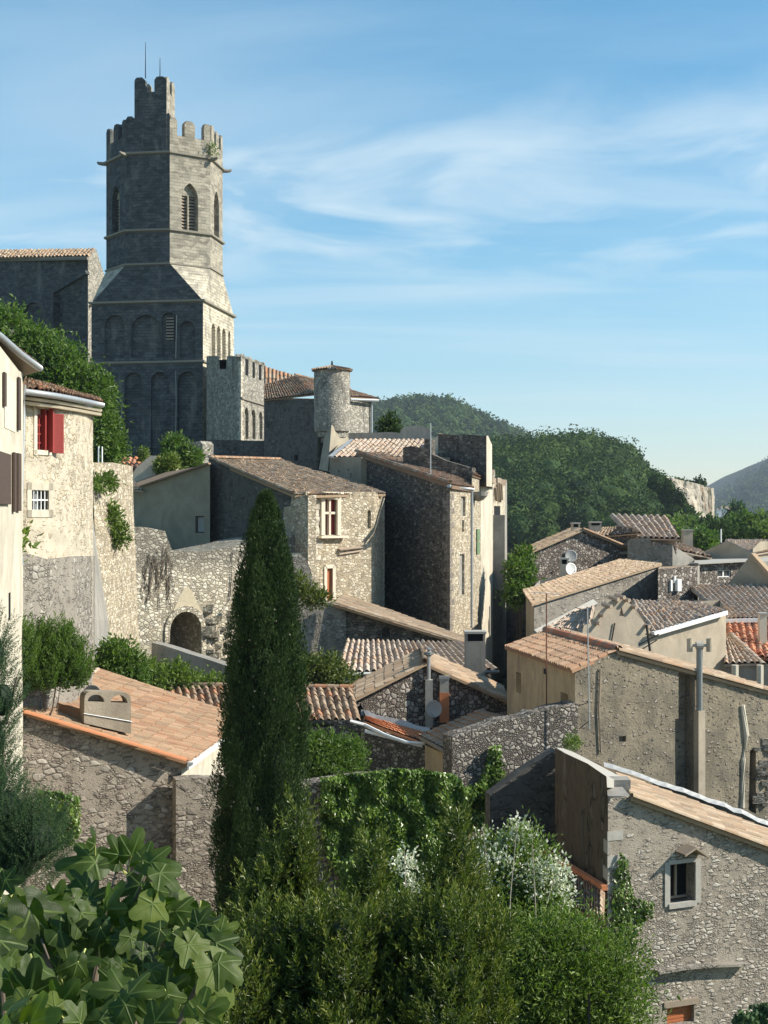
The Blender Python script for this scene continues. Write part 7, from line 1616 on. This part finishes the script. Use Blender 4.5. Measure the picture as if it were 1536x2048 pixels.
def fig_leaf(length, five=True):
    """palmate leaf in its own frame: stalk end at origin, tip along +y, face up +z; returns verts, faces, uv"""
    nA, nR = 60, 6; V = [(0, 0, 0)]; U = [(0, 0)]
    lob = LOBE if five else LOBE[:3]; sw = random.uniform(.33, .40); cup = random.uniform(-.28, .10); fold = random.uniform(.05, .35); curl = random.uniform(.1, .55)
    seedv = random.uniform(0, 50)
    for i in range(nA):
        a = -math.pi * .92 + 2 * math.pi * .92 * i / (nA - 1); best = .44
        for la, lr in lob:
            d = abs(a - la) / (sw if la == 0 else sw * 1.05); k = lr * max(0.0, 1 - abs(d) ** 2.6 * .42) ** 1.0 if d < 1.6 else 0; best = max(best, .46 + (lr - .46) * math.exp(-(abs(a - la) / sw) ** 3.0))
        best *= 1 + .02 * math.sin(a * 34)
        dv = min((abs(math.sin(a - la)) if abs(a - la) < 1.2 else 9) for la, _ in lob)
        for r_ in range(1, nR + 1):
            f = r_ / nR * best; x = math.sin(a) * f; y = math.cos(a) * f
            z = -fold * x * x / (.12 + abs(x)) * .9 + cup * (f ** 2) - curl * max(0, y) ** 2.4 * .5 + .05 * noise.noise(Vector((x * 3 + seedv, y * 3, 0)))
            V.append((x * length, y * length, z * length)); U.append((dv * f, f))
    Fc = []
    for i in range(nA - 1):
        a0 = 1 + i * nR; b0 = a0 + nR; Fc.append((0, a0, b0, b0))
        for k in range(nR - 1): Fc.append((a0 + k, a0 + k + 1, b0 + k + 1, b0 + k))
    return np.array(V), Fc, np.array(U)
def fig_tree():
    ft = root('fig_tree', (-2.6, 6.5, gz(-2.6, 6.5)), 'fig tree with big lobed glossy leaves in the near left corner', 'fig tree')
    Vq, Uq, Fq, Rq = [], [], [], []; stalks = bmesh.new(); base = 0
    # hand-placed leaves: stalk joint (px, py), pointing angle on screen (deg, 0 = right, 90 = up), length px, depth, roll
    spec = [(238, 1710, 100, 62, 6.6), (262, 1712, 70, 60, 6.6), (285, 1720, 30, 66, 6.5), (235, 1722, 140, 60, 6.7), (190, 1725, 165, 95, 6.9), (300, 1725, 5, 70, 6.4), (320, 1745, -35, 80, 6.3), (190, 1690, 80, 44, 6.9),
            (60, 1820, 110, 95, 6.3), (60, 1818, -60, 110, 6.2), (55, 1822, -100, 90, 6.2), (62, 1815, 20, 95, 6.4), (50, 1815, 170, 70, 6.3), (10, 1760, 10, 60, 6.2), (-10, 1760, 160, 70, 6.2), (20, 1860, 200, 80, 6.1), (0, 1880, -40, 90, 6.0),
            (375, 1885, -100, 100, 5.9), (372, 1888, 110, 62, 5.95), (375, 1888, 170, 70, 5.9), (378, 1888, -45, 80, 5.85), (372, 1885, -150, 62, 5.9), (432, 1885, -20, 76, 5.9), (440, 1865, 30, 66, 5.95), (436, 1925, -25, 80, 5.8), (430, 1930, -60, 100, 5.8), (395, 1850, 60, 60, 6.0), (410, 1850, 10, 64, 6.0),
            (255, 1870, 100, 55, 6.2), (262, 1875, -80, 72, 6.1), (240, 1880, -130, 60, 6.1), (270, 1850, 50, 70, 6.3), (205, 1850, 150, 60, 6.3), (200, 1855, -110, 55, 6.2), (285, 1905, -40, 70, 6.0), (320, 1860, 200, 55, 6.1), (300, 1790, 110, 50, 6.4), (280, 1770, 190, 60, 6.5), (310, 1780, -70, 80, 6.3),
            (250, 1985, 160, 78, 5.6), (255, 1990, 30, 84, 5.5), (262, 2000, -40, 90, 5.5), (250, 2010, -120, 80, 5.4), (330, 1985, 40, 70, 5.6), (335, 1990, -70, 86, 5.5), (395, 2030, 30, 90, 5.4), (400, 2040, -20, 86, 5.4), (420, 2040, 80, 66, 5.4),
            (120, 2010, 60, 76, 5.6), (110, 2015, 150, 86, 5.5), (130, 2010, 10, 66, 5.6), (60, 1990, 80, 84, 5.7), (50, 2000, 190, 80, 5.6), (20, 1960, 120, 90, 5.8), (10, 1930, 20, 78, 5.9), (70, 1930, -60, 90, 5.8), (150, 1930, 30, 70, 6.0), (155, 1925, -100, 80, 5.9), (140, 1870, 45, 60, 6.2), (120, 1860, -20, 78, 6.2), (110, 1800, 70, 60, 6.5),
            (180, 1800, 40, 55, 6.6), (170, 1780, 120, 66, 6.7), (150, 1800, -60, 80, 6.5), (220, 1960, 80, 60, 5.8), (190, 1990, -90, 80, 5.6), (300, 1940, -10, 60, 5.9), (200, 2040, 20, 80, 5.4), (60, 2045, 30, 90, 5.4), (310, 2045, 60, 80, 5.3), (0, 2040, 60, 90, 5.4), (160, 2045, 110, 80, 5.4)]
    n_extra = 200
    for _ in range(n_extra): spec.append((random.uniform(-40, 400), random.uniform(1800, 2090), random.uniform(0, 360), random.uniform(50, 85), random.uniform(6.2, 7.8)))
    for (px, py, ang, ln, Y) in spec:
        Lm = ln / F * Y * random.uniform(.60, .92); V, Fc, U = fig_leaf(Lm, random.random() < .5)
        o = P(px, py, Y); an = R(ang); d = Vector((math.cos(an), random.uniform(-.45, .15), math.sin(an) * .9 - .05)).normalized()
        upv = Vector((random.uniform(.0, .8), -random.uniform(.35, 1.1), random.uniform(.35, 1.1))); s = d.cross(upv).normalized(); up = s.cross(d)
        Mx = np.array([s[:], d[:], up[:]]); Vw = V @ Mx + np.array(o[:])
        Vq.append(Vw); Uq.append(U); Fq += [tuple(i + base for i in f) for f in Fc]; Rq += [random.random()] * len(Fc); base += len(V)
        st = o - d * random.uniform(.04, .09) + Vector((0, .05, -.05)); tube(stalks, [o, o.lerp(st, .5) + Vector((0, 0, -.01)), st], [.0035, .004, .005], 5, False)
    F4 = np.array(Fq); V = np.vstack(Vq); U = np.vstack(Uq)
    # split the fan triangles from the quads by doubling an index is not allowed: make all faces triangles
    T1 = F4[:, [0, 1, 2]]; T2 = F4[:, [0, 2, 3]]; ok = T2[:, 1] != T2[:, 2]; Rn = np.array(Rq)
    o = from_np('crown', V, np.vstack([T1, T2[ok]]), fm.m, ft, rnd=np.concatenate([Rn, Rn[ok]]), uv=U, smooth=True); o['kind'] = 'stuff'
    from_bm('leaf_stalks', stalks, mt['yellow'], ft)
    b = bmesh.new()
    for pts, r0 in (([(150, 2300, 6.6), (190, 1960, 6.5), (205, 1860, 6.6), (236, 1735, 6.7)], .020), ([(205, 1870, 6.6), (225, 1850, 6.5), (270, 1800, 6.4), (300, 1730, 6.45)], .012), ([(160, 2200, 6.3), (120, 1990, 6.2), (60, 1830, 6.3)], .018), ([(250, 2300, 6.1), (300, 2020, 5.9), (372, 1895, 5.95)], .016), ([(300, 2300, 5.7), (280, 2080, 5.6), (255, 1995, 5.6)], .014), ([(20, 2200, 6), (5, 1980, 6), (-10, 1800, 6.2)], .014), ([(330, 2100, 5.9), (400, 1960, 5.9), (434, 1890, 5.92)], .012), ([(75, 1860, 6.25), (98, 1918, 6.1)], .008)):
        P_ = [P(*q) for q in pts]; tube(b, P_, [r0 * (1 - .55 * i / (len(P_) - 1)) for i in range(len(P_))], 8)
    from_bm('branch', b, mt['bark'], ft)
    g = gz(-1.3, 6.4); b = bmesh.new(); tube(b, [(-1.3, 6.5, g - .2), P(160, 2290, 6.5)], [.06, .03], 8); tube(b, [(-1.3, 6.5, g), P(250, 2290, 6.1)], [.05, .02], 8); from_bm('trunk', b, mt['bark'], ft)
fig_tree()

# ------------------------------------------------------------ air between here and the hills
bm = bmesh.new(); boxbm(bm, -2600, 2600, -420, 4400, -60, 420); hz = from_bm('haze', bm, None, None); hz['kind'] = 'stuff'
hm = bpy.data.materials.new('haze'); hm.use_nodes = True; hm.node_tree.nodes.remove(hm.node_tree.nodes['Principled BSDF'])
vs_ = hm.node_tree.nodes.new('ShaderNodeVolumePrincipled'); vs_.inputs['Density'].default_value = HAZE; vs_.inputs['Color'].default_value = (.72, .82, .95, 1); vs_.inputs['Anisotropy'].default_value = .2
hm.node_tree.links.new(vs_.outputs[0], hm.node_tree.nodes['Material Output'].inputs['Volume']); hz.data.materials.clear(); hz.data.materials.append(hm)
